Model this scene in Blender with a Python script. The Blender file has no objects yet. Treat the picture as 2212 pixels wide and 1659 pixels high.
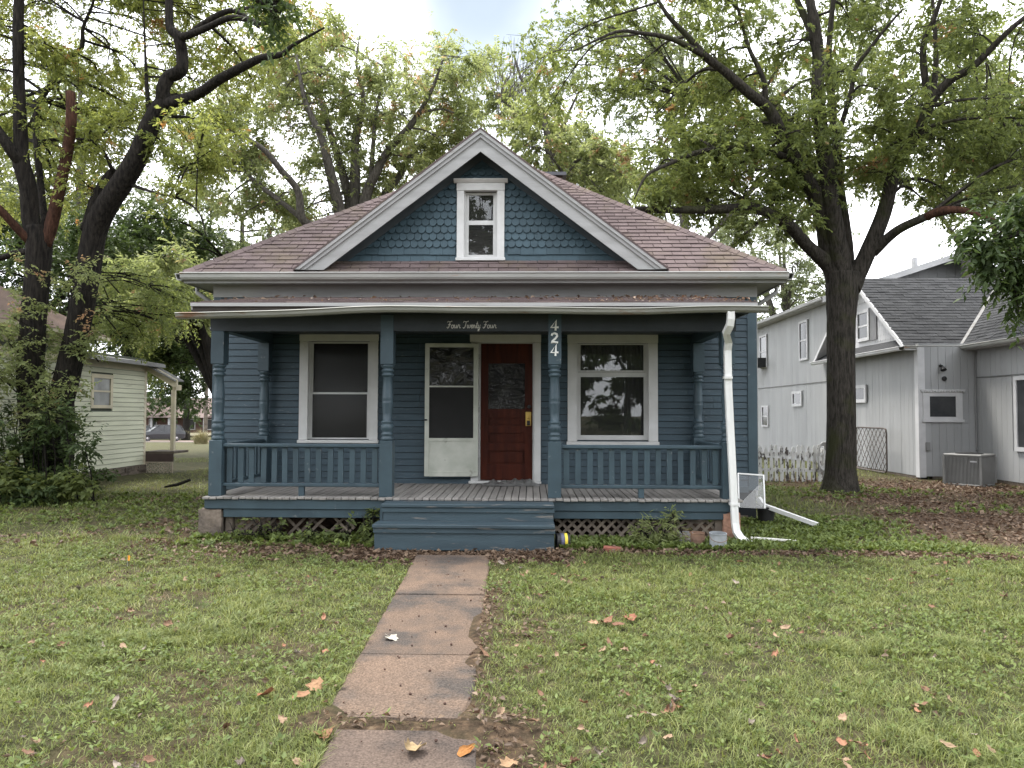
import bpy, math, random
import numpy as np
from mathutils import Vector, Matrix
R = math.radians
rng = np.random.default_rng(7)
random.seed(7)
SC = bpy.context.scene
COL = SC.collection

# ------------------------------------------------------------------ camera
CAM_H = 1.67
PITCH, YAW, ROLL = 2.2, 1.44, 0.2
F = 1590.0 / 2212.0
cam_rot = Matrix.Rotation(R(YAW), 3, 'Z') @ Matrix.Rotation(R(90 + PITCH), 3, 'X') @ Matrix.Rotation(R(ROLL), 3, 'Z')
cd = bpy.data.cameras.new('camera')
cd.sensor_width = 36.0
cd.lens = 36.0 * F
cd.clip_start = 0.05
cd.clip_end = 2000
cam = bpy.data.objects.new('camera', cd)
COL.objects.link(cam)
cam.matrix_world = Matrix.Translation((0, 0, CAM_H)) @ cam_rot.to_4x4()
SC.camera = cam

# ------------------------------------------------------------------ sky, sun, exposure
SUN_EL, SUN_AZ = 64.0, 318.0      # azimuth of the sun, degrees clockwise from +Y
w = bpy.data.worlds.new('World'); SC.world = w; w.use_nodes = True
nt = w.node_tree; nt.nodes.clear()
out = nt.nodes.new('ShaderNodeOutputWorld')
bg = nt.nodes.new('ShaderNodeBackground'); bg.inputs[1].default_value = 0.10
sky = nt.nodes.new('ShaderNodeTexSky'); sky.sky_type = 'NISHITA'; sky.sun_disc = False
sky.sun_elevation = R(SUN_EL); sky.sun_rotation = R(SUN_AZ)
sky.air_density = 1.0; sky.dust_density = 2.5; sky.ozone_density = 1.0
tc = nt.nodes.new('ShaderNodeTexCoord')
nz = nt.nodes.new('ShaderNodeTexNoise'); nz.inputs['Scale'].default_value = 2.2; nz.inputs['Detail'].default_value = 5
nz.inputs['Roughness'].default_value = .55
rp = nt.nodes.new('ShaderNodeValToRGB'); rp.color_ramp.elements[0].position = .36; rp.color_ramp.elements[1].position = .56
rp.color_ramp.elements[0].color = (.8, .8, .8, 1)
mx = nt.nodes.new('ShaderNodeMix'); mx.data_type = 'RGBA'
mx.inputs[7].default_value = (9.6, 9.8, 10.2, 1)          # overcast cloud
nt.links.new(tc.outputs['Generated'], nz.inputs['Vector'])
nt.links.new(nz.outputs['Fac'], rp.inputs[0])
# a gap in the cloud high above the roof, ragged by the same noise
gapd = (cam_rot @ Vector(((1035 - 1106) / 1590.0, (829.5 + 60) / 1590.0, -1))).normalized()
ds_ = nt.nodes.new('ShaderNodeVectorMath'); ds_.operation = 'DISTANCE'; ds_.inputs[1].default_value = gapd; nt.links.new(tc.outputs['Generated'], ds_.inputs[0])
gm1 = nt.nodes.new('ShaderNodeMath'); gm1.operation = 'MULTIPLY_ADD'; nt.links.new(nz.outputs['Fac'], gm1.inputs[0]); gm1.inputs[1].default_value = .35; nt.links.new(ds_.outputs['Value'], gm1.inputs[2])
gmr = nt.nodes.new('ShaderNodeMapRange'); gmr.interpolation_type = 'SMOOTHSTEP'; gmr.inputs[1].default_value = .22; gmr.inputs[2].default_value = .46; gmr.inputs[3].default_value = .0; nt.links.new(gm1.outputs[0], gmr.inputs[0])
nt.links.new(rp.outputs[0], mx.inputs[0])
mx2 = nt.nodes.new('ShaderNodeMix'); mx2.data_type = 'RGBA'; nt.links.new(gmr.outputs[0], mx2.inputs[0])
mx2.inputs[6].default_value = (1.75, 2.05, 2.35, 1); mx2.inputs[7].default_value = (9.6, 9.8, 10.2, 1); nt.links.new(mx2.outputs[2], mx.inputs[7])
nt.links.new(sky.outputs[0], mx.inputs[6]); nt.links.new(mx.outputs[2], bg.inputs[0]); nt.links.new(bg.outputs[0], out.inputs[0])
sl = bpy.data.lights.new('sun', 'SUN'); sl.energy = 1.5; sl.angle = R(12); sl.color = (1.0, .95, .87)
so = bpy.data.objects.new('sun', sl); COL.objects.link(so)
sd = Vector((math.sin(R(SUN_AZ)) * math.cos(R(SUN_EL)), math.cos(R(SUN_AZ)) * math.cos(R(SUN_EL)), math.sin(R(SUN_EL))))
so.rotation_euler = sd.to_track_quat('Z', 'Y').to_euler(); so.location = sd * 60
vs = SC.view_settings
vs.view_transform = 'Standard'; vs.look = 'None'; vs.gamma = 1; vs.use_curve_mapping = False; vs.exposure = 2.0
SC.cycles.max_bounces = 8; SC.cycles.transparent_max_bounces = 16; SC.cycles.diffuse_bounces = 4
SC.cycles.use_denoising = True

# ------------------------------------------------------------------ helpers
def P(xv, yv, Y):
    """the point on the plane y = Y that shows at pixel (xv, yv) of a 2212 x 1659 picture"""
    d = cam_rot @ Vector(((xv - 1106) / 1590.0, (829.5 - yv) / 1590.0, -1))
    return Vector((0, 0, CAM_H)) + d * (Y / d.y)
def PX(xv, X, yv=890):
    """the same for the plane x = X"""
    d = cam_rot @ Vector(((xv - 1106) / 1590.0, (829.5 - yv) / 1590.0, -1))
    return Vector((0, 0, CAM_H)) + d * (X / d.x)

def sstep(a, b, x):
    t = np.clip((np.asarray(x, float) - a) / (b - a), 0, 1)
    return t * t * (3 - 2 * t)
def vnoise(x, y, s, seed=0):
    """cheap smooth value noise, 0..1"""
    x = np.asarray(x, float) * s; y = np.asarray(y, float) * s
    xi = np.floor(x); yi = np.floor(y); fx = x - xi; fy = y - yi
    fx = fx * fx * (3 - 2 * fx); fy = fy * fy * (3 - 2 * fy)
    def h(a, b):
        v = np.sin(a * 127.1 + b * 311.7 + seed * 74.7) * 43758.5453
        return v - np.floor(v)
    return (h(xi, yi) * (1 - fx) + h(xi + 1, yi) * fx) * (1 - fy) + (h(xi, yi + 1) * (1 - fx) + h(xi + 1, yi + 1) * fx) * fy

WM = {}
def place(o, parent=None, M=None):
    COL.objects.link(o)
    M = M or Matrix.Identity(4)
    if parent is not None:
        o.parent = parent
        o.matrix_parent_inverse = WM[parent.name].inverted()
    o.matrix_basis = M
    WM[o.name] = M
    return o
def tag(o, label=None, cat=None, group=None, kind=None):
    if label: o['label'] = label
    if cat: o['category'] = cat
    if group: o['group'] = group
    if kind: o['kind'] = kind
    return o
def empty(name, loc, label=None, cat=None, group=None, parent=None):
    o = bpy.data.objects.new(name, None); o.empty_display_size = .2
    place(o, parent, Matrix.Translation(Vector(loc)))
    return tag(o, label, cat, group)
def np_mesh(name, verts, quads=None, tris=None, mat=None, smooth=False):
    verts = np.asarray(verts, np.float32).reshape(-1, 3)
    me = bpy.data.meshes.new(name)
    nq = 0 if quads is None else len(quads); ntr = 0 if tris is None else len(tris)
    idx = []
    if nq: idx.append(np.asarray(quads, np.int32).ravel())
    if ntr: idx.append(np.asarray(tris, np.int32).ravel())
    idx = np.concatenate(idx)
    me.vertices.add(len(verts)); me.vertices.foreach_set('co', verts.ravel())
    me.loops.add(len(idx)); me.loops.foreach_set('vertex_index', idx)
    me.polygons.add(nq + ntr)
    st = np.concatenate([np.arange(nq) * 4, nq * 4 + np.arange(ntr) * 3]).astype(np.int32)
    me.polygons.foreach_set('loop_start', st)
    if smooth: me.polygons.foreach_set('use_smooth', np.ones(nq + ntr, bool))
    me.update(calc_edges=True)
    if mat: me.materials.append(mat)
    return me

class MB:
    """collects simple shapes into one mesh"""
    def __init__(s): s.v = []; s.f = []
    def add(s, vs, fs):
        b = len(s.v); s.v += [tuple(p) for p in vs]; s.f += [tuple(i + b for i in f) for f in fs]; return s
    def box(s, x0, x1, y0, y1, z0, z1, M=None):
        vs = [Vector(p) for p in ((x0,y0,z0),(x1,y0,z0),(x1,y1,z0),(x0,y1,z0),(x0,y0,z1),(x1,y0,z1),(x1,y1,z1),(x0,y1,z1))]
        if M: vs = [M @ p for p in vs]
        return s.add(vs, ((0,3,2,1),(4,5,6,7),(0,1,5,4),(1,2,6,5),(2,3,7,6),(3,0,4,7)))
    def bbox(s, x0, x1, y0, y1, z0, z1, b=.006, M=None):
        """box with chamfered front/top edges all round"""
        import itertools
        vs = []; 
        for (zz, i) in ((z0, b), (z0 + b, 0), (z1 - b, 0), (z1, b)):
            for (xx, yy) in ((x0 + i, y0 + i), (x1 - i, y0 + i), (x1 - i, y1 - i), (x0 + i, y1 - i)):
                vs.append(Vector((xx, yy, zz)))
        if M: vs = [M @ p for p in vs]
        fs = [(3, 2, 1, 0), (12, 13, 14, 15)]
        for k in range(3):
            for j in range(4):
                a = k * 4 + j; c = k * 4 + (j + 1) % 4
                fs.append((a, c, c + 4, a + 4))
        return s.add(vs, fs)
    def prism(s, poly, a0, a1, axis='y', M=None):
        """poly: 2D outline; axis y -> (x,z) outline, axis x -> (y,z), axis z -> (x,y)"""
        def q(p, a):
            return {'y': Vector((p[0], a, p[1])), 'x': Vector((a, p[0], p[1])), 'z': Vector((p[0], p[1], a))}[axis]
        n = len(poly); vs = [q(p, a0) for p in poly] + [q(p, a1) for p in poly]
        if M: vs = [M @ p for p in vs]
        fs = [tuple(range(n)), tuple(range(2 * n - 1, n - 1, -1))]
        fs += [(i, i + n, (i + 1) % n + n, (i + 1) % n) for i in range(n)]
        return s.add(vs, fs)
    def lathe(s, prof, c, n=20, M=None):
        vs = []; fs = []
        for r, z in prof:
            for k in range(n):
                a = 2 * math.pi * k / n
                vs.append(Vector((c[0] + r * math.cos(a), c[1] + r * math.sin(a), c[2] + z)))
        if M: vs = [M @ p for p in vs]
        m = len(prof)
        for i in range(m - 1):
            for k in range(n):
                fs.append((i*n+k, i*n+(k+1)%n, (i+1)*n+(k+1)%n, (i+1)*n+k))
        fs.append(tuple(range(n-1, -1, -1))); fs.append(tuple((m-1)*n+k for k in range(n)))
        return s.add(vs, fs)
    def tube(s, pts, rad, n=8, cap=True):
        pts = [Vector(p) for p in pts]; m = len(pts)
        if not hasattr(rad, '__len__'): rad = [rad] * m
        t0 = (pts[1] - pts[0]).normalized()
        u = t0.orthogonal().normalized(); vs = []; fs = []
        for i in range(m):
            t = (pts[min(i+1, m-1)] - pts[max(i-1, 0)]).normalized()
            u = (u - t * u.dot(t)); u = u.normalized() if u.length > 1e-6 else t.orthogonal().normalized()
            b = t.cross(u)
            for k in range(n):
                a = 2 * math.pi * k / n
                vs.append(pts[i] + (u * math.cos(a) + b * math.sin(a)) * rad[i])
        for i in range(m - 1):
            for k in range(n):
                fs.append((i*n+k, i*n+(k+1)%n, (i+1)*n+(k+1)%n, (i+1)*n+k))
        if cap:
            fs.append(tuple(range(n-1, -1, -1))); fs.append(tuple((m-1)*n+k for k in range(n)))
        return s.add(vs, fs)
    def bar(s, a, b, w, h, up=(0, 0, 1)):
        a = Vector(a); b = Vector(b); d = (b - a); L = d.length; d.normalize()
        up = Vector(up); sx = d.cross(up).normalized(); uz = sx.cross(d)
        M = Matrix((( d.x, sx.x, uz.x, a.x), (d.y, sx.y, uz.y, a.y), (d.z, sx.z, uz.z, a.z), (0,0,0,1)))
        return s.box(0, L, -w/2, w/2, -h/2, h/2, M)
    def mesh(s, name, mat, smooth=False):
        me = bpy.data.meshes.new(name); me.from_pydata(s.v, [], s.f); me.materials.append(mat)
        if smooth:
            for p in me.polygons: p.use_smooth = True
        me.update(); return me
    def build(s, name, mat, parent=None, smooth=False, M=None, **kw):
        o = bpy.data.objects.new(name, s.mesh(name, mat, smooth))
        place(o, parent, M)
        return tag(o, **kw)
def obj(name, me, parent=None, M=None, **kw):
    return tag(place(bpy.data.objects.new(name, me), parent, M), **kw)
def catmull(pts, rad, per=5):
    pts = [np.array(p, float) for p in pts]; P_ = [pts[0]*2-pts[1]] + pts + [pts[-1]*2-pts[-2]]
    Rr = [rad[0]] + list(rad) + [rad[-1]]; o = []; ro = []
    for i in range(1, len(P_) - 2):
        for k in range(per):
            t = k / per
            a, b, c, d = P_[i-1], P_[i], P_[i+1], P_[i+2]
            o.append(.5*((2*b)+(-a+c)*t+(2*a-5*b+4*c-d)*t*t+(-a+3*b-3*c+d)*t**3)); ro.append(Rr[i]*(1-t)+Rr[i+1]*t)
    o.append(pts[-1]); ro.append(rad[-1])
    return o, ro

# ------------------------------------------------------------------ materials
MATS = {}
def mat(name, c1, c2=None, scale=3.0, rough=.7, bump=0, bscale=40, objvar=.0, stretch=(1, 1, 1), spec=.3,
        stain=None, metal=0, fine=.0, island=False, ramp=(.35, .65), brick=None):
    """procedural material: two tones mixed by noise, per-object variation, stains with their own shape, fine bump"""
    if name in MATS: return MATS[name]
    m = bpy.data.materials.new(name); m.use_nodes = True; t = m.node_tree; N = t.nodes; L = t.links
    b = N['Principled BSDF']; b.inputs['Roughness'].default_value = rough; b.inputs['Metallic'].default_value = metal
    b.inputs['Specular IOR Level'].default_value = spec
    g = N.new('ShaderNodeNewGeometry'); mp = N.new('ShaderNodeMapping'); mp.inputs['Scale'].default_value = stretch
    L.new(g.outputs['Position'], mp.inputs[0])
    def noise(s, d=4, r=.55):
        n = N.new('ShaderNodeTexNoise'); n.inputs['Scale'].default_value = s; n.inputs['Detail'].default_value = d
        n.inputs['Roughness'].default_value = r; L.new(mp.outputs[0], n.inputs['Vector']); return n.outputs['Fac']
    def mixc(f, a, c, mode='MIX'):
        x = N.new('ShaderNodeMix'); x.data_type = 'RGBA'; x.blend_type = mode
        for sock, val in ((0, f), (6, a), (7, c)):
            if hasattr(val, 'is_linked') or isinstance(val, bpy.types.NodeSocket): L.new(val, x.inputs[sock])
            elif sock == 0: x.inputs[0].default_value = val
            else: x.inputs[sock].default_value = tuple(val) + (1,)
        return x.outputs[2]
    def rampf(f, lo, hi):
        q = N.new('ShaderNodeMapRange'); q.inputs[1].default_value = lo; q.inputs[2].default_value = hi
        L.new(f, q.inputs[0]); return q.outputs[0]
    c2 = c2 or tuple(v * .8 for v in c1)
    col = mixc(rampf(noise(scale), *ramp), c1, c2)
    if objvar:
        oi = N.new('ShaderNodeObjectInfo')
        src = g.outputs['Random Per Island'] if island else oi.outputs['Random']
        q = N.new('ShaderNodeMapRange'); q.inputs[3].default_value = 1 - objvar; q.inputs[4].default_value = 1 + objvar
        L.new(src, q.inputs[0])
        h = N.new('ShaderNodeHueSaturation'); L.new(col, h.inputs['Color']); L.new(q.outputs[0], h.inputs['Value']); col = h.outputs[0]
    if stain:
        sc_, ss, lo, hi = stain
        col = mixc(rampf(noise(ss, 6, .65), lo, hi), col, sc_)
    if fine:
        q = N.new('ShaderNodeMapRange'); q.inputs[3].default_value = 1 - fine; q.inputs[4].default_value = 1 + fine
        q.inputs[1].default_value = .25; q.inputs[2].default_value = .75
        L.new(noise(bscale * 1.3, 2), q.inputs[0])
        h = N.new('ShaderNodeHueSaturation'); L.new(col, h.inputs['Color']); L.new(q.outputs[0], h.inputs['Value']); col = h.outputs[0]
    L.new(col, b.inputs['Base Color'])
    if bump:
        bn = N.new('ShaderNodeBump'); bn.inputs['Strength'].default_value = bump; bn.inputs['Distance'].default_value = .02
        L.new(noise(bscale, 5), bn.inputs['Height']); L.new(bn.outputs[0], b.inputs['Normal'])
    MATS[name] = m
    return m

def leaf_mat(name, cols, brown=None, transl=.4, nscale=.7, brown_at=.68):
    """foliage: tone picked per leaf, larger patches by noise, light passes through"""
    m = bpy.data.materials.new(name); m.use_nodes = True; t = m.node_tree; N = t.nodes; L = t.links; N.clear()
    o = N.new('ShaderNodeOutputMaterial'); g = N.new('ShaderNodeNewGeometry')
    r = N.new('ShaderNodeValToRGB'); e = r.color_ramp.elements
    e[0].position = 0; e[0].color = cols[0] + (1,); e[1].position = 1; e[1].color = cols[-1] + (1,)
    for i, c in enumerate(cols[1:-1]):
        x = e.new((i + 1) / (len(cols) - 1)); x.color = c + (1,)
    n = N.new('ShaderNodeTexNoise'); n.inputs['Scale'].default_value = nscale; n.inputs['Detail'].default_value = 2
    L.new(g.outputs['Position'], n.inputs['Vector'])
    ad = N.new('ShaderNodeMath'); ad.operation = 'MULTIPLY_ADD'; L.new(n.outputs['Fac'], ad.inputs[0]); ad.inputs[1].default_value = 1.6; ad.inputs[2].default_value = -.55
    av = N.new('ShaderNodeMix'); av.data_type = 'FLOAT'; av.inputs[0].default_value = .5
    L.new(g.outputs['Random Per Island'], av.inputs[2]); L.new(ad.outputs[0], av.inputs[3]); L.new(av.outputs[0], r.inputs[0])
    col = r.outputs[0]
    if brown:
        n2 = N.new('ShaderNodeTexNoise'); n2.inputs['Scale'].default_value = 1.3; n2.inputs['Detail'].default_value = 3
        L.new(g.outputs['Position'], n2.inputs['Vector'])
        q = N.new('ShaderNodeMapRange'); q.inputs[1].default_value = brown_at; q.inputs[2].default_value = brown_at + .06
        L.new(n2.outputs['Fac'], q.inputs[0])
        x = N.new('ShaderNodeMix'); x.data_type = 'RGBA'; L.new(q.outputs[0], x.inputs[0]); L.new(col, x.inputs[6]); x.inputs[7].default_value = brown + (1,); col = x.outputs[2]
    p = N.new('ShaderNodeBsdfPrincipled'); p.inputs['Roughness'].default_value = .55; p.inputs['Specular IOR Level'].default_value = .25
    L.new(col, p.inputs['Base Color'])
    tr = N.new('ShaderNodeBsdfTranslucent'); h = N.new('ShaderNodeHueSaturation'); h.inputs['Value'].default_value = 1.5; h.inputs['Saturation'].default_value = 1.1
    h.inputs['Hue'].default_value = .485
    L.new(col, h.inputs['Color']); L.new(h.outputs[0], tr.inputs['Color'])
    mxs = N.new('ShaderNodeMixShader'); mxs.inputs[0].default_value = transl
    L.new(p.outputs[0], mxs.inputs[1]); L.new(tr.outputs[0], mxs.inputs[2]); L.new(mxs.outputs[0], o.inputs[0])
    return m

def glass_mat(name, tint=(.8, .82, .82), ior=1.5, rough=0.0, dust=0.03, wrinkle=0):
    m = bpy.data.materials.new(name); m.use_nodes = True; t = m.node_tree; N = t.nodes; L = t.links; N.clear()
    o = N.new('ShaderNodeOutputMaterial'); f = N.new('ShaderNodeFresnel'); f.inputs[0].default_value = ior
    tr = N.new('ShaderNodeBsdfTransparent'); tr.inputs[0].default_value = tint + (1,)
    gl = N.new('ShaderNodeBsdfGlossy'); gl.inputs['Roughness'].default_value = rough; gl.inputs[0].default_value = (1, 1, 1, 1)
    df = N.new('ShaderNodeBsdfDiffuse'); df.inputs[0].default_value = (.5, .5, .48, 1)
    a = N.new('ShaderNodeMixShader'); L.new(f.outputs[0], a.inputs[0]); L.new(tr.outputs[0], a.inputs[1]); L.new(gl.outputs[0], a.inputs[2])
    d = N.new('ShaderNodeMixShader'); d.inputs[0].default_value = dust; L.new(a.outputs[0], d.inputs[1]); L.new(df.outputs[0], d.inputs[2])
    L.new(d.outputs[0], o.inputs[0])
    if wrinkle:
        g = N.new('ShaderNodeNewGeometry'); n = N.new('ShaderNodeTexNoise'); n.inputs['Scale'].default_value = wrinkle; n.inputs['Detail'].default_value = 3; n.inputs['Distortion'].default_value = 2.0
        L.new(g.outputs['Position'], n.inputs['Vector']); b = N.new('ShaderNodeBump'); b.inputs['Strength'].default_value = 1; b.inputs['Distance'].default_value = .06
        L.new(n.outputs['Fac'], b.inputs['Height']); L.new(b.outputs[0], gl.inputs['Normal']); L.new(b.outputs[0], f.inputs['Normal'])
    return m

BLUE = mat('blue_paint', (.035, .060, .078), (.027, .047, .062), 2.5, .55, .12, 55, .09, (1, 1, 4), .35, ((.085, .105, .115), 9, .62, .70))
BLUED = mat('blue_trim_paint', (.036, .061, .076), (.027, .046, .059), 3, .5, .12, 60, .07, (1, 1, 1), .4, ((.10, .115, .12), 11, .64, .70))
BLUES = mat('blue_step_paint', (.043, .068, .083), (.029, .047, .059), 3, .55, .25, 60, .1, (.35, 3, 3), .35, ((.15, .145, .135), 6, .585, .66))
SCALE = mat('blue_scale_paint', (.042, .074, .093), (.033, .060, .076), 4, .6, .15, 60, .1, (1, 1, 1), .3)
WHITE = mat('white_trim_paint', (.54, .54, .535), (.45, .45, .44), 2.5, .5, .06, 50, .03, (1, 1, 1), .35, ((.33, .31, .27), 5, .66, .82))
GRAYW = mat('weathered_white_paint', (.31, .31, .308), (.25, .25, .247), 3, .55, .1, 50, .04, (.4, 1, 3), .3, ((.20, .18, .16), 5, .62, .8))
GUTTER = mat('gutter_enamel', (.33, .33, .31), (.26, .26, .245), 2, .45, .05, 40, .03, (.5, 1, 3), .5, ((.26, .15, .09), 3.2, .60, .70))
PIPEW = mat('white_pipe_enamel', (.66, .66, .645), (.58, .58, .565), 3, .4, .05, 40, .03, (1, 1, .4), .5, ((.40, .37, .32), 6, .68, .8))
SHING = mat('mauve_shingle', (.130, .101, .099), (.103, .080, .078), 3.5, .95, .5, 160, .13, (1, 1, 1), .1, ((.125, .102, .070), 1.3, .50, .80), fine=.3)
SHINGX = mat('mauve_shingle_joined', (.130, .101, .099), (.103, .080, .078), 3.5, .95, .5, 160, .13, (1, 1, 1), .1, ((.125, .102, .070), 1.3, .50, .80), fine=.3, island=True)
DECK = mat('gray_deck_paint', (.235, .222, .205), (.165, .155, .145), 3, .65, .2, 50, .12, (3, .35, 1), .3, ((.06, .055, .05), 5, .6, .75))
DARKW = mat('dark_weathered_wood', (.05, .045, .04), (.03, .027, .025), 4, .85, .3, 50, .1)
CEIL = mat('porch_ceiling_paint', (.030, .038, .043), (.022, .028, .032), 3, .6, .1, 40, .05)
OLDWOOD = mat('bare_gray_wood', (.15, .125, .10), (.08, .066, .055), 5, .85, .35, 60, .18, (1, 1, 1), .2)
STONE = mat('rough_limestone', (.16, .13, .105), (.09, .075, .062), 4, .9, .8, 22, .1, (1, 1, 1), .2, ((.12, .10, .09), 5, .55, .7), fine=.2)
REDSTONE = mat('red_stone', (.36, .20, .14), (.24, .14, .10), 5, .9, .8, 24, .1, fine=.2)
DOORM = mat('varnished_red_door', (.060, .012, .005), (.030, .006, .003), 3, .5, .12, 40, .0, (6, 6, .6), .15)
BRASS = mat('tarnished_brass', (.55, .38, .12), (.40, .26, .08), 8, .35, 0, 40, metal=.8)
BLACK = mat('black_plastic', (.016, .016, .017), (.025, .025, .026), 5, .45, .05, 40)
ROOMM = mat('dim_room_plaster', (.16, .15, .14), None, 2, .9)
CURT = mat('gray_lace_curtain', (.20, .20, .20), (.13, .13, .13), 12, .9, 0, 40, 0, (8, 1, .5))
DIRTYW = mat('dirty_white_panel', (.48, .49, .44), (.36, .375, .325), 3.2, .5, .05, 40, 0, (1, 1, 1), .3, ((.25, .25, .21), 6, .62, .74))
GLASS = glass_mat('window_glass')
SCREEN = glass_mat('screened_glass', (.45, .45, .45), 1.3, .15, .02)
FILM = glass_mat('wrinkled_plastic_film', (.5, .5, .5), 1.5, .03, .01, 7.0)
# ------------------------------------------------------------------ the blue house
def HX(xv, Y, yv=890): return P(xv, yv, Y).x
def HZ(xv, yv, Y): return P(xv, yv, Y).z
WY = 11.3                       # front wall plane behind the porch
XL, XR = -4.9, 3.42             # body of the house
PL, PR = -4.06, 2.52            # porch post lines
FY = 9.5                        # front post line
DZ = .58                        # deck level
XC = -.76
house = empty('house', (XC, WY, 0), 'blue wooden house with white trim, front gable and open porch', 'house')
EZ, EY = 3.78, 10.95            # eave
EXL, EXR = -5.25, 3.78
SL = .75

def gaps(x0, x1, z0, z1, opens):
    """x ranges of a row z0..z1 that no opening cuts"""
    r = [(x0, x1)]
    for (a, b, c, d) in opens:
        if z1 <= c + 1e-4 or z0 >= d - 1e-4: continue
        n = []
        for (p, q) in r:
            if b <= p or a >= q: n.append((p, q)); continue
            if a > p: n.append((p, a))
            if b < q: n.append((b, q))
        r = n
    return [t for t in r if t[1] - t[0] > .015]

# openings (x0,x1,z0,z1) in the front wall
LW = (HX(648, WY), HX(817, WY), HZ(730, 957, WY), HZ(730, 714, WY))      # left window casing
RW = (HX(1226, WY), HX(1420, WY), HZ(1320, 962, WY), HZ(1320, 718, WY))  # right window casing
DR = (HX(1018, WY), HX(1168, WY), DZ, HZ(1100, 722, WY))                 # door casing
def inset(o, l, r, b, t): return (o[0] + l, o[1] - r, o[2] + b, o[3] - t)
LWo, RWo = inset(LW, .1, .1, .06, .17), inset(RW, .1, .1, .08, .17)
DRo = (HX(1034, WY), HX(1154, WY), DZ, HZ(1100, 738, WY))
opens = [LWo, RWo, DRo]
wall = MB()
zs = sorted({.0, 3.62} | {o[2] for o in opens} | {o[3] for o in opens})
for a, b in zip(zs[:-1], zs[1:]):
    for (p, q) in gaps(XL, XR, a, b, opens): wall.box(p, q, WY, WY + .12, a, b)
wall.box(XL, XL + .12, WY + .121, 21.2, 0, 3.62).box(XR - .12, XR, WY + .121, 21.2, 0, 3.62).box(XL + .121, XR - .121, 21.08, 21.2, 0, 3.62)
wallo = wall.build('wall', mat('shadow_line_black', (.012, .014, .016), None, 4, .9), house)  # near-black so the gaps between clapboards read as shadow lines
EXPO = .0985
def butt(p, q):
    """long courses are made of two boards that meet at a butt joint"""
    if q - p < 1.3 or random.random() < .35: return [(p, q)]
    m = random.uniform(p + .5, q - .5); return [(p, m - .0015), (m + .0015, q)]
k = 0; z = .56
while z < 3.44:
    for (p, q) in [t for u_ in gaps(XL + .1, XR - .12, z, min(z + EXPO, 3.45), opens) for t in butt(*u_)]:
        j = random.uniform(-.0015, .0015)
        m = MB().prism([(WY - .036 + j, z), (WY - .035 + j, z + .004), (WY - .024, z + EXPO - .0085), (WY + .004, z + EXPO - .0085), (WY + .004, z)], p, q, 'x')
        m.build('clapboard', BLUE, wallo)
    z += EXPO
# side walls: boards seen edge on, every course its own piece
for sx, s in ((XL, -1), (XR, 1)):
    z = .56
    while z < 3.5:
        MB().prism([(sx - .004 * s, z), (sx + .021 * s, z), (sx + .007 * s, z + EXPO + .008), (sx - .004 * s, z + EXPO + .008)], WY + .1, 21.1, 'y').build('clapboard', BLUE, wallo)
        z += EXPO
for (a, b) in ((XL - .02, XL + .1), (XR - .12, XR + .02)):
    MB().bbox(a, b, WY - .046, WY + .1, .5, 3.45).build('corner_board', BLUED, wallo)
MB().box(XR + .021, XR + .034, WY - .03, WY + .06, .5, 3.45).build('corner_bead', GRAYW, wallo)
MB().box(XL + .1, XR - .12, WY - .045, WY + .05, .47, .56).build('water_table', BLUED, wallo)
# foundation blocks
random.seed(3)
fnd = MB().box(XL + .03, XR - .03, WY + .03, 21, -.2, .47).build('foundation', STONE, house)
x = XL + .02; 
for r in range(3):
    x = XL
    zz = -.02 + r * .163
    while x < XR - .05:
        L = random.uniform(.3, .5); x1 = min(x + L, XR)
        MB().bbox(x + .008, x1 - .008, WY + random.uniform(-.01, .02), WY + .06, zz + .006, zz + .157, .02).build('stone', STONE, fnd)
        x = x1
room = MB().box(XL + .13, XR - .13, WY + .13, 21, .5, .55).box(XL + .13, XR - .13, WY + .13, 21, 3.3, 3.35).box(XL + .13, XR - .13, 15.2, 15.3, .56, 3.29)
room.build('interior_partition', ROOMM, house)

# frieze, soffit, fascia, gutters of the main eave
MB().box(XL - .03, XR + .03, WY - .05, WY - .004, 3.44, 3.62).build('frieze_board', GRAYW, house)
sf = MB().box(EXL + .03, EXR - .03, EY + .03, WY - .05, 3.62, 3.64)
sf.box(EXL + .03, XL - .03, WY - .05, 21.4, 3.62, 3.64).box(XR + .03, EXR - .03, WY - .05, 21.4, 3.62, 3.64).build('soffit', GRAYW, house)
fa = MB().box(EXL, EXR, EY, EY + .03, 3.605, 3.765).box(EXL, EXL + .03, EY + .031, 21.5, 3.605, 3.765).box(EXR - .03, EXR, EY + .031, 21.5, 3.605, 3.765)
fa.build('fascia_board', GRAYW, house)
def gutter_prof(y, z, s=1):
    return [(y, z), (y - .11 * s, z), (y - .118 * s, z - .012), (y - .10 * s, z - .03), (y - .092 * s, z - .075), (y - .07 * s, z - .105), (y, z - .105), (y, z - .095), (y - .066 * s, z - .095), (y - .08 * s, z - .07), (y - .10 * s, z - .012), (y, z - .012)]
g1 = MB().prism(gutter_prof(EY - .002, 3.755), EXL - .02, EXR + .02, 'x').build('gutter', GUTTER, house)
tag(g1, 'white gutter along the main eave')
for sx, s in ((EXL, 1), (EXR, -1)):
    m = MB().prism([(sx - (p[0] - sx) * 1, p[1]) if False else (p[0], p[1]) for p in gutter_prof(sx + .002 * -s, 3.745, s)], EY - .06, 21.4, 'y')
    m.build('gutter', GUTTER, house)
# elbows of the side downspouts under the corners
for sx, s in ((XL, -1), (XR, 1)):
    pts = [(sx + .42 * s, WY + .25, 3.64), (sx + .42 * s, WY + .25, 3.56), (sx + .16 * s, WY + .25, 3.38), (sx + .07 * s, WY + .25, 3.26), (sx + .07 * s, WY + .25, .4)]
    MB().tube(pts, .035, 8).build('downspout', GRAYW, house)

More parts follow.
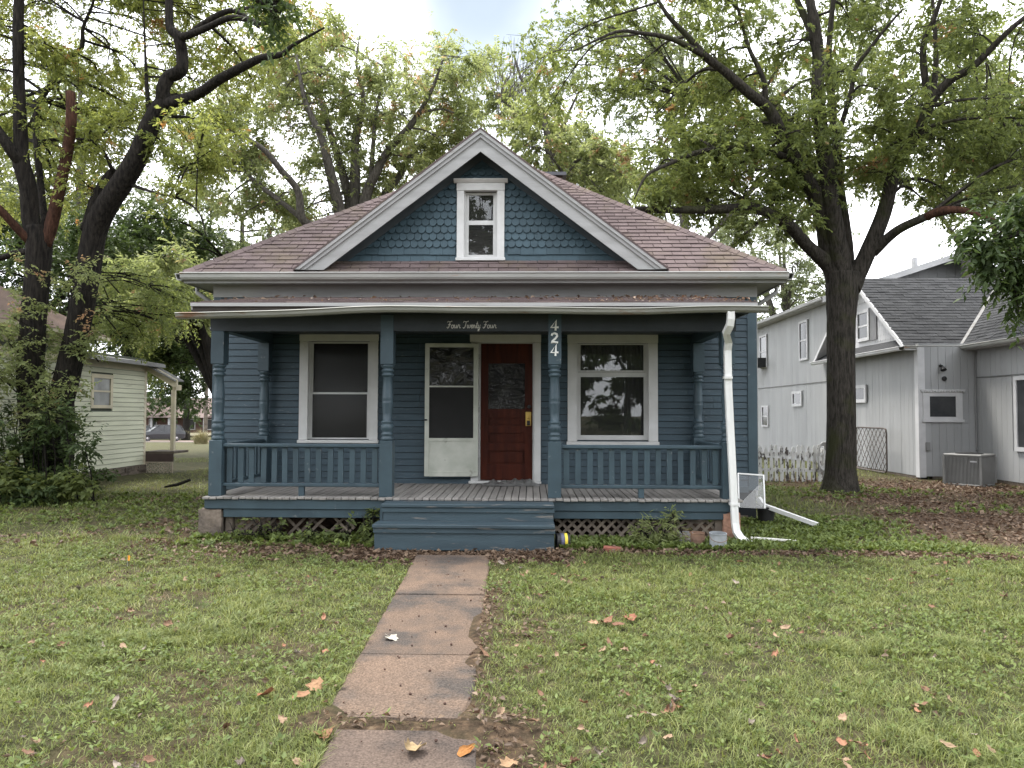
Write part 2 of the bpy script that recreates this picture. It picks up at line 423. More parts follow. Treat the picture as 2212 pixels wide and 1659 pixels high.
# hip roof: sheathing, then shingles
apY = EY + (EXR - EXL) / 2; apZ = EZ + SL * (EXR - EXL) / 2; bkY = 21.55; rdY = bkY - (EXR - EXL) / 2; mx_ = (EXL + EXR) / 2
rm = MB()
A, B, C_, D_ = (EXL, EY, EZ - .03), (EXR, EY, EZ - .03), (EXR, bkY, EZ - .03), (EXL, bkY, EZ - .03)
T1, T2_ = (mx_, apY, apZ - .03), (mx_, rdY, apZ - .03)
rm.add([A, B, C_, D_, T1, T2_], [(0, 1, 4), (1, 2, 5, 4), (2, 3, 5), (3, 0, 4, 5)])
roof = rm.build('roof', SHING, house)
def clip(poly, a, b, c):
    o = []
    for i in range(len(poly)):
        p, q = poly[i], poly[(i + 1) % len(poly)]
        dp, dq = a*p[0]+b*p[1]-c, a*q[0]+b*q[1]-c
        if dp <= 0: o.append(p)
        if dp * dq < 0:
            t = dp / (dp - dq); o.append((p[0]+(q[0]-p[0])*t, p[1]+(q[1]-p[1])*t))
    return o
W_ = EXR - EXL; E_ = .145
FM = Matrix(((1, 0, 0, EXL), (0, .8, -.6, EY - .02), (0, .6, .8, EZ - .03), (0, 0, 0, 1)))
singles = []; rest = MB()
j = 0
while j * E_ < 5.5:
    v0 = j * E_; off = -(j % 2) * .15 - random.uniform(0, .05)
    u = off
    while u < W_:
        poly = clip(clip([(u + .005, v0), (u + .295, v0), (u + .295, v0 + E_ + .02), (u + .005, v0 + E_ + .02)], -1, .8, 0.0), 1, .8, W_)
        if len(poly) >= 3:
            xc_ = EXL + sum(p[0] for p in poly) / len(poly); y_ = EY + .8 * v0
            zr = EZ + .6 * v0
            hid = (5.80 - .76 * abs(xc_ - XC)) > zr + .12 and y_ > 11.2     # under the gable roof
            singles.append((hid, v0, poly, random.uniform(-.004, .004)))
        u += .3
    j += 1
singles.sort(key=lambda t: (t[0], t[1]))
def shingle(mb, poly, v0, jz):
    n = len(poly)
    top = [Vector((p[0], p[1], .026 + jz - (p[1] - v0) * .10)) for p in poly]; bot = [Vector((p[0], p[1], .013 * max(0, 1 - (p[1] - v0) / .12))) for p in poly]
    vs = [FM @ p for p in bot + top]
    mb.add(vs, [tuple(range(n, 2 * n)), tuple(range(n - 1, -1, -1))] + [(i, (i + 1) % n, (i + 1) % n + n, i + n) for i in range(n)])
n_s = 0
for hid, v0, poly, jz in singles:
    if n_s < 300 and not hid:
        m = MB(); shingle(m, poly, v0, jz); m.build('shingle', SHING, roof); n_s += 1
    else: shingle(rest, poly, v0, jz)
rest.build('shingles', SHINGX, roof, kind='stuff')
# hip caps
for sx, dx in ((EXL, 1), (EXR, -1)):
    a = Vector((sx, EY, EZ)); d = Vector((dx, 1, SL)).normalized(); t = .0
    L = (Vector((mx_, apY, apZ)) - a).length
    side = Vector((1, -dx, 0)).normalized()
    while t < L - .05:
        p = a + d * (t - .02); q = a + d * (t + .2)
        up = Vector((0, 0, 1)); n0 = .022; n1 = .008
        vs = [p - side*.11 + up*(-.055 + n0), p + up*(.012 + n0), p + side*.11 + up*(-.055 + n0), q - side*.11 + up*(-.055 + n1), q + up*(.012 + n1), q + side*.11 + up*(-.055 + n1)]
        vs2 = [x - up * .02 for x in vs]
        MB().add(vs + vs2, [(0, 3, 4, 1), (1, 4, 5, 2), (0, 1, 7, 6), (1, 2, 8, 7), (0, 6, 9, 3), (2, 5, 11, 8), (3, 9, 10, 4), (4, 10, 11, 5), (6, 7, 10, 9), (7, 8, 11, 10)]).build('ridge_cap', SHING, roof)
        t += .17
# starter strip on the eave, chimney
MB().box(EXL + .01, EXR - .01, EY - .03, EY + .02, EZ - .025, EZ - .008).build('drip_edge', GRAYW, roof)
cp = P(1192, 384, 15.6)
ch = MB().box(cp.x - .22, cp.x + .22, 15.4, 15.9, 5.6, cp.z - .03).build('chimney', mat('soot_brick', (.10, .06, .05), (.06, .045, .04), 12, .9, .4, 30), roof)
MB().box(cp.x - .30, cp.x + .30, 15.32, 15.98, cp.z - .03, cp.z + .04).build('chimney_cap', mat('dark_cap_metal', (.09, .09, .10), None, 5, .4, metal=.3), roof)

# front gable
GS = .76; GT = 5.93; RB = 3.80
def rake(d0, d1, y0, y1, name, m, parent, zcut=RB):
    """two mirrored sloping boards, between d0 and d1 below the gable's top line"""
    for s in (-1, 1):
        h0 = (GT - d0 - zcut) / GS; h1 = (GT - d1 - zcut) / GS
        MB().prism([(XC, GT - d0), (XC + s * h0, zcut), (XC + s * h1, zcut), (XC, GT - d1)], y0, y1, 'y').build(name, m, parent)
gable = MB()
GW = 11.27; tl = lambda x: GT - .12 - GS * abs(x - XC)
gx0, gx1, gz1 = HX(993, GW), HX(1080, GW), HZ(1036, 400, GW)
xl_ = XC - (GT - .12 - 3.98) / GS; xr_ = 2 * XC - xl_
gable.prism([(xl_, 3.98), (gx0, 3.98), (gx0, tl(gx0))], GW, GW + .08, 'y')
gable.prism([(xr_, 3.98), (gx1, tl(gx1)), (gx1, 3.98)], GW, GW + .08, 'y')
gable.prism([(gx0, gz1), (gx1, gz1), (gx1, tl(gx1)), (XC, tl(XC)), (gx0, tl(gx0))], GW, GW + .08, 'y')
gable = gable.build('gable_wall', SCALE, house)
# gable roof slabs
iY = EY + (GT - EZ) / SL
gr = MB()
for s in (-1, 1):
    h = (GT - RB) / GS
    gr.add([(XC, EY - .09, GT + .012), (XC + s * h, EY - .09, RB + .012), (XC + s * h, EY + .05, RB + .012), (XC, iY, GT + .012),
            (XC, EY - .09, GT - .02), (XC + s * h, EY - .09, RB - .02), (XC + s * h, EY + .05, RB - .02), (XC, iY, GT - .02)],
           [(0, 1, 2, 3), (7, 6, 5, 4), (0, 4, 5, 1), (1, 5, 6, 2), (2, 6, 7, 3)])
gr.build('gable_roof', SHING, house)
rake(.022, .075, EY - .085, EY - .02, 'rake_molding', GRAYW, gable)
rake(.075, .135, EY - .062, EY - .02, 'rake_molding', mat('shaded_gray_molding', (.30, .30, .30), (.25, .25, .25), 3, .6), gable)
rake(.135, .34, EY - .035, EY - .012, 'barge_board', GRAYW, gable)
rake(.19, .215, EY - .012, GW, 'gable_soffit', GRAYW, gable, RB + .1)
rake(.21, .36, GW - .035, GW - .001, 'gable_trim_board', mat('dark_trim_paint', (.05, .062, .07), None, 3, .6), gable, 3.99)  # dark strip under the rakes paints the shade of the soffit
# fish scale shingles, a course of plain boards at the foot
def scale_piece(cx, z0, w, h, plain):
    if plain: o = [(-w/2 + .002, 0), (w/2 - .002, 0), (w/2 - .002, h), (-w/2 + .002, h)]
    else: o = [(-w/2 + .002, .055)] + [(math.sin(a) * (w/2 - .002), .055 - math.cos(a) * .055) for a in [R(q) for q in (-60, -35, -12, 12, 35, 60)]] + [(w/2 - .002, .055), (w/2 - .002, h), (-w/2 + .002, h)]
    n = len(o); t = .030; vs = []
    for (x, q) in o: vs.append((cx + x, GW - .006 - t * (1 - q / h), z0 + q))
    for (x, q) in o: vs.append((cx + x, GW - .001 - max(0, .016 - q * .2), z0 + q))
    return MB().add(vs, [tuple(range(n)), tuple(range(2*n-1, n-1, -1))] + [(i, i+n, (i+1) % n+n, (i+1) % n) for i in range(n)])
SW, SE = .116, .112
z = 3.985; row = 0
while z < GT - .35:
    plain = row < 2; w_ = .2 if plain else SW
    top = lambda x: GT - .30 - GS * abs(x - XC)
    n = int(3 / w_) + 2
    for i in range(-n, n + 1):
        x = XC + (i + (.5 if row % 2 else 0)) * w_
        if top(x) < z + .02: continue
        if x + w_/2 > gx0 + .045 and x - w_/2 < gx1 - .045 and z < gz1 - .03: continue
        scale_piece(x, z + random.uniform(-.004, .004), w_, SE + .03, plain).build('scale_shingle', SCALE, gable)
    z += SE; row += 1

# windows -------------------------------------------------------------
def window(name, outer, Y, casing, sill_h, head_h, sashes, pane_mat, proud=.055, cap=True, capm=WHITE, deep=.05, parent=house, trim=WHITE):
    """outer casing rectangle; sashes: list of (z0, z1, yoff) inside the opening"""
    x0, x1, z0, z1 = outer; w = empty(name, ((x0 + x1) / 2, Y, z0), parent=parent)
    cw = casing
    for a, b in ((x0, x0 + cw), (x1 - cw, x1)): MB().bbox(a, b, Y - proud, Y + .02, z0 + sill_h, z1 - head_h, .005).build('casing', trim, w)
    MB().bbox(x0 - .005, x1 + .005, Y - proud - .004, Y + .02, z1 - head_h + .0015, z1, .005).build('head_casing', trim, w)
    if cap:
        MB().prism([(Y - .02, z1 + .001), (Y - proud - .008, z1 + .001), (Y - proud - .045, z1 + .045), (Y - proud - .045, z1 + .055), (Y - .02, z1 + .055)], x0 - .05, x1 + .05, 'x').build('cornice', trim, w)
    MB().bbox(x0 - .015, x1 + .015, Y - proud - .03, Y + .02, z0, z0 + sill_h - .0015, .006).build('sill', trim, w)
    a, b = x0 + cw, x1 - cw
    for q in (a, b - .02): MB().box(q, q + .02, Y + .021, Y + .12, z0 + sill_h, z1 - head_h).build('jamb', trim, w)
    a += .021; b -= .021
    for (p, q, yo, st, rl) in sashes:
        s = MB().box(a, a + st, Y + yo, Y + yo + .035, p, q).box(b - st, b, Y + yo, Y + yo + .035, p, q)
        s.box(a + st, b - st, Y + yo, Y + yo + .035, p, p + rl).box(a + st, b - st, Y + yo, Y + yo + .035, q - rl * .8, q)
        s.build('sash', trim, w)
        MB().box(a + st, b - st, Y + yo + .014, Y + yo + .019, p + rl, q - rl * .8).build('pane', pane_mat, w)
    return w
zz = lambda xv, yv, Y: HZ(xv, yv, Y)
lw = window('window', LW, WY, .13, .05, .17, [(LW[2] + .052, HZ(730, 848, WY), .025, .03, .03), (HZ(730, 850, WY) - .01, LW[3] - .172, .055, .03, .03)], SCREEN, trim=WHITE)
tag(lw, 'white trimmed sash window with screen')
MB().box(LW[0] + .03, LW[1] - .03, WY + .3, WY + .31, LW[2], LW[3]).build('curtain', mat('unlit_room_dark', (.018, .018, .017), None, 4, .9), lw)  # dark sheet behind the glass, standing in for the unlit room
rw = window('window', RW, WY, .14, .06, .17, [(RW[2] + .062, HZ(1320, 804, WY), .03, .04, .09), (HZ(1320, 803, WY), RW[3] - .172, .03, .04, .022)], GLASS)
tag(rw, 'wide white window with a narrow transom pane')
cm = MB()
n = 46; ws = RW[1] - RW[0] - .3
for i in range(n):
    x0 = RW[0] + .15 + ws * i / n; y0 = WY + .2 + .02 * math.sin(i * 1.9); x1 = RW[0] + .15 + ws * (i + 1) / n; y1 = WY + .2 + .02 * math.sin((i + 1) * 1.9)
    zt, zb = RW[3] - .17, HZ(1320, 806, WY)
    cm.add([(x0, y0, zb), (x1, y1, zb), (x1, y1, zt), (x0, y0, zt)], [(0, 1, 2, 3)])
cm.build('curtain', CURT, rw)
dp = MB()
for i in range(9):
    x0 = HX(1352, WY) + i * .04; dp.add([(x0, WY + .3 + .02 * (i % 2), RW[2]), (x0 + .04, WY + .3 + .02 * ((i + 1) % 2), RW[2]), (x0 + .04, WY + .3 + .02 * ((i + 1) % 2), RW[3] - .4), (x0, WY + .3 + .02 * (i % 2), RW[3] - .4)], [(0, 1, 2, 3)])
dp.build('drape', mat('dark_drape', (.03, .03, .03), None, 5, .9), rw)
gz0 = 3.985
gwO = (HX(985, GW), HX(1088, GW), gz0 + .01, HZ(1036, 397, GW))
zmid = HZ(1036, 480, GW)
gw_ = window('window', gwO, GW, .11, .05, .12, [(gz0 + .065, zmid + .01, .03, .045, .055), (zmid - .01, gwO[3] - .122, .055, .045, .05)], GLASS)
tag(gw_, 'small white attic window in the gable')
MB().box(gx0 - .2, gx1 + .2, 12.2, 12.25, 4.3, gz1 + .1).build('attic_panel', mat('attic_dark', (.03, .03, .035), None, 3, .9), gw_)

# door ----------------------------------------------------------------
door = empty('door', ((DRo[0] + DRo[1]) / 2, WY, DZ), parent=house); tag(door, 'dark red panelled door with wrinkled film over its glass')
x0, x1 = DRo[0], DRo[1]; zt = DRo[3]
MB().bbox(HX(1018, WY), x0, WY - .052, WY + .02, DZ + .04, DR[3] - .13, .005).build('casing', WHITE, door)
MB().bbox(x1, DR[1], WY - .055, WY + .02, DZ + .04, DR[3] - .13, .005).build('casing', WHITE, door)
MB().bbox(HX(1015, WY), DR[1] + .003, WY - .058, WY + .02, DR[3] - .1285, DR[3], .005).build('head_casing', WHITE, door)
MB().prism([(WY - .02, DR[3] + .001), (WY - .06, DR[3] + .001), (WY - .1, DR[3] + .04), (WY - .1, DR[3] + .05), (WY - .02, DR[3] + .05)], HX(1008, WY), DR[1] - .12, 'x').build('cornice', WHITE, door)
MB().bbox(HX(1018, WY) - .03, DR[1] + .01, WY - .09, WY + .1, DZ + .004, DZ + .042, .006).build('threshold', WHITE, door)
MB().box(x0, x0 + .025, WY + .02, WY + .12, DZ + .043, zt).box(x1 - .025, x1, WY + .02, WY + .12, DZ + .043, zt).box(x0 + .026, x1 - .026, WY + .02, WY + .12, zt - .025, zt).build('jamb', WHITE, door)
a, b = x0 + .028, x1 - .028; zb = DZ + .05; ztp = zt - .028; DY = WY + .055
H_ = ztp - zb; st = .115
leafm = MB().box(a, a + st, DY, DY + .045, zb, ztp).box(b - st, b, DY, DY + .045, zb, ztp)
rows = [(0, .115), (.215, .265), (.345, .395), (.455, .52), (.855, 1.0)]
for (p, q) in rows: leafm.box(a + st, b - st, DY, DY + .045, zb + H_ * p, zb + H_ * q)
leafm.build('door_frame', DOORM, door)
for (p, q) in ((.115, .215), (.265, .345), (.395, .455)):
    z0, z1 = zb + H_ * p, zb + H_ * q
    m = MB().box(a + st, b - st, DY + .03, DY + .04, z0, z1)
    m.prism([(0, 0)] * 0 or [(a + st + .03, z0 + .03), (b - st - .03, z0 + .03), (b - st - .03, z1 - .03), (a + st + .03, z1 - .03)], DY + .014, DY + .031, 'y')
    m.build('door_panel', DOORM, door)
# wrinkled plastic taped over the glass
nx_, nz_ = 60, 76
gx_ = np.linspace(a + st, b - st, nx_); gz_ = np.linspace(zb + H_ * .52, zb + H_ * .855, nz_)
X_, Z_ = np.meshgrid(gx_, gz_)
wr = .018 * np.sin(24 * X_ + 40 * Z_ + 14 * vnoise(X_, Z_, 7, 1)) * vnoise(X_, Z_, 5, 2) + .03 * (vnoise(X_ + .5 * Z_, Z_, 20, 4) - .5)
vv = np.stack([X_, DY + .012 + wr, Z_], -1).reshape(-1, 3)
qi = np.arange(nx_ * nz_).reshape(nz_, nx_)
qd = np.stack([qi[:-1, :-1], qi[:-1, 1:], qi[1:, 1:], qi[1:, :-1]], -1).reshape(-1, 4)
obj('plastic_film', np_mesh('film', vv, qd, mat=FILM, smooth=True), door)
MB().box(a + st, b - st, DY + .033, DY + .037, zb + H_ * .52, zb + H_ * .855).build('pane', mat('dark_glass_backing', (.02, .02, .022), None, 4, .2), door)
lk = P(1145, 905, DY)
lock = MB().bbox(b - .105, b - .02, DY - .02, DY + .001, zb + H_ * .395, zb + H_ * .50, .006).build('lock_plate', BRASS, door)
MB().lathe([(.0, 0), (.02, 0), (.022, .01), (.016, .03), (0.001, .032)], (0, 0, 0), 14, Matrix.Translation((b - .062, DY - .02, zb + H_ * .455)) @ Matrix.Rotation(R(90), 4, 'X')).build('lock_cylinder', BRASS, lock)
MB().bbox(b - .085, b - .035, DY - .04, DY - .018, zb + H_ * .40, zb + H_ * .435, .006).build('lock_box', BLACK, lock)
MB().lathe([(.0, 0), (.012, 0), (.012, .02), (.026, .03), (.03, .045), (.022, .06), (0.001, .064)], (0, 0, 0), 16, Matrix.Translation((b - .05, DY, zb + H_ * .535)) @ Matrix.Rotation(R(90), 4, 'X')).build('door_knob', BLACK, door)
MB().box(DR[1] - .14, DR[1] + .01, WY - .09, WY - .059, DR[3] - .012, DR[3] + .016).build('door_closer_bracket', BLACK, door)

# storm door folded back against the wall
SX0, SX1 = HX(918, 11.2), HX(1033, 11.2)
Mst = Matrix.Translation((SX1, WY - .075, 0)) @ Matrix.Rotation(R(3.0), 4, 'Z')
storm = empty('storm_door', (SX1, WY - .055, DZ), parent=house); tag(storm, 'white storm door swung open against the wall')
w_ = SX1 - SX0; zb, ztp = HZ(970, 1029, 11.2), HZ(970, 742, 11.2)
z1, z2 = HZ(970, 948, 11.2), HZ(970, 835, 11.2)
fr = MB()
fr.bbox(-w_, -w_ + .065, -.03, 0, zb, ztp, .006, Mst).bbox(-.075, 0, -.03, 0, zb, ztp, .006, Mst)
for (p, q) in ((zb, zb + .06), (z1 - .035, z1 + .012), (z2 - .01, z2 + .012), (ztp - .06, ztp)): fr.box(-w_ + .065, -.075, -.027, -.002, p, q, Mst)
fr.build('frame', DIRTYW, storm)
MB().box(-w_ + .065, -.075, -.016, -.006, zb + .061, z1 - .036, Mst).build('kick_panel', DIRTYW, storm)
MB().box(-w_ + .065, -.075, -.014, -.010, z2 + .013, ztp - .061, Mst).build('pane', glass_mat('storm_pane', (.25, .25, .25), 1.45, .03, .03, 3.0), storm)
MB().box(-w_ + .065, -.075, -.014, -.010, z1 + .013, z2 - .011, Mst).build('insect_screen', mat('black_screen', (.012, .012, .012), None, 4, .7), storm)
MB().tube([Mst @ Vector((-w_ + .03, -.03, 1.55)), Mst @ Vector((-w_ + .03, -.075, 1.55)), Mst @ Vector((-w_ + .0, -.08, 1.55))], .012, 8).build('latch', BLACK, storm)
for hz in (zb + .25, (zb + ztp) / 2, ztp - .2): MB().tube([(SX1 + .01, WY - .09, hz - .04), (SX1 + .01, WY - .09, hz + .04)], .009, 8).build('hinge', GRAYW, storm)

# porch ---------------------------------------------------------------
deck = empty('porch_deck', (XC, 10.3, DZ), parent=house)
x = PL - .13; i = 0
while x < PR + .12:
    wd = .094; jz = random.uniform(-.004, .003); e = random.uniform(-.012, .012)
    MB().bbox(x + .005, x + wd - .005, FY - .16 + e, WY - .03, DZ - .03 + jz, DZ + jz, .004).build('deck_board', DECK, deck)
    x += wd
# joists, rim boards
sk = empty('porch_skirt', (XC, FY, .3), parent=house)
JO = MB()
for i in range(12): JO.box(PL + .02 + i * .58, PL + .07 + i * .58, FY - .02, WY - .05, DZ - .16, DZ - .034)
JO.build('joists', DARKW, sk)
SXL, SXR = HX(828, 9.1), HX(1197, 9.1)       # steps
for (p, q) in ((PL - .11, SXL + .02), (SXR - .02, PR + .1)):
    MB().bbox(p, q, FY - .125, FY - .09, DZ - .155, DZ - .035, .004).build('rim_board', BLUED, sk)
MB().bbox(PL + .13, SXL - .01, FY - .105, FY - .07, DZ - .265, DZ - .159, .004).build('skirt_board', BLUED, sk)
MB().bbox(SXR + .01, PR - .03, FY - .105, FY - .07, DZ - .255, DZ - .159, .004).build('skirt_board', BLUED, sk)
for s in (PL - .11, PR + .07): MB().box(s, s + .03, FY - .088, WY - .05, DZ - .155, DZ - .035).build('rim_board', BLUED, sk)
# lattice
def lattice(parent, name, m, org, ux, W, H, pitch, width, th, drop=lambda i, s: False):
    org = Vector(org); ux = Vector(ux); nrm = ux.cross(Vector((0, 0, 1)))
    for s in (1, -1):
        i = -int(H / pitch) - 1
        while i * pitch < W + H:
            a = i * pitch; i += 1
            # line u = a + s*t, v = t for s=1 ; u = a + H - t for s=-1
            u0, u1 = (a, a + H) if s == 1 else (a + H, a)
            t0, t1 = 0., 1.
            du = u1 - u0
            for lim, sg in ((0, 1), (W, -1)):
                f0, f1 = sg * (u0 - lim), sg * (u1 - lim)
                if f0 < 0 and f1 < 0: t1 = -1; break
                if f0 < 0: t0 = max(t0, f0 / (f0 - f1))
                if f1 < 0: t1 = min(t1, f0 / (f0 - f1))
            if t1 - t0 < .08 or drop(i, s): continue
            A_ = org + ux * (u0 + du * t0) + Vector((0, 0, H * t0)) + nrm * (th * .55 * s)
            B_ = org + ux * (u0 + du * t1) + Vector((0, 0, H * t1)) + nrm * (th * .55 * s)
            MB().bar(A_, B_, th, width, up=nrm.cross((B_ - A_).normalized())).build(name, m, parent)
lat = empty('lattice', (1.3, FY, .1), parent=house)
lattice(lat, 'slat', OLDWOOD, (SXR + .03, FY - .03, .04), (1, 0, 0), PR - .18 - SXR, .3, .125, .035, .008)
lat2 = empty('lattice', (-3, FY, .1), parent=house)
random.seed(11)
lattice(lat2, 'slat', OLDWOOD, (PL + .25, FY - .0, .02), (1, 0, 0), 1.55, .32, .125, .035, .008, lambda i, s: random.random() < .25 or i > 13)
MB().bar((PL + 1.55, FY + .02, .05), (PL + 1.85, FY + .05, .36), .01, .035).bar((PL + 1.2, FY + .02, .3), (PL + 1.5, FY + .05, .08), .01, .035).build('loose_slat', OLDWOOD, lat2)
MB().bbox(PL + .14, PL + .23, FY - .06, FY + .03, -.02, .33).build('prop_post', OLDWOOD, sk)
MB().bbox(SXL - .12, SXL - .04, FY - .06, FY + .03, -.02, .32).build('prop_post', OLDWOOD, sk)
MB().bbox(PR - .18, PR - .06, FY - .06, FY + .03, -.02, .33).build('prop_post', OLDWOOD, sk)
def rough_block(c, s, name, m, parent, seed):
    rr = random.Random(seed); b = MB(); n = 5
    vs = []; fs = []
    g = np.linspace(-1, 1, n)
    import itertools
    key = {}
    def vid(p):
        if p not in key:
            q = Vector(p); q = q * (1 - .06 * (q.length - 1)); key[p] = len(vs)
            vs.append((c[0] + (q.x + rr.uniform(-.07, .07)) * s[0], c[1] + (q.y + rr.uniform(-.07, .07)) * s[1], c[2] + (q.z + rr.uniform(-.06, .06)) * s[2]))
        return key[p]
    for ax in range(3):
        for sg in (-1, 1):
            for i in range(n - 1):
                for j in range(n - 1):
                    c4 = []
                    for (p, q) in ((i, j), (i + 1, j), (i + 1, j + 1), (i, j + 1)):
                        v = [0, 0, 0]; v[ax] = sg; v[(ax + 1) % 3] = round(g[p], 4); v[(ax + 2) % 3] = round(g[q], 4); c4.append(vid(tuple(v)))
                    fs.append(tuple(c4 if sg > 0 else c4[::-1]))
    return b.add(vs, fs).build(name, m, parent, smooth=False)
rough_block((PL - .04, FY + .02, .19), (.15, .15, .23), 'stone_pier', STONE, house, 1)
rough_block((PR + .02, FY + .0, .17), (.11, .13, .25), 'stone_pier', REDSTONE, house, 2)
for xx in (PL + .05, PR - .05): rough_block((xx, WY - .2, .18), (.15, .13, .24), 'stone_pier', STONE, house, 3)

# steps
steps = empty('steps', ((SXL + SXR) / 2, 9.0, 0), parent=house)
ts = [(8.80, .33, .30), (9.06, .545, .29)]
MB().bbox(SXL - .05, SXR + .0, 8.745, 9.07, .29, .335, .008).build('tread', BLUES, steps)
MB().bbox(SXL + .0, SXR + .0, 9.02, 9.36, .50, .545, .008).build('tread', BLUES, steps)
MB().box(SXL - .03, SXR - .01, 8.785, 8.82, .03, .289).build('riser', BLUES, steps)
MB().box(SXL + .02, SXR - .01, 9.062, 9.095, .336, .499).build('riser', BLUES, steps)
MB().box(SXL - .04, SXR + .004, 8.765, 8.784, .235, .288).build('tread_cleat', BLUES, steps)
MB().box(SXL + .01, SXR + .004, 9.042, 9.061, .445, .499).build('tread_cleat', BLUES, steps)
for xx in (SXL - .028, SXR - .04):
    MB().prism([(8.821, .03), (9.4, .03), (9.4, .499), (9.096, .499), (9.096, .289), (8.821, .289)], xx, xx + .035, 'x').build('stringer', BLUED, steps)

# posts: square foot, turned shaft, square head
def post(x, y, zt, half=False):
    p = empty('post', (x, y, DZ), parent=house)
    h = .083; zf = 1.30
    MB().bbox(x - h, x + h, y - h, y + h, DZ - .003, zf, .008).build('post_foot', BLUED, p)
    pr = [(.081, zf + .0), (.083, zf + .03), (.07, zf + .05), (.062, zf + .06), (.080, zf + .075), (.080, zf + .09), (.064, zf + .10), (.066, zf + .12), (.082, zf + .15), (.085, zf + .18), (.074, zf + .205),
          (.060, zf + .215), (.078, zf + .23), (.078, zf + .25), (.058, zf + .26), (.062, zf + .36), (.071, 1.78), (.073, 1.80), (.067, 1.805), (.073, 1.815), (.067, 1.83), (.073, 1.84), (.071, 1.85), (.064, 2.0),
          (.055, 2.12), (.058, 2.125), (.078, 2.14), (.078, 2.16), (.06, 2.17), (.06, 2.18), (.08, 2.195), (.08, 2.215), (.06, 2.225), (.062, 2.235), (.083, 2.255), (.084, 2.27), (.08, 2.28)]
    MB().lathe([(r, z) for r, z in pr], (x, y, 0), 24).build('turned_shaft', BLUED, p, smooth=True)
    MB().bbox(x - h, x + h, y - h, y + h, 2.28, zt, .008).build('post_head', BLUED, p)
    return p
FX = [PL, HX(837, FY), HX(1198, FY), PR]
posts = [post(x, FY, 2.93 if i in (1, 2) else 2.71) for i, x in enumerate(FX)]
for x in (PL, PR): post(x, WY - .16, 2.72)

# railing
def railing(A, B, n, name_label=None):
    A = Vector(A); B = Vector(B); r = empty('railing', (A + B) / 2, parent=house)
    d = (B - A).normalized(); L = (B - A).length; sd_ = Vector((d.y, -d.x, 0))
    up = Vector((0, 0, 1))
    M_ = Matrix(((d.x, sd_.x, 0, A.x), (d.y, sd_.y, 0, A.y), (0, 0, 1, 0), (0, 0, 0, 1)))
    MB().bbox(0, L, -.05, .05, 1.205, 1.255, .012, M_).build('top_rail', BLUED, r)
    MB().bbox(0, L, -.04, .04, .70, .745, .008, M_).build('bottom_rail', BLUED, r)
    for i in range(n):
        u = L * (i + .5) / n; t = random.uniform(-.006, .006)
        Mb = M_ @ Matrix.Translation((u, 0, 0)) @ Matrix.Rotation(R(random.uniform(-.6, .6)), 4, 'Y')
        MB().bbox(-.034, .034, -.012, .012, .746, 1.204, .003, Mb).build('baluster', BLUED, r)
    if L > 1.9: MB().bbox(L / 2 - .035, L / 2 + .035, -.03, .03, DZ, .699, .004, M_).build('rail_block', BLUED, r)
    return r
hb = .085
railing((FX[0] + hb, FY, 0), (FX[1] - hb, FY, 0), 14)
railing((FX[2] + hb, FY, 0), (FX[3] - hb, FY, 0), 14)
railing((FX[0], FY + hb, 0), (FX[0], WY - .16 - hb, 0), 10)
railing((FX[3], FY + hb, 0), (FX[3], WY - .16 - hb, 0), 10)

# beam, ceiling, porch roof
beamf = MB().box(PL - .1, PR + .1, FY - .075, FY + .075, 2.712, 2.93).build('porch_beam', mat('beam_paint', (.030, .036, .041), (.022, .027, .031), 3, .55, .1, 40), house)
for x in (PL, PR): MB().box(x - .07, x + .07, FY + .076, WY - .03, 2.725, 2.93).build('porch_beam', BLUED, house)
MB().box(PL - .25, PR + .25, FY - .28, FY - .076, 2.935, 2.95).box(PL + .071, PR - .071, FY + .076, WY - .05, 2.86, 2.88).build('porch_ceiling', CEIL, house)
PRL, PRR = PL - .22, PR + .28
pz0, pz1, py0 = 3.035, 3.43, 9.13
pr_ = MB().add([(PRL, py0, pz0), (PRR, py0, pz0), (PRR, WY - .05, pz1), (PRL, WY - .05, pz1), (PRL, py0, pz0 - .03), (PRR, py0, pz0 - .03), (PRR, WY - .05, pz1 - .03), (PRL, WY - .05, pz1 - .03)],
               [(0, 1, 2, 3), (7, 6, 5, 4), (0, 4, 5, 1), (1, 5, 6, 2), (3, 7, 4, 0)])
proof = pr_.build('porch_roof', SHINGX, house)
PS = (pz1 - pz0) / (WY - .05 - py0); shm = MB()
jrow = 0
y = py0 - .02
while y < WY - .1:
    x = PRL + (jrow % 2) * .15
    while x < PRR:
        a, b = max(x, PRL) + .003, min(x + .297, PRR); t = random.uniform(.006, .02)
        z0 = pz0 + (y - py0) * PS; z1 = z0 + .15 * PS
        if b - a > .03: shm.add([(a, y, z0), (b, y, z0), (b, y + .15, z1), (a, y + .15, z1), (a, y, z0 + t), (b, y, z0 + t), (b, y + .15, z1 + .004), (a, y + .15, z1 + .004)], [(4, 5, 6, 7), (0, 1, 5, 4), (1, 2, 6, 5), (3, 0, 4, 7)])
        x += .3
    y += .145; jrow += 1
shm.build('shingles', SHINGX, proof, kind='stuff')
for xx, s in ((PRL, 1), (PRR, -1)):
    MB().add([(xx, py0, pz0 - .03), (xx, WY - .06, pz1 - .03), (xx, WY - .06, 2.95), (xx, py0, 2.95), (xx + .02 * s, py0, pz0 - .03), (xx + .02 * s, WY - .06, pz1 - .03), (xx + .02 * s, WY - .06, 2.95), (xx + .02 * s, py0, 2.95)],
             [(0, 1, 2, 3), (7, 6, 5, 4), (0, 4, 5, 1), (2, 6, 7, 3), (3, 7, 4, 0), (1, 5, 6, 2)]).build('porch_gable_board', GRAYW, house)
MB().box(PRL, PRR, py0 - .022, py0 - .002, pz0 - .045, pz0 - .002).build('porch_drip_edge', GRAYW, house)
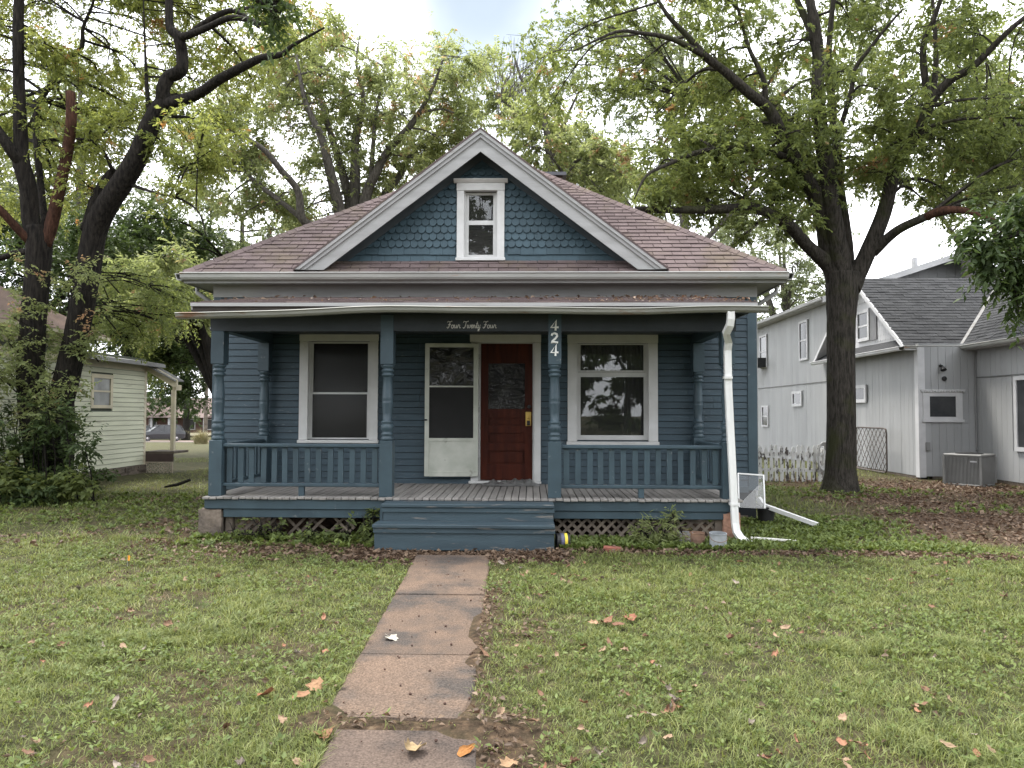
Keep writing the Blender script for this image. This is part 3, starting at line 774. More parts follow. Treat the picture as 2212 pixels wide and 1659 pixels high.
MB().box(PRL, PRR, py0 + .005, py0 + .03, 2.93, pz0 - .032).build('porch_fascia', mat('shadowed_fascia_wood', (.05, .042, .036), (.03, .026, .023), 4, .9, .3, 40), house)  # weathered fascia coloured dark to carry the shadow behind the gutter
# the porch gutter sags away from the fascia at its left end
pg = MB(); prof = gutter_prof(0, 0); n = len(prof); xs = np.linspace(PRL - .12, PRR + .1, 26); vs = []; fs = []
for i, x in enumerate(xs):
    s = 1 - sstep(PRL, -1.6, x); z_ = pz0 - .055 - .09 * s + .018 * math.sin(i * .9) * .3 - .02 * sstep(-1.2, .6, x) + .02 * sstep(1.2, 2.6, x); y_ = py0 - .025 - .05 * s
    vs += [(x, y_ + p[0] * .95, z_ + p[1] * .72) for p in prof]
for i in range(len(xs) - 1):
    for k in range(n): fs.append((i*n+k, i*n+(k+1) % n, (i+1)*n+(k+1) % n, (i+1)*n+k))
fs += [tuple(range(n)), tuple(range(len(xs)*n-1, (len(xs)-1)*n-1, -1))]
pgo = pg.add(vs, fs).build('gutter', mat('dirty_gutter_enamel', (.24, .24, .215), (.17, .17, .15), 2, .5, .05, 40, 0, (.5, 1, 3), .4, ((.15, .085, .05), 2.2, .56, .64)), house); tag(pgo, 'sagging rust-stained gutter on the porch edge')
gt = MB(); z_ = 2.93; gx = HX(1578, 9.1)
def rect_tube(pts, w, d):
    m = MB(); vs = []; fs = []
    for i, p in enumerate(pts):
        p = Vector(p); t = (Vector(pts[min(i+1, len(pts)-1)]) - Vector(pts[max(i-1, 0)])).normalized()
        sx_ = Vector((1, 0, 0)) - t * t.x
        sx_ = sx_.normalized(); sy_ = t.cross(sx_).normalized()
        for (q, r_) in ((-1, -1), (0, -.8), (1, -1), (1, 1), (0, .8), (-1, 1)): vs.append(p + sx_ * (q * w / 2) + sy_ * (r_ * d / 2))
    for i in range(len(pts) - 1):
        for k in range(6): fs.append((i*6+k, i*6+(k+1) % 6, (i+1)*6+(k+1) % 6, (i+1)*6+k))
    fs += [tuple(range(5, -1, -1)), tuple(range((len(pts)-1)*6, len(pts)*6))]
    return m.add(vs, fs)
dsx = HX(1571, 9.35)
ds = rect_tube([(gx, 9.06, 2.93), (gx, 9.06, 2.82), (gx - .005, 9.08, 2.75), (gx - .03, 9.16, 2.66), (dsx, 9.27, 2.56), (dsx, 9.32, 2.46), (dsx + .005, 9.32, 2.0), (dsx + .06, 9.30, .55), (dsx + .07, 9.29, .30), (dsx + .08, 9.27, .20), (dsx + .12, 9.22, .12), (dsx + .18, 9.15, .075), (dsx + .21, 9.11, .07)], .085, .065)
dso = ds.build('downspout', PIPEW, house); tag(dso, 'white downspout at the porch corner with a kicked-out foot')
for hz, o_ in ((2.1, -.002), (.52, .06)): MB().box(dsx + o_ - .05, dsx + o_ + .05, 9.262, 9.36, hz, hz + .03).build('strap', PIPEW, dso)

# writing on beam and post
def ribbon(polys, org, sx, sz, wd, y, name, m, parent, slant=0, th=.004):
    b = MB()
    for pl in polys:
        pts = [Vector((org[0] + (p[0] + slant * p[1]) * sx, y, org[1] + p[1] * sz)) for p in pl]
        b.tube(pts, wd, 6)
    return b.build(name, m, parent)
def arc(cx, cy, rx, ry, a0, a1, n=9): return [(cx + rx * math.cos(R(a0 + (a1 - a0) * i / (n - 1))), cy + ry * math.sin(R(a0 + (a1 - a0) * i / (n - 1)))) for i in range(n)]
GL = {
 'F': ([[(.0, .82), (.08, 1.0), (.25, .93), (.5, .93), (.72, 1.02)], [(.42, .93), (.36, .5), (.27, .12), (.12, .0), (.0, .1), (.06, .2)], [(.15, .5), (.35, .52), (.55, .5)]], .66),
 'T': ([[(.0, .8), (.08, 1.0), (.3, .92), (.55, .92), (.8, 1.02)], [(.45, .92), (.38, .45), (.28, .08), (.12, .0), (.03, .12)]], .62),
 'o': ([arc(.2, .25, .17, .25, 100, 460, 12) + [(.3, .42), (.48, .40)]], .46),
 'u': ([[(.0, .4), (.07, .5), (.06, .2), (.12, .03), (.25, .05), (.36, .25), (.40, .5)], [(.40, .5), (.38, .12), (.46, .0), (.56, .12)]], .54),
 'r': ([[(.0, .1), (.1, .4), (.14, .54), (.2, .45), (.34, .46), (.32, .15), (.4, .0), (.52, .12)]], .5),
 'w': ([[(.0, .4), (.07, .5), (.06, .18), (.13, .02), (.24, .08), (.3, .48), (.3, .15), (.38, .02), (.5, .12), (.55, .48), (.66, .42)]], .62),
 'e': ([[(.0, .15), (.2, .28), (.28, .42), (.2, .52), (.08, .4), (.06, .15), (.16, .0), (.32, .1)]], .33),
 'n': ([[(.0, .1), (.08, .5), (.07, .0), (.09, .25), (.22, .48), (.32, .42), (.32, .1), (.38, .0), (.48, .12)]], .46),
 't': ([[(.0, .12), (.14, .5), (.2, .95), (.14, .3), (.16, .04), (.24, .0), (.34, .12)], [(.04, .62), (.32, .66)]], .32),
 'y': ([[(.0, .4), (.07, .5), (.07, .2), (.15, .05), (.28, .12), (.36, .5), (.32, .0), (.22, -.42), (.08, -.42), (.12, -.2), (.42, .12)]], .46),
}
def script_width(s): return sum(.38 if c == ' ' else GL[c][1] for c in s)
LET = mat('faded_white_lettering', (.62, .60, .56), (.45, .44, .42), 20, .6)
txt = 'Four Twenty Four'; tx0, tx1 = HX(964, FY - .08), HX(1073, FY - .08); tw = script_width(txt) ; sc_ = (tx1 - tx0) / (tw + .1)
polys = []; cx = 0
for c in txt:
    if c == ' ': cx += .38; continue
    polys += [[(p[0] + cx, p[1]) for p in pl] for pl in GL[c][0]]; cx += GL[c][1]
tz = HZ(1018, 709, FY - .08)
ribbon(polys, (tx0, tz), sc_, sc_ * 1.12, .0052, FY - .077, 'lettering', LET, beamf, .12)
NUMW = mat('white_number_paint', (.80, .80, .78), (.68, .68, .66), 15, .5)
D4 = [[(.62, .0), (.62, 1.0), (.02, .30), (.98, .32)]]
D2 = [[(.06, .74), (.14, .92), (.42, 1.0), (.72, .9), (.78, .7), (.6, .45), (.2, .12), (.06, .02), (.5, .06), (.96, .0)]]
px_, pw = FX[2] - .055, .10
for (yt, yb, dg) in ((690, 716, D4), (718, 742, D2), (742, 771, D4)):
    z1_, z0_ = HZ(1197, yt, FY - .085), HZ(1197, yb, FY - .085)
    ribbon(dg, (px_, z0_ + .012), pw, (z1_ - z0_) * .84, .0145, FY - .085, 'number', NUMW, posts[2], .08)
# ------------------------------------------------------------------ ground, path, road
def gh(x, y):
    x = np.asarray(x, float); y = np.asarray(y, float)
    z = .05 * sstep(7.4, 8.9, y) - .05 * sstep(12.5, 17, y)
    z = z - .030 * np.clip(y - 25, 0, 60)
    z = z + .035 * (vnoise(x, y, .7, 3) - .5) + .015 * (vnoise(x, y, 2.3, 5) - .5)
    pl, pr = np.abs(x - (-1.30 + (8.43 - y) * .0375)), np.abs(x - (-.456 + (8.43 - y) * .031))
    z = z - .012 * sstep(.62, .40, np.abs(x + .85)) * (y < 9)
    z = z + (y < 8.5) * (.03 * sstep(.13, .02, pl) * vnoise(x, y, 3, 91) + .045 * sstep(.16, .03, pr) * vnoise(x, y, 3, 92))
    z = z + .026 * sstep(.16, .06, np.abs(y - 4.0 - .03 * np.sin(5 * x))) * sstep(-1.4, -1.2, x) * sstep(.2, -.1, x)
    return z
def dirt_f(x, y):
    x = np.asarray(x, float); y = np.asarray(y, float)
    n = vnoise(x, y, 1.1, 9) * .6 + vnoise(x, y, 3.1, 10) * .4
    d = sstep(.17, .05, np.abs(y - 8.62 - .05 * np.sin(x * 2))) * sstep(.2, .5, x) * sstep(6.0, 5.0, x) * .95
    d = np.maximum(d, sstep(8.1, 8.35, y + .2 * n) * sstep(9.0, 8.9, y) * sstep(-2.3, -1.9, x + .3 * n) * sstep(.7, .3, x))
    d = np.maximum(d, sstep(9.25, 9.4, y) * sstep(11.4, 11.3, y) * sstep(-4.3, -4.1, x) * sstep(2.8, 2.6, x))
    r = sstep(4.1, 6.2, x + 1.4 * (n - .5) - .12 * (y - 9)) * sstep(8.3, 9.3, y + 1.2 * (n - .5)) * sstep(22, 17, y)
    d = np.maximum(d, r * (.72 + .28 * sstep(.35, .55, n)))
    l = sstep(8.25, 8.5, y + .3 * (n - .5)) * sstep(9.05, 8.9, y) * sstep(-4.3, -3.6, x) * sstep(-1.6, -1.9, x)
    d = np.maximum(d, l * .6)
    d = np.maximum(d, sstep(.24, .04, np.abs(x + .36 + .06 * n)) * sstep(8.6, 7.8, y) * (y > 3) * sstep(.3, .55, n) * .9)
    d = np.maximum(d, .55 * sstep(.62, .8, n) * (y < 12))
    d = np.maximum(d, sstep(.16, .06, np.abs(y - 4.0)) * sstep(-1.4, -1.2, x) * sstep(.25, 0., x) * .9)
    d = np.maximum(d, sstep(.45, .1, np.abs(x + .16)) * sstep(.8, .2, np.abs(y - 3.7)) * .85)
    d = np.maximum(d, sstep(8.6, 9.4, y) * sstep(-3.9, -4.4, x) * sstep(12.8, 11, y) * sstep(.55, .75, n) * .7)
    return np.clip(d, 0, 1)
xs = np.unique(np.concatenate([np.linspace(-400, -40, 12), np.linspace(-40, -12, 29), np.linspace(-12, -7, 21), np.linspace(-7, 13, 134), np.linspace(13, 40, 28), np.linspace(40, 400, 12)]))
ys = np.unique(np.concatenate([np.linspace(-300, -10, 15), np.linspace(-10, 2, 25), np.linspace(2, 20, 121), np.linspace(20, 40, 41), np.linspace(40, 120, 41), np.linspace(120, 600, 12)]))
GX, GY = np.meshgrid(xs, ys); GZ = gh(GX, GY) - .012
qi = np.arange(GX.size).reshape(GX.shape)
quads = np.stack([qi[:-1, :-1], qi[:-1, 1:], qi[1:, 1:], qi[1:, :-1]], -1).reshape(-1, 4)
gm = bpy.data.materials.new('lawn_soil'); gm.use_nodes = True; t = gm.node_tree; N = t.nodes; L = t.links
b_ = N['Principled BSDF']; b_.inputs['Roughness'].default_value = .95; b_.inputs['Specular IOR Level'].default_value = .1
at_ = N.new('ShaderNodeAttribute'); at_.attribute_name = 'dirt'
geo = N.new('ShaderNodeNewGeometry')
def nn(s, d=5, r=.6):
    n = N.new('ShaderNodeTexNoise'); n.inputs['Scale'].default_value = s; n.inputs['Detail'].default_value = d; n.inputs['Roughness'].default_value = r
    L.new(geo.outputs['Position'], n.inputs['Vector']); return n.outputs['Fac']
def rmp(f, cs):
    r = N.new('ShaderNodeValToRGB'); e = r.color_ramp.elements
    e[0].position, e[0].color = cs[0][0], cs[0][1] + (1,); e[1].position, e[1].color = cs[-1][0], cs[-1][1] + (1,)
    for p, c in cs[1:-1]:
        x = e.new(p); x.color = c + (1,)
    L.new(f, r.inputs[0]); return r.outputs[0]
ca = rmp(nn(7), [(.3, (.035, .036, .016)), (.5, (.06, .06, .028)), (.7, (.11, .095, .055))])
cb = rmp(nn(16), [(.3, (.035, .024, .017)), (.5, (.075, .05, .035)), (.62, (.13, .085, .055)), (.75, (.2, .15, .10))])
mxn = N.new('ShaderNodeMix'); mxn.data_type = 'RGBA'; L.new(at_.outputs['Fac'], mxn.inputs[0]); L.new(ca, mxn.inputs[6]); L.new(cb, mxn.inputs[7]); L.new(mxn.outputs[2], b_.inputs['Base Color'])
bp = N.new('ShaderNodeBump'); bp.inputs['Strength'].default_value = 1; bp.inputs['Distance'].default_value = .04; L.new(nn(30, 6, .7), bp.inputs['Height']); L.new(bp.outputs[0], b_.inputs['Normal'])
gme = np_mesh('ground', np.stack([GX, GY, GZ], -1).reshape(-1, 3), quads, mat=gm, smooth=True)
a_ = gme.attributes.new('dirt', 'FLOAT', 'POINT'); a_.data.foreach_set('value', dirt_f(GX, GY).ravel().astype(np.float32))
obj('ground', gme, kind='structure')

CONC = mat('pinkish_concrete', (.128, .090, .066), (.104, .076, .058), 2.6, .9, .6, 70, .05, (1, 1, 1), .15, ((.060, .051, .045), 1.5, .47, .62), fine=.55)
path = empty('path', (-.9, 6, 0)); tag(path, kind='structure')
def slab(x00, x01, y0, x10, x11, y1, ztop0, ztop1, seed, mt=CONC, bite=0):
    """slab with uneven edges, from (x00..x01, y0) to (x10..x11, y1)"""
    rr = random.Random(seed); n = 16; L_, R_ = [], []
    for i in range(n + 1):
        f = i / n; y = y0 + (y1 - y0) * f; e = .005
        L_.append((x00 + (x10 - x00) * f + rr.uniform(-e, e), y)); R_.append((x01 + (x11 - x01) * f + rr.uniform(-e, e) - bite * max(0, 1 - f * 3.2), y))
    ol = L_ + R_[::-1]; m = len(ol); cx = sum(p[0] for p in ol) / m; cy = sum(p[1] for p in ol) / m
    zf = lambda y: ztop0 + (ztop1 - ztop0) * (y - y0) / (y1 - y0)
    ins = lambda p: (p[0] + (.014 if p[0] < cx else -.014), p[1] + (.006 if p[1] < cy else -.006))
    vs = [(p[0], p[1], zf(p[1]) - .12) for p in ol] + [(p[0], p[1], zf(p[1]) - .012) for p in ol] + [(*ins(p), zf(p[1])) for p in ol]
    fs = [tuple(2 * m + i for i in range(m))[::-1]]
    for k in (0, 1): fs += [(k*m+i, k*m+(i+1) % m, (k+1)*m+(i+1) % m, (k+1)*m+i)[::-1] for i in range(m)]
    return MB().add(vs, fs).build('slab', mt, path)
pxl = lambda y: -1.30 + (8.43 - y) * .0375
pxr = lambda y: -.456 + (8.43 - y) * .031
for s, (y0, y1, dz) in enumerate(((6.768, 8.43, .006), (5.128, 6.752, 0), (4.06, 5.112, .004))):
    slab(pxl(y0), pxr(y0), y0, pxl(y1), pxr(y1), y1, .0 + dz + .02 * max(0, y0 - 6.5), .0 + dz + .02 * max(0, y1 - 6.5), s, bite=.06 if s == 2 else 0)
slab(-.86, -.14, 1.5, -1.03, -.26, 3.93, .0, -.004, 9, mat('old_sidewalk_concrete', (.105, .078, .062), (.082, .062, .051), 1.8, .9, .5, 70, .05, (1, 1, 1), .15, ((.045, .038, .034), 1.3, .48, .64), fine=.5))
# far street on the lower ground
rx = np.linspace(-120, 60, 91); ry = np.linspace(72, 81.5, 6)
RX, RY = np.meshgrid(rx, ry); qi = np.arange(RX.size).reshape(RX.shape)
obj('road', np_mesh('road', np.stack([RX, RY, gh(RX, RY) + .06], -1).reshape(-1, 3), np.stack([qi[:-1, :-1], qi[:-1, 1:], qi[1:, 1:], qi[1:, :-1]], -1).reshape(-1, 4), mat=mat('brick_street', (.20, .13, .11), (.15, .10, .09), 2, .85, .2, 8), smooth=True), kind='structure')
for yy in (71.85, 81.5):
    vs = []
    for x in rx:
        z = float(gh(x, yy)); vs += [(x, yy, z - .1), (x, yy, z + .07), (x, yy + .16, z + .07), (x, yy + .16, z - .1)]
    fs = [(i*4+k, i*4+(k+1) % 4, i*4+4+(k+1) % 4, i*4+4+k) for i in range(len(rx)-1) for k in range(3)]
    MB().add(vs, fs).build('kerb', mat('kerb_concrete', (.30, .27, .24), None, 3, .9), None, kind='structure')
# streets on the photographer's side
rx = np.linspace(-60, 60, 31); ry = np.linspace(-12, -5, 4); RX, RY = np.meshgrid(rx, ry); qi = np.arange(RX.size).reshape(RX.shape)
obj('road', np_mesh('road_b', np.stack([RX, RY, gh(RX, RY) + .05], -1).reshape(-1, 3), np.stack([qi[:-1, :-1], qi[:-1, 1:], qi[1:, 1:], qi[1:, :-1]], -1).reshape(-1, 4), mat=mat('asphalt', (.06, .058, .056), None, 3, .9, .3, 60), smooth=True), kind='structure')

# ------------------------------------------------------------------ grass: blades as geometry
def in_house(x, y):
    return ((x > XL) & (x < XR) & (y > WY)) | ((x > PL - .1) & (x < PR + .1) & (y > FY - .05) & (y < WY + .1)) | ((x > -1.86) & (x < .32) & (y > 8.72) & (y < 9.6))
def on_path(x, y):
    e = .05 * vnoise(x, y, 4, 71)
    return ((x > -1.30 + (8.43 - y) * .0375 + e - .01) & (x < -.456 + (8.43 - y) * .031 - e + .01) & (y > 4.06) & (y < 8.43)) | ((x > -1.01) & (x < -.27) & (y < 3.93))
def neigh(x, y): return (x < -9.6) & (y > 11) & (y < 24) | (x > 9.9) & (y > 19.2) | (x > 11.4)
def blades(n, x, y, h, wd, name, m, bend=1.9, simple=False):
    """curved tapering blades: 5 vertices, one quad and one triangle"""
    z = gh(x, y) - .014; a = rng.uniform(0, 2 * np.pi, n); lean = rng.uniform(.15, bend, n) * h
    ca, sa = np.cos(a), np.sin(a); tw = a + rng.uniform(1.1, 2.0, n); ct, st = np.cos(tw) * wd / 2, np.sin(tw) * wd / 2
    base = np.stack([x, y, z], -1); mid = np.stack([x + ca * lean * .35, y + sa * lean * .35, z + h * .6], -1); tip = np.stack([x + ca * lean, y + sa * lean, z + h * rng.uniform(.72, 1.0, n)], -1)
    s = np.stack([ct, st, np.zeros(n)], -1)
    if simple:
        i = np.arange(n) * 3
        return np.stack([base - s, base + s, tip], 1).reshape(-1, 3), np.zeros((0, 4), int), np.stack([i, i + 1, i + 2], -1)
    v = np.stack([base - s, base + s, mid + s * .8, mid - s * .8, tip], 1).reshape(-1, 3)
    i = np.arange(n) * 5
    return v, np.stack([i, i + 1, i + 2, i + 3], -1), np.stack([i + 3, i + 2, i + 4], -1)
GRASS = leaf_mat('grass_blade', [(.056, .074, .024), (.118, .145, .045), (.182, .21, .070), (.265, .28, .115), (.40, .37, .22)], (.24, .19, .12), .35, 5.5, .66)
def lawn(name, label, n, y0, y1, xr, hs, ws, pw=1.0, left=None, right=None):
    u = rng.uniform(0, 1, n); y = y0 + (y1 - y0) * u ** pw
    x = rng.uniform(-1, 1, n) * (xr[0] * y + xr[1]) + .02 * y
    d = dirt_f(x, y); thin = .25 + .75 * sstep(.3, .52, vnoise(x, y, 1.6, 21) * .45 + vnoise(x, y, 7, 22) * .55)
    keep = (rng.uniform(0, 1, n) < (1 - d) ** 1.6 * thin) & ~in_house(x, y) & ~on_path(x, y) & ~neigh(x, y)
    x, y = x[keep], y[keep]; n = len(x)
    tall = (1 + .9 * sstep(.62, .85, vnoise(x, y, 1.3, 31))) * (.55 + .9 * vnoise(x, y, 9, 33))
    h = rng.uniform(hs[0], hs[1], n) * tall; wd = rng.uniform(ws[0], ws[1], n)
    v, q, t = blades(n, x, y, h, wd, name, GRASS, simple=name == 'c')
    return v, q, t
parts = [lawn('a', '', 195000, 2.7, 5.6, (.78, .6), (.012, .04), (.0028, .0065)),
         lawn('b', '', 205000, 5.2, 9.4, (.78, .6), (.014, .045), (.0045, .0095)),
         lawn('c', '', 140000, 9.0, 27, (.85, .5), (.03, .07), (.008, .018))]
vs, qs, ts_ = [], [], []; o_ = 0
for v, q, t in parts:
    vs.append(v); qs.append(q + o_); ts_.append(t + o_); o_ += len(v)
obj('grass', np_mesh('grass', np.concatenate(vs), np.concatenate(qs), np.concatenate(ts_), GRASS), kind='stuff', label='short patchy lawn grass around the house')

# ------------------------------------------------------------------ loose leaf shapes
def leaf_quads(base, ax, nr, L, W, fold=.12):
    """one folded kite per leaf"""
    sd = np.cross(ax, nr); sd /= np.linalg.norm(sd, axis=1, keepdims=True) + 1e-9
    up = np.cross(sd, ax)
    m = base + ax * (L * .42)[:, None] + up * (W * fold)[:, None]
    tip = base + ax * L[:, None] - up * (L * .06)[:, None]
    v = np.stack([base, m - sd * (W / 2)[:, None], tip, m + sd * (W / 2)[:, None]], 1).reshape(-1, 3)
    i = np.arange(len(base)) * 4
    # split along the midrib so that both halves fold
    return v, np.concatenate([np.stack([i, i + 1, i + 2], -1), np.stack([i, i + 2, i + 3], -1)])
def unit(v): return v / (np.linalg.norm(v, axis=-1, keepdims=True) + 1e-9)
def rosettes(x, y, k, Ls, Ws, rise):
    """low broad-leaved plants: k leaves round a point"""
    n = len(x); x = np.repeat(x, k); y = np.repeat(y, k); a = rng.uniform(0, 2 * np.pi, n * k); e = rng.uniform(rise[0], rise[1], n * k)
    ax = np.stack([np.cos(a) * np.cos(e), np.sin(a) * np.cos(e), np.sin(e)], -1); nr = unit(np.stack([-np.cos(a) * np.sin(e), -np.sin(a) * np.sin(e), np.cos(e)], -1) + rng.normal(0, .25, (n * k, 3)))
    b = np.stack([x, y, gh(x, y)], -1) + ax * .01 + np.stack([np.zeros(n*k), np.zeros(n*k), rng.uniform(0, .03, n*k)], -1)
    L_ = rng.uniform(Ls[0], Ls[1], n * k); return leaf_quads(b, ax, nr, L_, L_ * rng.uniform(Ws[0], Ws[1], n * k))
def scatter(n, x0, x1, y0, y1, f):
    x = rng.uniform(x0, x1, n); y = rng.uniform(y0, y1, n); k = (rng.uniform(0, 1, n) < f(x, y)) & ~in_house(x, y) & ~on_path(x, y) & ~neigh(x, y)
    return x[k], y[k]
def merge(lst):
    vs = []; ts = []; o = 0
    for v, t in lst: vs.append(v); ts.append(t + o); o += len(v)
    return np.concatenate(vs), np.concatenate(ts)
WEED = leaf_mat('broad_weed_leaf', [(.055, .08, .022), (.10, .135, .036), (.15, .19, .055), (.21, .245, .085)], None, .3, 2.5)
lw1 = scatter(17000, -5.5, 6, 2.7, 9, lambda x, y: (.22 + .78 * sstep(.45, .7, vnoise(x, y, 1.4, 41))) * (1 - dirt_f(x, y)))
cov = merge([rosettes(*lw1, 6, (.015, .045), (.3, .7), (.1, .9))])
obj('clover', np_mesh('clover', cov[0], tris=cov[1], mat=WEED), kind='stuff', label='clover and plantain growing among the lawn grass')
c1 = scatter(1900, 2.4, 6.0, 8.75, 11.6, lambda x, y: sstep(6.0, 4.3, x + .5 * vnoise(x, y, 1.2, 44)) * (1 - .8 * (np.abs(y - 8.6) < .15)))
c2 = scatter(800, .35, 2.7, 8.72, 9.5, lambda x, y: .9 + 0 * x)
c3 = scatter(450, -4.3, -1.75, 8.8, 9.5, lambda x, y: .2 + .6 * sstep(9.0, 9.3, y))
c4 = scatter(1300, -11, -4.2, 9.4, 14.5, lambda x, y: sstep(9.6, 12, y + 1.4 * vnoise(x, y, .9, 45)) * .8)
c5 = scatter(2200, 4, 11, 12, 18.5, lambda x, y: .7 * sstep(.45, .65, vnoise(x, y, 1.0, 46)))
cov = merge([rosettes(*c1, 8, (.03, .07), (.45, .8), (.15, 1.1)), rosettes(*c2, 8, (.03, .07), (.45, .8), (.2, 1.2)), rosettes(*c3, 8, (.035, .09), (.45, .8), (.2, 1.2)),
             rosettes(*c4, 8, (.035, .085), (.45, .8), (.15, 1.1)), rosettes(*c5, 7, (.03, .08), (.4, .8), (.2, 1.1))])
obj('creeping_ground_cover', np_mesh('ground_cover', cov[0], tris=cov[1], mat=WEED), kind='stuff', label='dark creeping ground cover beside the porch and trees')
# fallen leaf litter
LITT = leaf_mat('dry_leaf_litter', [(.05, .034, .023), (.095, .064, .043), (.15, .102, .067), (.22, .16, .11), (.31, .245, .175)], None, .15, 3)
def litter_pts(n, x0, x1, y0, y1, f):
    return scatter(n, x0, x1, y0, y1, f)
def litter(x, y, Ls, lift=.02):
    n = len(x); a = rng.uniform(0, 2 * np.pi, n); e = rng.normal(0, .35, n)
    ax = np.stack([np.cos(a) * np.cos(e), np.sin(a) * np.cos(e), np.sin(e)], -1); nr = unit(rng.normal(0, .5, (n, 3)) + np.array([0, 0, 1.]))
    b = np.stack([x, y, gh(x, y) + rng.uniform(.0, lift, n)], -1); L_ = rng.uniform(Ls[0], Ls[1], n)
    return leaf_quads(b, ax, nr, L_, L_ * rng.uniform(.35, .8, n), .35)
l1 = litter(*litter_pts(11000, 4, 12, 8.5, 19, lambda x, y: dirt_f(x, y)), (.04, .10))
l2 = litter(*litter_pts(5200, -4.8, .5, 8.0, 9.2, lambda x, y: np.clip(dirt_f(x, y), .15, 1)), (.03, .08))
l3 = litter(*litter_pts(2500, .3, 6, 8.4, 8.85, lambda x, y: dirt_f(x, y)), (.03, .07))
l4 = litter(*litter_pts(9000, -5.5, 6, 2.8, 8.8, lambda x, y: .07 + .6 * sstep(.60, .74, vnoise(x, y, 1.9, 51) * .7 + vnoise(x, y, 6, 52) * .3)), (.02, .055))
l5 = litter(*litter_pts(4200, -1.2, .1, 2.9, 8.4, lambda x, y: dirt_f(x, y)), (.015, .055))
l6 = litter(*litter_pts(3200, -10, -4.2, 8.6, 14, lambda x, y: sstep(.55, .7, vnoise(x, y, 1.0, 53))), (.04, .09))
n = 900; x = rng.uniform(PRL, PRR, n); y = rng.uniform(py0, WY - .1, n); k = rng.uniform(0, 1, n) < .15 + .8 * sstep(.2, 2.2, x); x, y = x[k], y[k]; n = len(x)
a = rng.uniform(0, 6.28, n); L_ = rng.uniform(.03, .08, n)
l7 = leaf_quads(np.stack([x, y, pz0 + (y - py0) * PS + rng.uniform(.012, .035, n)], -1), np.stack([np.cos(a), np.sin(a), rng.normal(.1, .3, n)], -1), unit(rng.normal(0, .4, (n, 3)) + np.array([0, 0, 1.])), L_, L_ * .6, .3)
lv = merge([l1, l2, l3, l4, l5, l6, l7])
obj('leaf_litter', np_mesh('leaf_litter', lv[0], tris=lv[1], mat=LITT), kind='stuff', label='dry brown leaf litter on soil, lawn and porch roof')
# ------------------------------------------------------------------ neighbour on the right (gray)
GSID = mat('gray_board_siding', (.325, .33, .335), (.285, .29, .294), 1.5, .7, .12, 40, .03, (1, 1, .3), .25, ((.16, .16, .16), 1.5, .66, .85))
GTRIM = mat('pale_gray_trim', (.50, .50, .51), (.43, .43, .44), 3, .6, .05, 40)
GSHIN = mat('charcoal_shingle', (.050, .051, .054), (.036, .037, .040), 3, .95, .5, 120, .2, fine=.3, island=True)
RXW, RYA, RX2 = 10.1, 19.4, 11.57
gray = empty('house', (12, 22, 0), 'gray board-sided house beyond the large tree with charcoal roof', 'house')
def boards(axis, c, a0, a1, z0, z1, opens, parent, wd=.203, out=-1, ztop=None):
    """vertical boards on the plane axis = c, one object a board, cut by the openings"""
    n = max(1, round((a1 - a0) / wd)); w = (a1 - a0) / n
    for i in range(n):
        p, q = a0 + i * w, a0 + (i + 1) * w; mid = (p + q) / 2
        zt = ztop(mid) if ztop else z1
        segs = [(z0, zt)]
        for (o0, o1, b0, b1) in opens:
            if q <= o0 + .02 or p >= o1 - .02: continue
            ns = []
            for (s0, s1) in segs:
                if b0 > s0: ns.append((s0, min(b0, s1)))
                if b1 < s1: ns.append((max(b1, s0), s1))
            segs = ns
        for (s0, s1) in segs:
            if s1 - s0 < .03: continue
            t = .014 + random.uniform(-.002, .002)
            if axis == 'x': MB().box(c + out * t, c, p + .0035, q - .0035, s0, s1).build('board', GSID, parent)
            else: MB().box(p + .0035, q - .0035, c + out * t, c, s0, s1).build('board', GSID, parent)
def side_window(parent, X, y0, y1, z0, z1, tw=.09, rail=None, name='window', glass=GLASS):
    w = empty(name, (X, (y0 + y1) / 2, z0), parent=parent)
    f = MB().box(X - .05, X - .001, y0, y0 + tw, z0, z1).box(X - .05, X - .001, y1 - tw, y1, z0, z1).box(X - .05, X - .001, y0 + tw, y1 - tw, z0, z0 + tw).box(X - .05, X - .001, y0 + tw, y1 - tw, z1 - tw, z1)
    if rail: f.box(X - .035, X - .001, y0 + tw, y1 - tw, rail - .025, rail + .025)
    f.build('frame', GTRIM, w)
    MB().box(X - .02, X - .012, y0 + tw, y1 - tw, z0 + tw, z1 - tw).build('pane', glass, w)
    return w
DGL = mat('dark_window_glass', (.03, .032, .035), (.05, .052, .055), 2, .12, spec=.25)
def pz(xv, yv, X): return PX(xv, X, yv).z
def py(xv, X): return PX(xv, X).y
z2e = 5.55
gw2 = MB().box(RXW, RXW + .1, RYA + .0, 33, -.6, 3.5).box(RXW + .001, RXW + .1, 25.1, 33, 3.5, z2e).box(RXW + .1, RX2, RYA, RYA + .1, -.4, 3.5).box(RX2, RX2 + .1, 10.5, RYA, -.4, 3.5).build('wall', GSID, gray)
w1 = (py(1748, RXW), py(1733, RXW), pz(1740, 785, RXW), pz(1740, 700, RXW))     # tall upper window
w1 = (py(1749, RXW), py(1731, RXW), pz(1740, 778, RXW), pz(1740, 692, RXW))
w2 = (py(1660, RXW), py(1645, RXW), pz(1652, 795, RXW), pz(1652, 724, RXW))
w3 = (py(1735, RXW), py(1714, RXW), pz(1725, 878, RXW), pz(1725, 845, RXW))
w4 = (py(1662, RXW), py(1648, RXW), pz(1655, 922, RXW), pz(1655, 876, RXW))
w5 = (py(1875, RXW), py(1845, RXW), pz(1860, 870, RXW), pz(1860, 832, RXW))
sides = [w1, w2, w3, w4, w5]
boards('x', RXW, 25.15, 33, -.6, z2e, sides, gw2)
boards('x', RXW, RYA + .1, 25.05, .05, 3.42, sides, gw2)
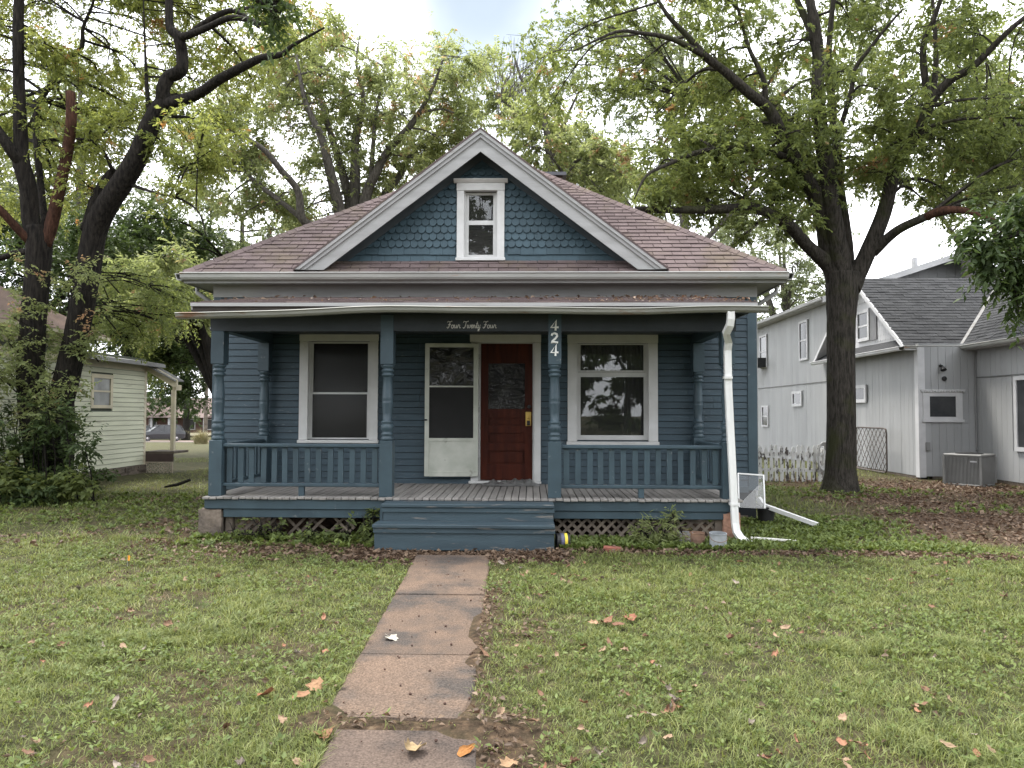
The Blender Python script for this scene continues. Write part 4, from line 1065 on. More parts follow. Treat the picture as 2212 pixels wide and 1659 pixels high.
for i, w in enumerate(sides):
    o = side_window(gray, RXW - .02, *w, tw=.075 if i in (0, 1, 3) else .1, rail=(w[2] + w[3]) / 2 if i in (0, 1, 3) else None, glass=DGL)
boards('y', RYA, RXW + .12, RX2 - .02, .05, 3.42, [(P(1990, 870, RYA).x, P(2078, 870, RYA).x, P(2030, 912, RYA).z, P(2030, 842, RYA).z)], gw2)
boards('x', RX2, 10.5, RYA - .03, .05, 3.42, [(py(2235, RX2), py(2196, RX2), pz(2205, 975, RX2), pz(2205, 812, RX2))], gw2)
side_window(gray, RX2 - .02, py(2235, RX2), py(2196, RX2), pz(2205, 975, RX2), pz(2205, 812, RX2), .1, glass=DGL)
for zz_, a0, a1 in ((2.6, 10.5, RYA - .03),): MB().box(RX2 - .035, RX2 - .002, a0, a1, zz_, zz_ + .02).build('joint_strip', mat('joint_gray', (.16, .16, .16), None, 3, .8), gw2)
MB().box(RXW - .035, RXW - .002, 25.1, 33, 2.74, 2.77).build('joint_strip', MATS['joint_gray'], gw2)
MB().box(RXW - .035, RXW + .14, RYA - .035, RYA - .002, .02, 3.4).box(RXW - .035, RXW - .002, RYA - .002, RYA + .14, .02, 3.4).build('corner_board', GTRIM, gw2)
MB().box(RXW - .04, RXW - .002, 25.03, 25.2, -.1, 3.6).build('corner_board', GTRIM, gw2)
MB().box(RXW - .005, RXW + .3, RYA - .02, 33, -.8, .05).box(RXW, RX2, RYA - .02, RYA + .1, -.8, .05).box(RX2 - .005, RX2 + .1, 10.5, RYA - .02, -.8, .05).build('foundation', STONE, gray)
# front window with carved cornice
fx0, fx1, fz0, fz1 = P(1992, 870, RYA).x, P(2077, 870, RYA).x, P(2035, 912, RYA).z, P(2035, 848, RYA).z
fw = empty('window', ((fx0 + fx1) / 2, RYA, fz0), parent=gray); Yw = RYA - .022
MB().box(fx0, fx0 + .17, Yw - .03, Yw, fz0 + .07, fz1 - .1).box(fx1 - .17, fx1, Yw - .03, Yw, fz0 + .07, fz1 - .1).box(fx0, fx1, Yw - .03, Yw, fz1 - .1, fz1).box(fx0 + .17, fx1 - .17, Yw - .02, Yw, fz0 + .07, fz0 + .14).build('frame', GTRIM, fw)
MB().box(fx0 - .03, fx1 + .03, Yw - .05, Yw, fz0, fz0 + .07).build('sill', GTRIM, fw)
co = MB().box(fx0 - .06, fx1 + .06, Yw - .06, Yw, fz1 + .045, fz1 + .08)
k = fx0 - .05
while k < fx1 + .02: co.lathe([(.001, -.03), (.03, -.01), (.03, .03)], (k + .03, Yw - .035, fz1 + .02), 8); k += .07
co.build('cornice', GTRIM, fw)
MB().box(fx0 + .17, fx1 - .17, Yw - .012, Yw - .005, fz0 + .14, fz1 - .1).build('pane', DGL, fw)
# gable towards us on the side wall, roofs
ez = 3.45; gp = 22.55; hw = 3.05; gs = .763; gX = RXW - .33; pk = ez + gs * hw
def shingle_plane(mb, o, ux, uv, nrm, W, Ls, exp_=.15, tab=.32, clipf=None):
    o, ux, uv, nrm = Vector(o), Vector(ux).normalized(), Vector(uv).normalized(), Vector(nrm).normalized()
    j = 0; v = 0
    while v < Ls:
        u = -(j % 2) * tab / 2
        while u < W:
            poly = [(max(u + .004, 0), v), (min(u + tab - .004, W), v), (min(u + tab - .004, W), min(v + exp_ + .02, Ls)), (max(u + .004, 0), min(v + exp_ + .02, Ls))]
            if clipf:
                for (a, b, c) in clipf: poly = clip(poly, a, b, c) if poly else poly
            if len(poly) >= 3 and poly[1][0] - poly[0][0] > .01:
                n = len(poly); tz = random.uniform(.012, .022)
                vs = [o + ux * p[0] + uv * p[1] for p in poly] + [o + ux * p[0] + uv * p[1] + nrm * (tz - (p[1] - v) * .07) for p in poly]
                mb.add(vs, [tuple(range(n, 2*n))] + [(i, (i+1) % n, (i+1) % n+n, i+n) for i in range(n)])
            u += tab
        v += exp_; j += 1
rl = math.hypot(1, gs); Sl = hw * rl
gR = MB()
gR.add([(gX, gp - hw, ez), (18, gp - hw, ez), (18, gp, pk), (gX, gp, pk), (gX, gp + hw, ez), (18, gp + hw, ez)], [(0, 1, 2, 3), (3, 2, 5, 4)])
gR.add([(RX2 - .3, 10.3, ez), (RX2 - .3, gp - hw, ez), (RX2 - .3 + hw, gp, pk), (RX2 - .3 + 3.6, gp - 1, ez + gs * 3.6), (RX2 - .3 + 3.6, 10.3, ez + gs * 3.6)], [(0, 1, 2, 3, 4)])
zr = z2e + .33 * 4.3
gR.add([(RXW - .35, 24.6, z2e), (14.1, 24.6, zr), (14.1, 33.4, zr), (RXW - .35, 33.4, z2e), (18.4, 24.6, z2e), (18.4, 33.4, z2e)], [(0, 1, 2, 3), (1, 4, 5, 2)])
groof = gR.build('roof', GSHIN, gray)
sm = MB()
shingle_plane(sm, (gX, gp - hw, ez), (1, 0, 0), (0, 1, gs), (0, -gs, 1), 18 - gX, Sl, .155, .32, [(1, -1 / rl, RX2 - .3 - gX)])
W3 = gp - hw - 10.3
shingle_plane(sm, (RX2 - .3, 10.3, ez), (0, 1, 0), (1, 0, gs), (-gs, 0, 1), W3 + hw, hw * rl, .155, .32, [(1, -1 / rl, W3)])
sm.build('shingles', GSHIN, groof, kind='stuff')
vy = MB(); va = Vector((RX2 - .3, gp - hw, ez + .03)); vb = Vector((RX2 - .3 + hw, gp, pk + .03))
vy.add([va + Vector((-.02, .03, .02)), va + Vector((.03, -.02, .02)), vb + Vector((.04, -.04, .02)), vb + Vector((-.04, .04, .02))], [(0, 1, 2, 3)]); vy.build('valley_flashing', mat('dull_flashing', (.22, .22, .22), (.15, .14, .13), 6, .6), groof)
# gable face: boards under the barge boards, scales, window, shutter
gb = MB().prism([(gp - hw + .35, ez + .22), (gp + hw - .35, ez + .22), (gp, pk - .05)], RXW, RXW + .06, 'x').build('gable_wall', GTRIM, gray)
for s in (-1, 1):
    MB().prism([(gp + s * (hw + .05), ez - .02), (gp, pk + .02), (gp, pk - .11), (gp + s * (hw - .10), ez - .02)], gX - .02, gX + .03, 'x').build('barge_board', GTRIM, gb)
    MB().prism([(gp + s * hw, ez - .01), (gp, pk), (gp, pk - .03), (gp + s * (hw - .04), ez - .01)], gX + .031, RXW, 'x').build('soffit', GTRIM, gb)
z = ez + .3; r_ = 0
while z < pk - .35:
    half = (pk - .25 - z) / gs; y = gp - half + (r_ % 2) * .075
    while y < gp + half:
        if abs(y - gp + .1) > .66 or z > ez + 1.5: MB().prism([(y + .004, z + .05), (y + .04, z), (y + .11, z), (y + .146, z + .05), (y + .146, z + .17), (y + .004, z + .17)], RXW - .012 - .004 * (r_ % 2), RXW - .001, 'x').build('scale_shingle', GTRIM, gb)
        y += .15
    z += .14; r_ += 1
side_window(gray, RXW - .02, gp - .52, gp + .32, ez + .4, ez + 1.35, .1, ez + .86, glass=DGL)
MB().box(RXW - .045, RXW - .014, gp - .95, gp - .55, ez + .38, ez + 1.4).build('shutter', mat('gray_shutter', (.16, .16, .165), None, 4, .6), gray)
MB().box(RXW - .06, RXW - .002, gp + .2, gp + .2001, 0, .001) if False else None
sk_ = MB().add([(gX - .02, gp - hw, ez - .02), (gX - .02, gp + hw, ez - .02), (RXW, gp + hw - .3, ez + .25), (RXW, gp - hw + .3, ez + .25)], [(0, 3, 2, 1)]); sk_.build('skirt_roof', GSHIN, gray)
# gutters and upper gable
MB().prism(gutter_prof(gp - hw - .002, ez), gX - .02, RX2 - .42, 'x').build('gutter', GUTTER, gray)
MB().prism([(p[0], p[1]) for p in gutter_prof(RX2 - .302, ez)], 10.3, gp - hw - .12, 'y').build('gutter', GUTTER, gray)
MB().prism([(p[0], p[1]) for p in gutter_prof(gX - .022, ez - .02)], gp - hw, gp + hw, 'y').build('gutter', GTRIM, gray)
MB().prism([(p[0], p[1]) for p in gutter_prof(RXW - .352, z2e)], 24.6, 33.4, 'y').build('gutter', GTRIM, gray)
MB().box(RXW - .34, RXW - .001, 24.7, 33.3, z2e - .13, z2e - .1).build('soffit', GTRIM, gray)
MB().box(RX2 - .3, RX2, 10.3, RYA, ez - .12, ez - .1).build('soffit', GTRIM, gray)
MB().box(gX, RX2 - .301, gp - hw, RYA, ez - .12, ez - .1).build('soffit', GTRIM, gray)
ug = MB().prism([(RXW + .4, z2e), (17.8, z2e), (14.1, zr - .1)], 25.1, 25.2, 'y').build('gable_wall', GSID, gray)
boards('y', 25.1, 12.2, 16.2, 5.5, 6.9, [], ug, .3, ztop=lambda x: zr - .18 - .33 * abs(x - 14.1))
for s in (-1, 1): MB().prism([(14.1, zr + .03), (14.1 + s * 4.4, z2e + .0), (14.1 + s * 4.4, z2e - .2), (14.1, zr - .17)], 24.55, 24.6, 'y').build('barge_board', GTRIM, ug)
c_ = P(2108, 560, 24.2); MB().box(c_.x - .3, c_.x + .3, 24, 24.5, 5.2, c_.z + .35).box(c_.x - .37, c_.x + .37, 23.94, 24.56, c_.z + .1, c_.z + .22).build('chimney', mat('dark_gray_brick', (.10, .095, .095), (.07, .066, .066), 10, .9, .4, 30), groof)
v_ = P(1976, 585, 26); MB().tube([(v_.x, 26, 5.7), (v_.x, 26, v_.z + .45)], .1, 10).build('vent_pipe', GTRIM, groof)
# fittings on the front wall: floodlight, vent, outlet, drain pipe
fl = P(2030, 790, RYA); MB().tube([(fl.x, RYA - .02, fl.z), (fl.x, RYA - .12, fl.z - .03)], .035, 8).lathe([(.02, .0), (.05, .04), (.075, .12), (.0, .12)], (0, 0, 0), 12, Matrix.Translation((fl.x, RYA - .12, fl.z - .02)) @ Matrix.Rotation(R(150), 4, 'X')).build('floodlight', BLACK, gray)
fl = P(2038, 818, RYA); MB().lathe([(.06, 0), (.065, .03), (.04, .05), (.0, .05)], (0, 0, 0), 12, Matrix.Translation((fl.x, RYA - .02, fl.z)) @ Matrix.Rotation(R(90), 4, 'X')).build('wall_vent', BLACK, gray)
fl = P(2002, 965, RYA); MB().bbox(fl.x - .05, fl.x + .05, RYA - .08, RYA - .021, fl.z - .1, fl.z + .12).build('outlet_box', mat('gray_box', (.22, .22, .22), None, 3, .5), gray)
MB().tube([(RX2 - .06, RYA - .07, 3.3), (RX2 - .06, RYA - .07, .75), (RX2 - .2, RYA - .25, .7), (RX2 - .35, RYA - .5, .7)], .02, 8).build('conduit', mat('gray_box', (.2, .2, .2)), gray)
# window unit in the upper window
ac = P(0, 0, 10); a_y = (w2[0] + w2[1]) / 2
wa = empty('air_conditioner', (RXW - .3, a_y, w2[2]), 'small dark air conditioner hanging out of an upper window of the gray house', 'air conditioner')
MB().bbox(RXW - .5, RXW - .03, w2[0] + .05, w2[1] - .05, w2[2] + .02, w2[2] + .42, .02).build('case', BLACK, wa)
MB().box(RXW - .515, RXW - .501, w2[0] + .08, w2[1] - .08, w2[2] + .05, w2[2] + .39).build('back_grille', mat('pale_blue_grille', (.22, .42, .60), None, 20, .5), wa)

# ground air conditioner
acx = P(2095, 1050, 17.9); au = empty('air_conditioner', (acx.x, 17.9, 0), 'gray outdoor air conditioner standing on the soil by the gray house', 'air conditioner')
Ma = Matrix.Translation((acx.x, 17.9, float(gh(acx.x, 17.9)) - .02)) @ Matrix.Rotation(R(38), 4, 'Z')
ACM = mat('gray_condenser_steel', (.19, .19, .185), (.16, .16, .155), 4, .5, .05, 40); s_ = .40
MB().box(-s_ + .02, s_ - .02, -s_ + .02, s_ - .02, .05, .74, Ma).build('core', mat('dark_coil', (.06, .06, .06), None, 5, .7), au)
MB().bbox(-s_ - .01, s_ + .01, -s_ - .01, s_ + .01, .70, .76, .015, Ma).build('top_cover', ACM, au)
MB().bbox(-s_ - .01, s_ + .01, -s_ - .01, s_ + .01, .0, .06, .01, Ma).build('base_pan', ACM, au)
fi = MB()
for k in range(26):
    q = -s_ + .03 + k * (2 * s_ - .06) / 25
    fi.box(q - .008, q + .008, -s_, -s_ + .02, .06, .70, Ma).box(-s_, -s_ + .02, q - .008, q + .008, .06, .70, Ma).box(s_ - .02, s_, q - .008, q + .008, .06, .7, Ma)
fi.build('louver_guard', ACM, au)
for (p, q) in ((-1, -1), (1, -1), (-1, 1), (1, 1)): MB().box(p * s_ - .025, p * s_ + .025, q * s_ - .025, q * s_ + .025, .06, .70, Ma).build('corner_post', ACM, au)
MB().box(-s_ - .012, -s_ - .009, -.32, -.18, .58, .61, Ma).build('badge', GTRIM, au)
MB().lathe([(.28, .76), (.3, .775), (.05, .80), (.0, .80)], (0, 0, 0), 20, Ma).build('fan_guard', BLACK, au)

# picket fence, coiled hose, wire gate
PICK = mat('flaking_white_paint', (.58, .58, .565), (.50, .50, .485), 3, .7, .2, 40, .08, (1.2, 1.2, .5), .2, ((.06, .05, .045), 9, .525, .58))
pf0, pf1 = P(1628, 1038, 18.5).x, P(1795, 1038, 18.5).x
fence = empty('picket_fence', ((pf0 + pf1) / 2, 18.5, 0), 'low picket fence with flaking white paint beside the large tree', 'fence')
x = pf0; random.seed(4)
while x < pf1:
    h = .86 + random.uniform(-.03, .05); wd = .083; Mx = Matrix.Translation((x, 18.5, float(gh(x, 18.5)))) @ Matrix.Rotation(R(random.uniform(-1.5, 1.5)), 4, 'Y')
    MB().prism([(0, -.02), (wd, -.02), (wd, h - .05), (wd * .72, h), (wd * .28, h), (0, h - .05)], -.01, .01, 'y', Mx).build('picket', PICK, fence)
    x += .132
for hz in (.22, .62): MB().box(pf0 - .05, pf1 + .05, 18.515, 18.555, hz, hz + .08).build('rail', PICK, fence)
for xx in (pf0 + .1, pf1 - .2): MB().box(xx, xx + .09, 18.556, 18.64, -.1, .8).build('fence_post', PICK, fence)
hp = P(1779, 975, 18.35)
hm = MB()
for i in range(5):
    pts = [(hp.x + (.11 + .012 * i) * math.cos(a), 18.40 - .022 * i, hp.z - .12 + (.27 + .02 * i) * math.sin(a)) for a in [k * math.pi / 12 for k in range(25)]]
    hm.tube(pts, .013, 6)
hm.build('garden_hose', mat('pale_gray_rubber', (.45, .45, .44), None, 4, .5), None, label='pale coiled hose hanging at the end of the picket fence', cat='hose')
gate = empty('wire_gate', (RXW - .3, 21.2, 0), 'rusty wire gate frame with bent mesh leaning against the gray house', 'gate')
ga, gb_ = py(1848, RXW - .3), py(1914, RXW - .3); gX_ = RXW - .3; RUST = mat('rusty_steel', (.11, .10, .095), (.08, .06, .05), 8, .6, .1, 40, metal=.4)
gz0_, gz1_ = float(gh(9.8, 21)) + .03, pz(1880, 924, RXW - .3); r = .12
pts = [(gX_, gb_, gz0_ + r), (gX_, gb_, gz1_ - r), (gX_ + .0, gb_ + .3 * r, gz1_ - .3 * r), (gX_, gb_ + r, gz1_), (gX_, ga - r, gz1_), (gX_, ga - .3 * r, gz1_ - .3 * r), (gX_, ga, gz1_ - r), (gX_, ga, gz0_ + r), (gX_, ga - .3 * r, gz0_ + .3 * r), (gX_, ga - r, gz0_), (gX_, gb_ + r, gz0_), (gX_, gb_ + .3 * r, gz0_ + .3 * r), (gX_, gb_, gz0_ + r)]
MB().tube(pts, .024, 8).build('frame', RUST, gate)
wm = MB(); Wg, Hg = ga - gb_, gz1_ - gz0_
for s in (1, -1):
    for i in range(-7, 10):
        u0 = gb_ + i * .24
        A_ = Vector((gX_, u0, gz0_ if s == 1 else gz1_)); B_ = Vector((gX_, u0 + Hg * .8, gz1_ if s == 1 else gz0_))
        d = B_ - A_; t0 = max(0, (gb_ + .03 - A_.y) / d.y); t1 = min(1, (ga - .03 - A_.y) / d.y)
        if t1 - t0 > .05: wm.tube([A_ + d * t0, A_ + d * (t0 + t1) / 2 + Vector((random.uniform(-.03, .01), random.uniform(-.02, .02), 0)), A_ + d * t1], .0085, 5)
wm.build('wire_mesh', RUST, gate)

# ------------------------------------------------------------------ neighbour on the left (pale green)
PGRN = mat('pale_green_siding', (.62, .63, .49), (.53, .54, .42), 2, .7, .1, 40, .05, (1, .4, 3), .25, ((.24, .22, .17), 2.5, .60, .75))
CREAM = mat('cream_trim', (.60, .54, .40), (.50, .45, .34), 3, .6, .1, 40)
NX = -10.6
left = empty('house', (-13, 17, 0), 'pale green clapboard house behind the twin trunk tree', 'house')
lwall = MB().box(NX - .1, NX, 10.5, 20, -.3, 3.1).box(NX - 5, NX - .101, 19.9, 20, -.3, 2.9).build('wall', mat('shadow_line_gray', (.10, .11, .09), None, 4, .9), left)  # dark backing stands in for the shadow line under each clapboard
wy0, wy1 = PX(193, NX).y, PX(240, NX).y; wz0, wz1 = PX(215, NX, 882).z, PX(215, NX, 808).z
z = .22
while z < 2.75:
    for (p, q) in gaps(10.5, 19.93, z, z + .12, [(wy0, wy1, wz0, wz1)]):
        MB().prism([(NX, z), (NX + .034, z), (NX + .022, z + .110), (NX, z + .110)], p, q, 'y').build('clapboard', PGRN, lwall)
    z += .12
MB().box(NX, NX + .03, 19.9, 20.02, .2, 2.75).build('corner_board', CREAM, lwall)
MB().box(NX + .0, NX + .035, 10.5, 20.0, 2.75, 2.95).build('frieze_board', CREAM, lwall)
lwn = empty('window', (NX, (wy0 + wy1) / 2, wz0), parent=left)
f = MB().box(NX + .0, NX + .04, wy0, wy0 + .1, wz0, wz1).box(NX, NX + .04, wy1 - .1, wy1, wz0, wz1).box(NX, NX + .04, wy0 + .1, wy1 - .1, wz0, wz0 + .08).box(NX, NX + .04, wy0 + .1, wy1 - .1, wz1 - .1, wz1).box(NX, NX + .03, wy0 + .1, wy1 - .1, (wz0 + wz1) / 2 - .02, (wz0 + wz1) / 2 + .02)
f.build('frame', CREAM, lwn); MB().box(NX + .005, NX + .012, wy0 + .1, wy1 - .1, wz0 + .08, wz1 - .1).build('pane', mat('pale_blind_glass', (.30, .31, .30), (.2, .2, .2), 3, .15), lwn)
random.seed(5); fl_ = empty('foundation', (NX, 15, 0), parent=left)
for r_ in range(2):
    y = 10.5
    while y < 20:
        L_ = random.uniform(.3, .6); y1_ = min(y + L_, 20.02)
        rough_block((NX - .05, (y + y1_) / 2, -.02 + r_ * .15), (.1 + random.uniform(0, .03), (y1_ - y) / 2 - .004, .08), 'stone', STONE, fl_, int(y * 100) + r_); y = y1_
ROOFL = mat('metal_gray_roof', (.24, .24, .24), (.17, .17, .17), 2, .5, .1, 30)
BROOF = mat('brown_shingle', (.16, .11, .09), (.12, .085, .07), 3, .95, .4, 60, fine=.3)
MB().add([(NX + .35, 16.9, 2.98), (NX + .35, 20.4, 2.98), (NX - 4, 20.4, 3.7), (NX - 4, 16.9, 3.7), (NX + .35, 16.9, 2.88), (NX + .35, 20.4, 2.88), (NX - 4, 20.4, 3.6), (NX - 4, 16.9, 3.6)], [(0, 1, 2, 3), (7, 6, 5, 4), (0, 4, 5, 1), (1, 5, 6, 2), (2, 6, 7, 3), (3, 7, 4, 0)]).build('rear_roof', ROOFL, left)
MB().box(NX - .1, NX - .0, 10.5, 17.2, 3.1, 3.45).box(NX - 4, NX - .1, 17.1, 17.2, 2.9, 3.45).build('upper_wall', CREAM, left)
MB().add([(NX + .4, 10, 3.45), (NX + .4, 17.6, 3.45), (NX - 3.6, 13.8, 5.9), (NX - 3.6, 10, 5.9), (NX - 7.6, 17.6, 3.45)], [(0, 1, 2, 3), (1, 4, 2)]).build('main_roof', BROOF, left)
MB().box(NX, NX + .4, 10, 17.6, 3.36, 3.44).build('eave_board', CREAM, left)
# side porch
lp = empty('side_porch', (NX + .5, 20.5, .5), parent=left); QX = P(371, 900, 20).x
MB().prism([(NX + .0, 2.78), (NX, 3.0), (QX + .1, 2.52), (QX + .1, 2.33), (QX, 2.33)], 20.05, 20.12, 'y').build('rake_board', CREAM, lp)
MB().add([(NX - .1, 19.9, 3.03), (QX + .08, 19.95, 2.53), (QX + .08, 20.5, 2.53), (NX - .1, 20.5, 3.03), (NX - .1, 19.9, 2.99), (QX + .08, 19.95, 2.49), (QX + .08, 20.5, 2.49), (NX - .1, 20.5, 2.99)], [(0, 1, 2, 3), (7, 6, 5, 4), (0, 4, 5, 1), (1, 5, 6, 2), (3, 7, 4, 0)]).build('porch_roof', ROOFL, lp)
MB().box(QX - .06, QX + .04, 20.13, 20.45, 2.25, 2.40).build('header', CREAM, lp)
for yy in (20.06,): MB().box(QX - .06, QX + .04, yy, yy + .1, .58, 2.25).build('porch_post', CREAM, lp)
MB().box(NX + .0, QX + .06, 20.065, 20.9, .50, .56).build('deck', OLDWOOD, lp)
MB().box(NX + .03, QX + .05, 20.03, 20.06, .28, .50).build('fascia', mat('brown_fascia', (.085, .06, .055), None, 4, .7), lp)
lt = empty('lattice', (NX + .4, 20, 0), parent=lp)
TANL = mat('tan_lattice', (.42, .36, .29), None, 5, .8)
lattice(lt, 'slat', TANL, (NX + .07, 20.05, -.08), (1, 0, 0), QX - NX - .08, .34, .1, .03, .008)
lfm = MB().box(NX + .03, NX + .07, 20.02, 20.05, -.1, .28).box(QX + .0, QX + .04, 20.02, 20.05, -.1, .28).box(NX + .07, QX, 20.02, 20.05, .24, .28); lfm.build('lattice_frame', TANL, lt)

# ------------------------------------------------------------------ far street: cars, house, pole
def suv(name, label, loc, rz, paint, group):
    c = empty(name, (0, 0, 0), label, 'car', group)
    M_ = Matrix.Translation(Vector(loc)) @ Matrix.Rotation(rz, 4, 'Z')      # car faces -x
    def loft(secs, nm, m):
        b = MB(); vs = []; fs = []
        for (x, w0, z0, w1, z1, wm, zm) in secs: vs += [M_ @ Vector(p) for p in ((x, -w0, z0), (x, -wm, zm), (x, -w1, z1), (x, w1, z1), (x, wm, zm), (x, w0, z0))]
        for i in range(len(secs) - 1):
            for k in range(6): fs.append((i*6+k, i*6+(k+1) % 6, (i+1)*6+(k+1) % 6, (i+1)*6+k))
        fs += [tuple(range(6)), tuple(range(len(secs)*6-1, (len(secs)-1)*6-1, -1))]
        return b.add(vs, fs).build(nm, m, c)
    body = loft([(-2.3, .75, .35, .72, .72, .8, .55), (-2.2, .85, .25, .82, .88, .9, .6), (-1.5, .88, .22, .84, 1.0, .93, .7), (-1.05, .88, .22, .86, 1.06, .93, .75), (.4, .88, .22, .87, 1.06, .93, .75), (1.9, .88, .24, .86, 1.08, .93, .75), (2.25, .84, .3, .84, 1.05, .9, .7), (2.32, .8, .4, .8, .95, .84, .7)], 'body', paint)
    loft([(-1.1, .82, 1.04, .78, 1.07, .8, 1.05), (-.35, .80, 1.05, .66, 1.58, .74, 1.3), (0, .80, 1.05, .66, 1.64, .74, 1.33), (1.2, .80, 1.05, .66, 1.66, .74, 1.33), (1.9, .80, 1.05, .64, 1.58, .73, 1.3), (2.2, .80, 1.05, .72, 1.1, .77, 1.07)], 'cabin_glass', DGL)
    rf = MB()
    for s in (-1, 1):
        for (a, b) in (((-1.1, .81, 1.06), (-.33, .68, 1.6)), ((.25, .81, 1.06), (.3, .68, 1.66)), ((1.2, .81, 1.06), (1.2, .68, 1.66)), ((2.18, .79, 1.06), (1.88, .66, 1.6))):
            rf.bar(M_ @ Vector((a[0], s * a[1], a[2])), M_ @ Vector((b[0], s * b[1], b[2])), .07, .07)
    rf.box(-.4, 1.9, -.66, .66, 1.63, 1.69, M_); rf.build('roof', paint, c)
    for x in (-1.42, 1.4):
        for s in (-1, 1):
            Mw = M_ @ Matrix.Translation((x, s * .90, .35)) @ Matrix.Rotation(R(90), 4, 'X')
            wh = MB().lathe([(.22, -.1), (.34, -.1), (.355, -.06), (.355, .06), (.34, .1), (.22, .1)], (0, 0, 0), 20, Mw).build('wheel', BLACK, c)
            rm_ = MB().lathe([(.03, .11), (.2, .09), (.22, .105), (.22, -.105), (.2, -.09), (.03, -.11)], (0, 0, 0), 20, Mw).build('rim', mat('alloy', (.45, .45, .46), None, 4, .3, metal=.7), wh)
    for s in (-1, 1): MB().box(-2.1, 2.1, s * .94 - .012, s * .94 + .012, .24, .42, M_).build('sill', BLACK, c)
    for s in (-1, 1): MB().bbox(-2.31, -2.12, s * .62 - .17, s * .62 + .17, .68, .82, .02, M_).build('headlight', mat('lamp_glass', (.7, .7, .72), None, 4, .1), c)
    MB().box(-2.345, -2.27, -.42, .42, .55, .76, M_).build('grille', BLACK, c)
    MB().box(-2.34, -2.2, -.7, .7, .32, .42, M_).build('bumper', BLACK, c)
    return c
cy = 76.5; cpx = P(345, 950, cy).x
suv('parked_car', 'gray sport utility car parked on the street beyond the pale green house', (cpx, cy, float(gh(cpx, cy)) + .07), R(40), mat('gray_car_paint', (.030, .032, .036), None, 2, .35, spec=.4), 'cars parked on the far street')
cpx2 = P(300, 945, 79.3).x
suv('parked_car', 'black car parked behind the gray car', (cpx2 - 1.2, 79.4, float(gh(cpx2, 79.4)) + .07), R(8), mat('black_car_paint', (.012, .012, .014), None, 2, .2, spec=.6), 'cars parked on the far street')
fhx = P(395, 900, 100).x
fh_ = empty('house', (fhx, 104, -2), 'distant red brick bungalow across the far street', 'house'); gz = float(gh(fhx, 100))
BRK = mat('red_brick', (.13, .08, .065), (.10, .06, .05), 4, .9, .3, 8)
MB().box(fhx - 7, fhx + 7, 101, 108, gz - .5, gz + 3.0).build('wall', BRK, fh_)
MB().prism([(100.2, gz + 2.95), (109, gz + 2.95), (104.5, gz + 5.4)], fhx - 7.6, fhx + 7.6, 'x').build('roof', mat('pink_brown_roof', (.13, .095, .085), None, 2, .9), fh_)
MB().box(fhx - 6, fhx + 4, 98, 101, gz + .2, gz + .5).build('porch_floor', CREAM, fh_)
MB().prism([(97.6, gz + 2.6), (101, gz + 2.6), (101, gz + 3.3)], fhx - 6.2, fhx + 4.2, 'x').build('porch_roof', MATS['pink_brown_roof'], fh_)
for k in range(5): MB().box(fhx - 5.9 + k * 2.4, fhx - 5.65 + k * 2.4, 98.05, 98.3, gz + .5, gz + 2.6).build('porch_post', GTRIM, fh_)
for k in range(4):
    w_o = MB().box(fhx - 5.2 + k * 2.7, fhx - 4.1 + k * 2.7, 100.93, 100.999, gz + .9, gz + 2.4).build('window', GTRIM, fh_); MB().box(fhx - 5.1 + k * 2.7, fhx - 4.2 + k * 2.7, 100.91, 100.929, gz + 1.0, gz + 2.3).build('pane', DGL, w_o)
pp = P(443, 950, 64)
MB().tube([(pp.x, 64, float(gh(pp.x, 64)) - .1), (pp.x + .05, 64, 5), (pp.x + .1, 64, 11)], [.17, .15, .12], 12).build('utility_pole', OLDWOOD, None, label='bare wooden utility pole beside the far street', cat='pole')
# ------------------------------------------------------------------ trees
def bark(name, c1, c2, moss=None):
    m = bpy.data.materials.new(name); m.use_nodes = True; t = m.node_tree; N = t.nodes; L = t.links
    b = N['Principled BSDF']; b.inputs['Roughness'].default_value = .95; b.inputs['Specular IOR Level'].default_value = .1
    g = N.new('ShaderNodeNewGeometry'); mp = N.new('ShaderNodeMapping'); mp.inputs['Scale'].default_value = (1, 1, .16); L.new(g.outputs['Position'], mp.inputs[0])
    n = N.new('ShaderNodeTexNoise'); n.inputs['Scale'].default_value = 26; n.inputs['Detail'].default_value = 6; n.inputs['Roughness'].default_value = .65; L.new(mp.outputs[0], n.inputs[0])
    n2 = N.new('ShaderNodeTexNoise'); n2.inputs['Scale'].default_value = 2.0; n2.inputs['Detail'].default_value = 3; L.new(g.outputs['Position'], n2.inputs[0])
    r = N.new('ShaderNodeValToRGB'); r.color_ramp.elements[0].position = .36; r.color_ramp.elements[0].color = c2 + (1,); r.color_ramp.elements[1].position = .64; r.color_ramp.elements[1].color = c1 + (1,); L.new(n.outputs[0], r.inputs[0])
    col = r.outputs[0]
    if moss:
        q = N.new('ShaderNodeMapRange'); q.inputs[1].default_value = .5; q.inputs[2].default_value = .68; q.inputs[4].default_value = .7; L.new(n2.outputs[0], q.inputs[0])
        x = N.new('ShaderNodeMix'); x.data_type = 'RGBA'; L.new(q.outputs[0], x.inputs[0]); L.new(col, x.inputs[6]); x.inputs[7].default_value = moss + (1,); col = x.outputs[2]
    L.new(col, b.inputs['Base Color'])
    bn = N.new('ShaderNodeBump'); bn.inputs['Strength'].default_value = 1; bn.inputs['Distance'].default_value = .05; L.new(n.outputs[0], bn.inputs['Height']); L.new(bn.outputs[0], b.inputs['Normal'])
    return m
BARK_D = bark('dark_wet_bark', (.030, .026, .022), (.008, .0075, .007))
BARK_M = bark('mossy_gray_bark', (.060, .053, .045), (.017, .0155, .013), (.040, .044, .018))
BARK_L = bark('gray_bark', (.12, .11, .095), (.05, .045, .04))
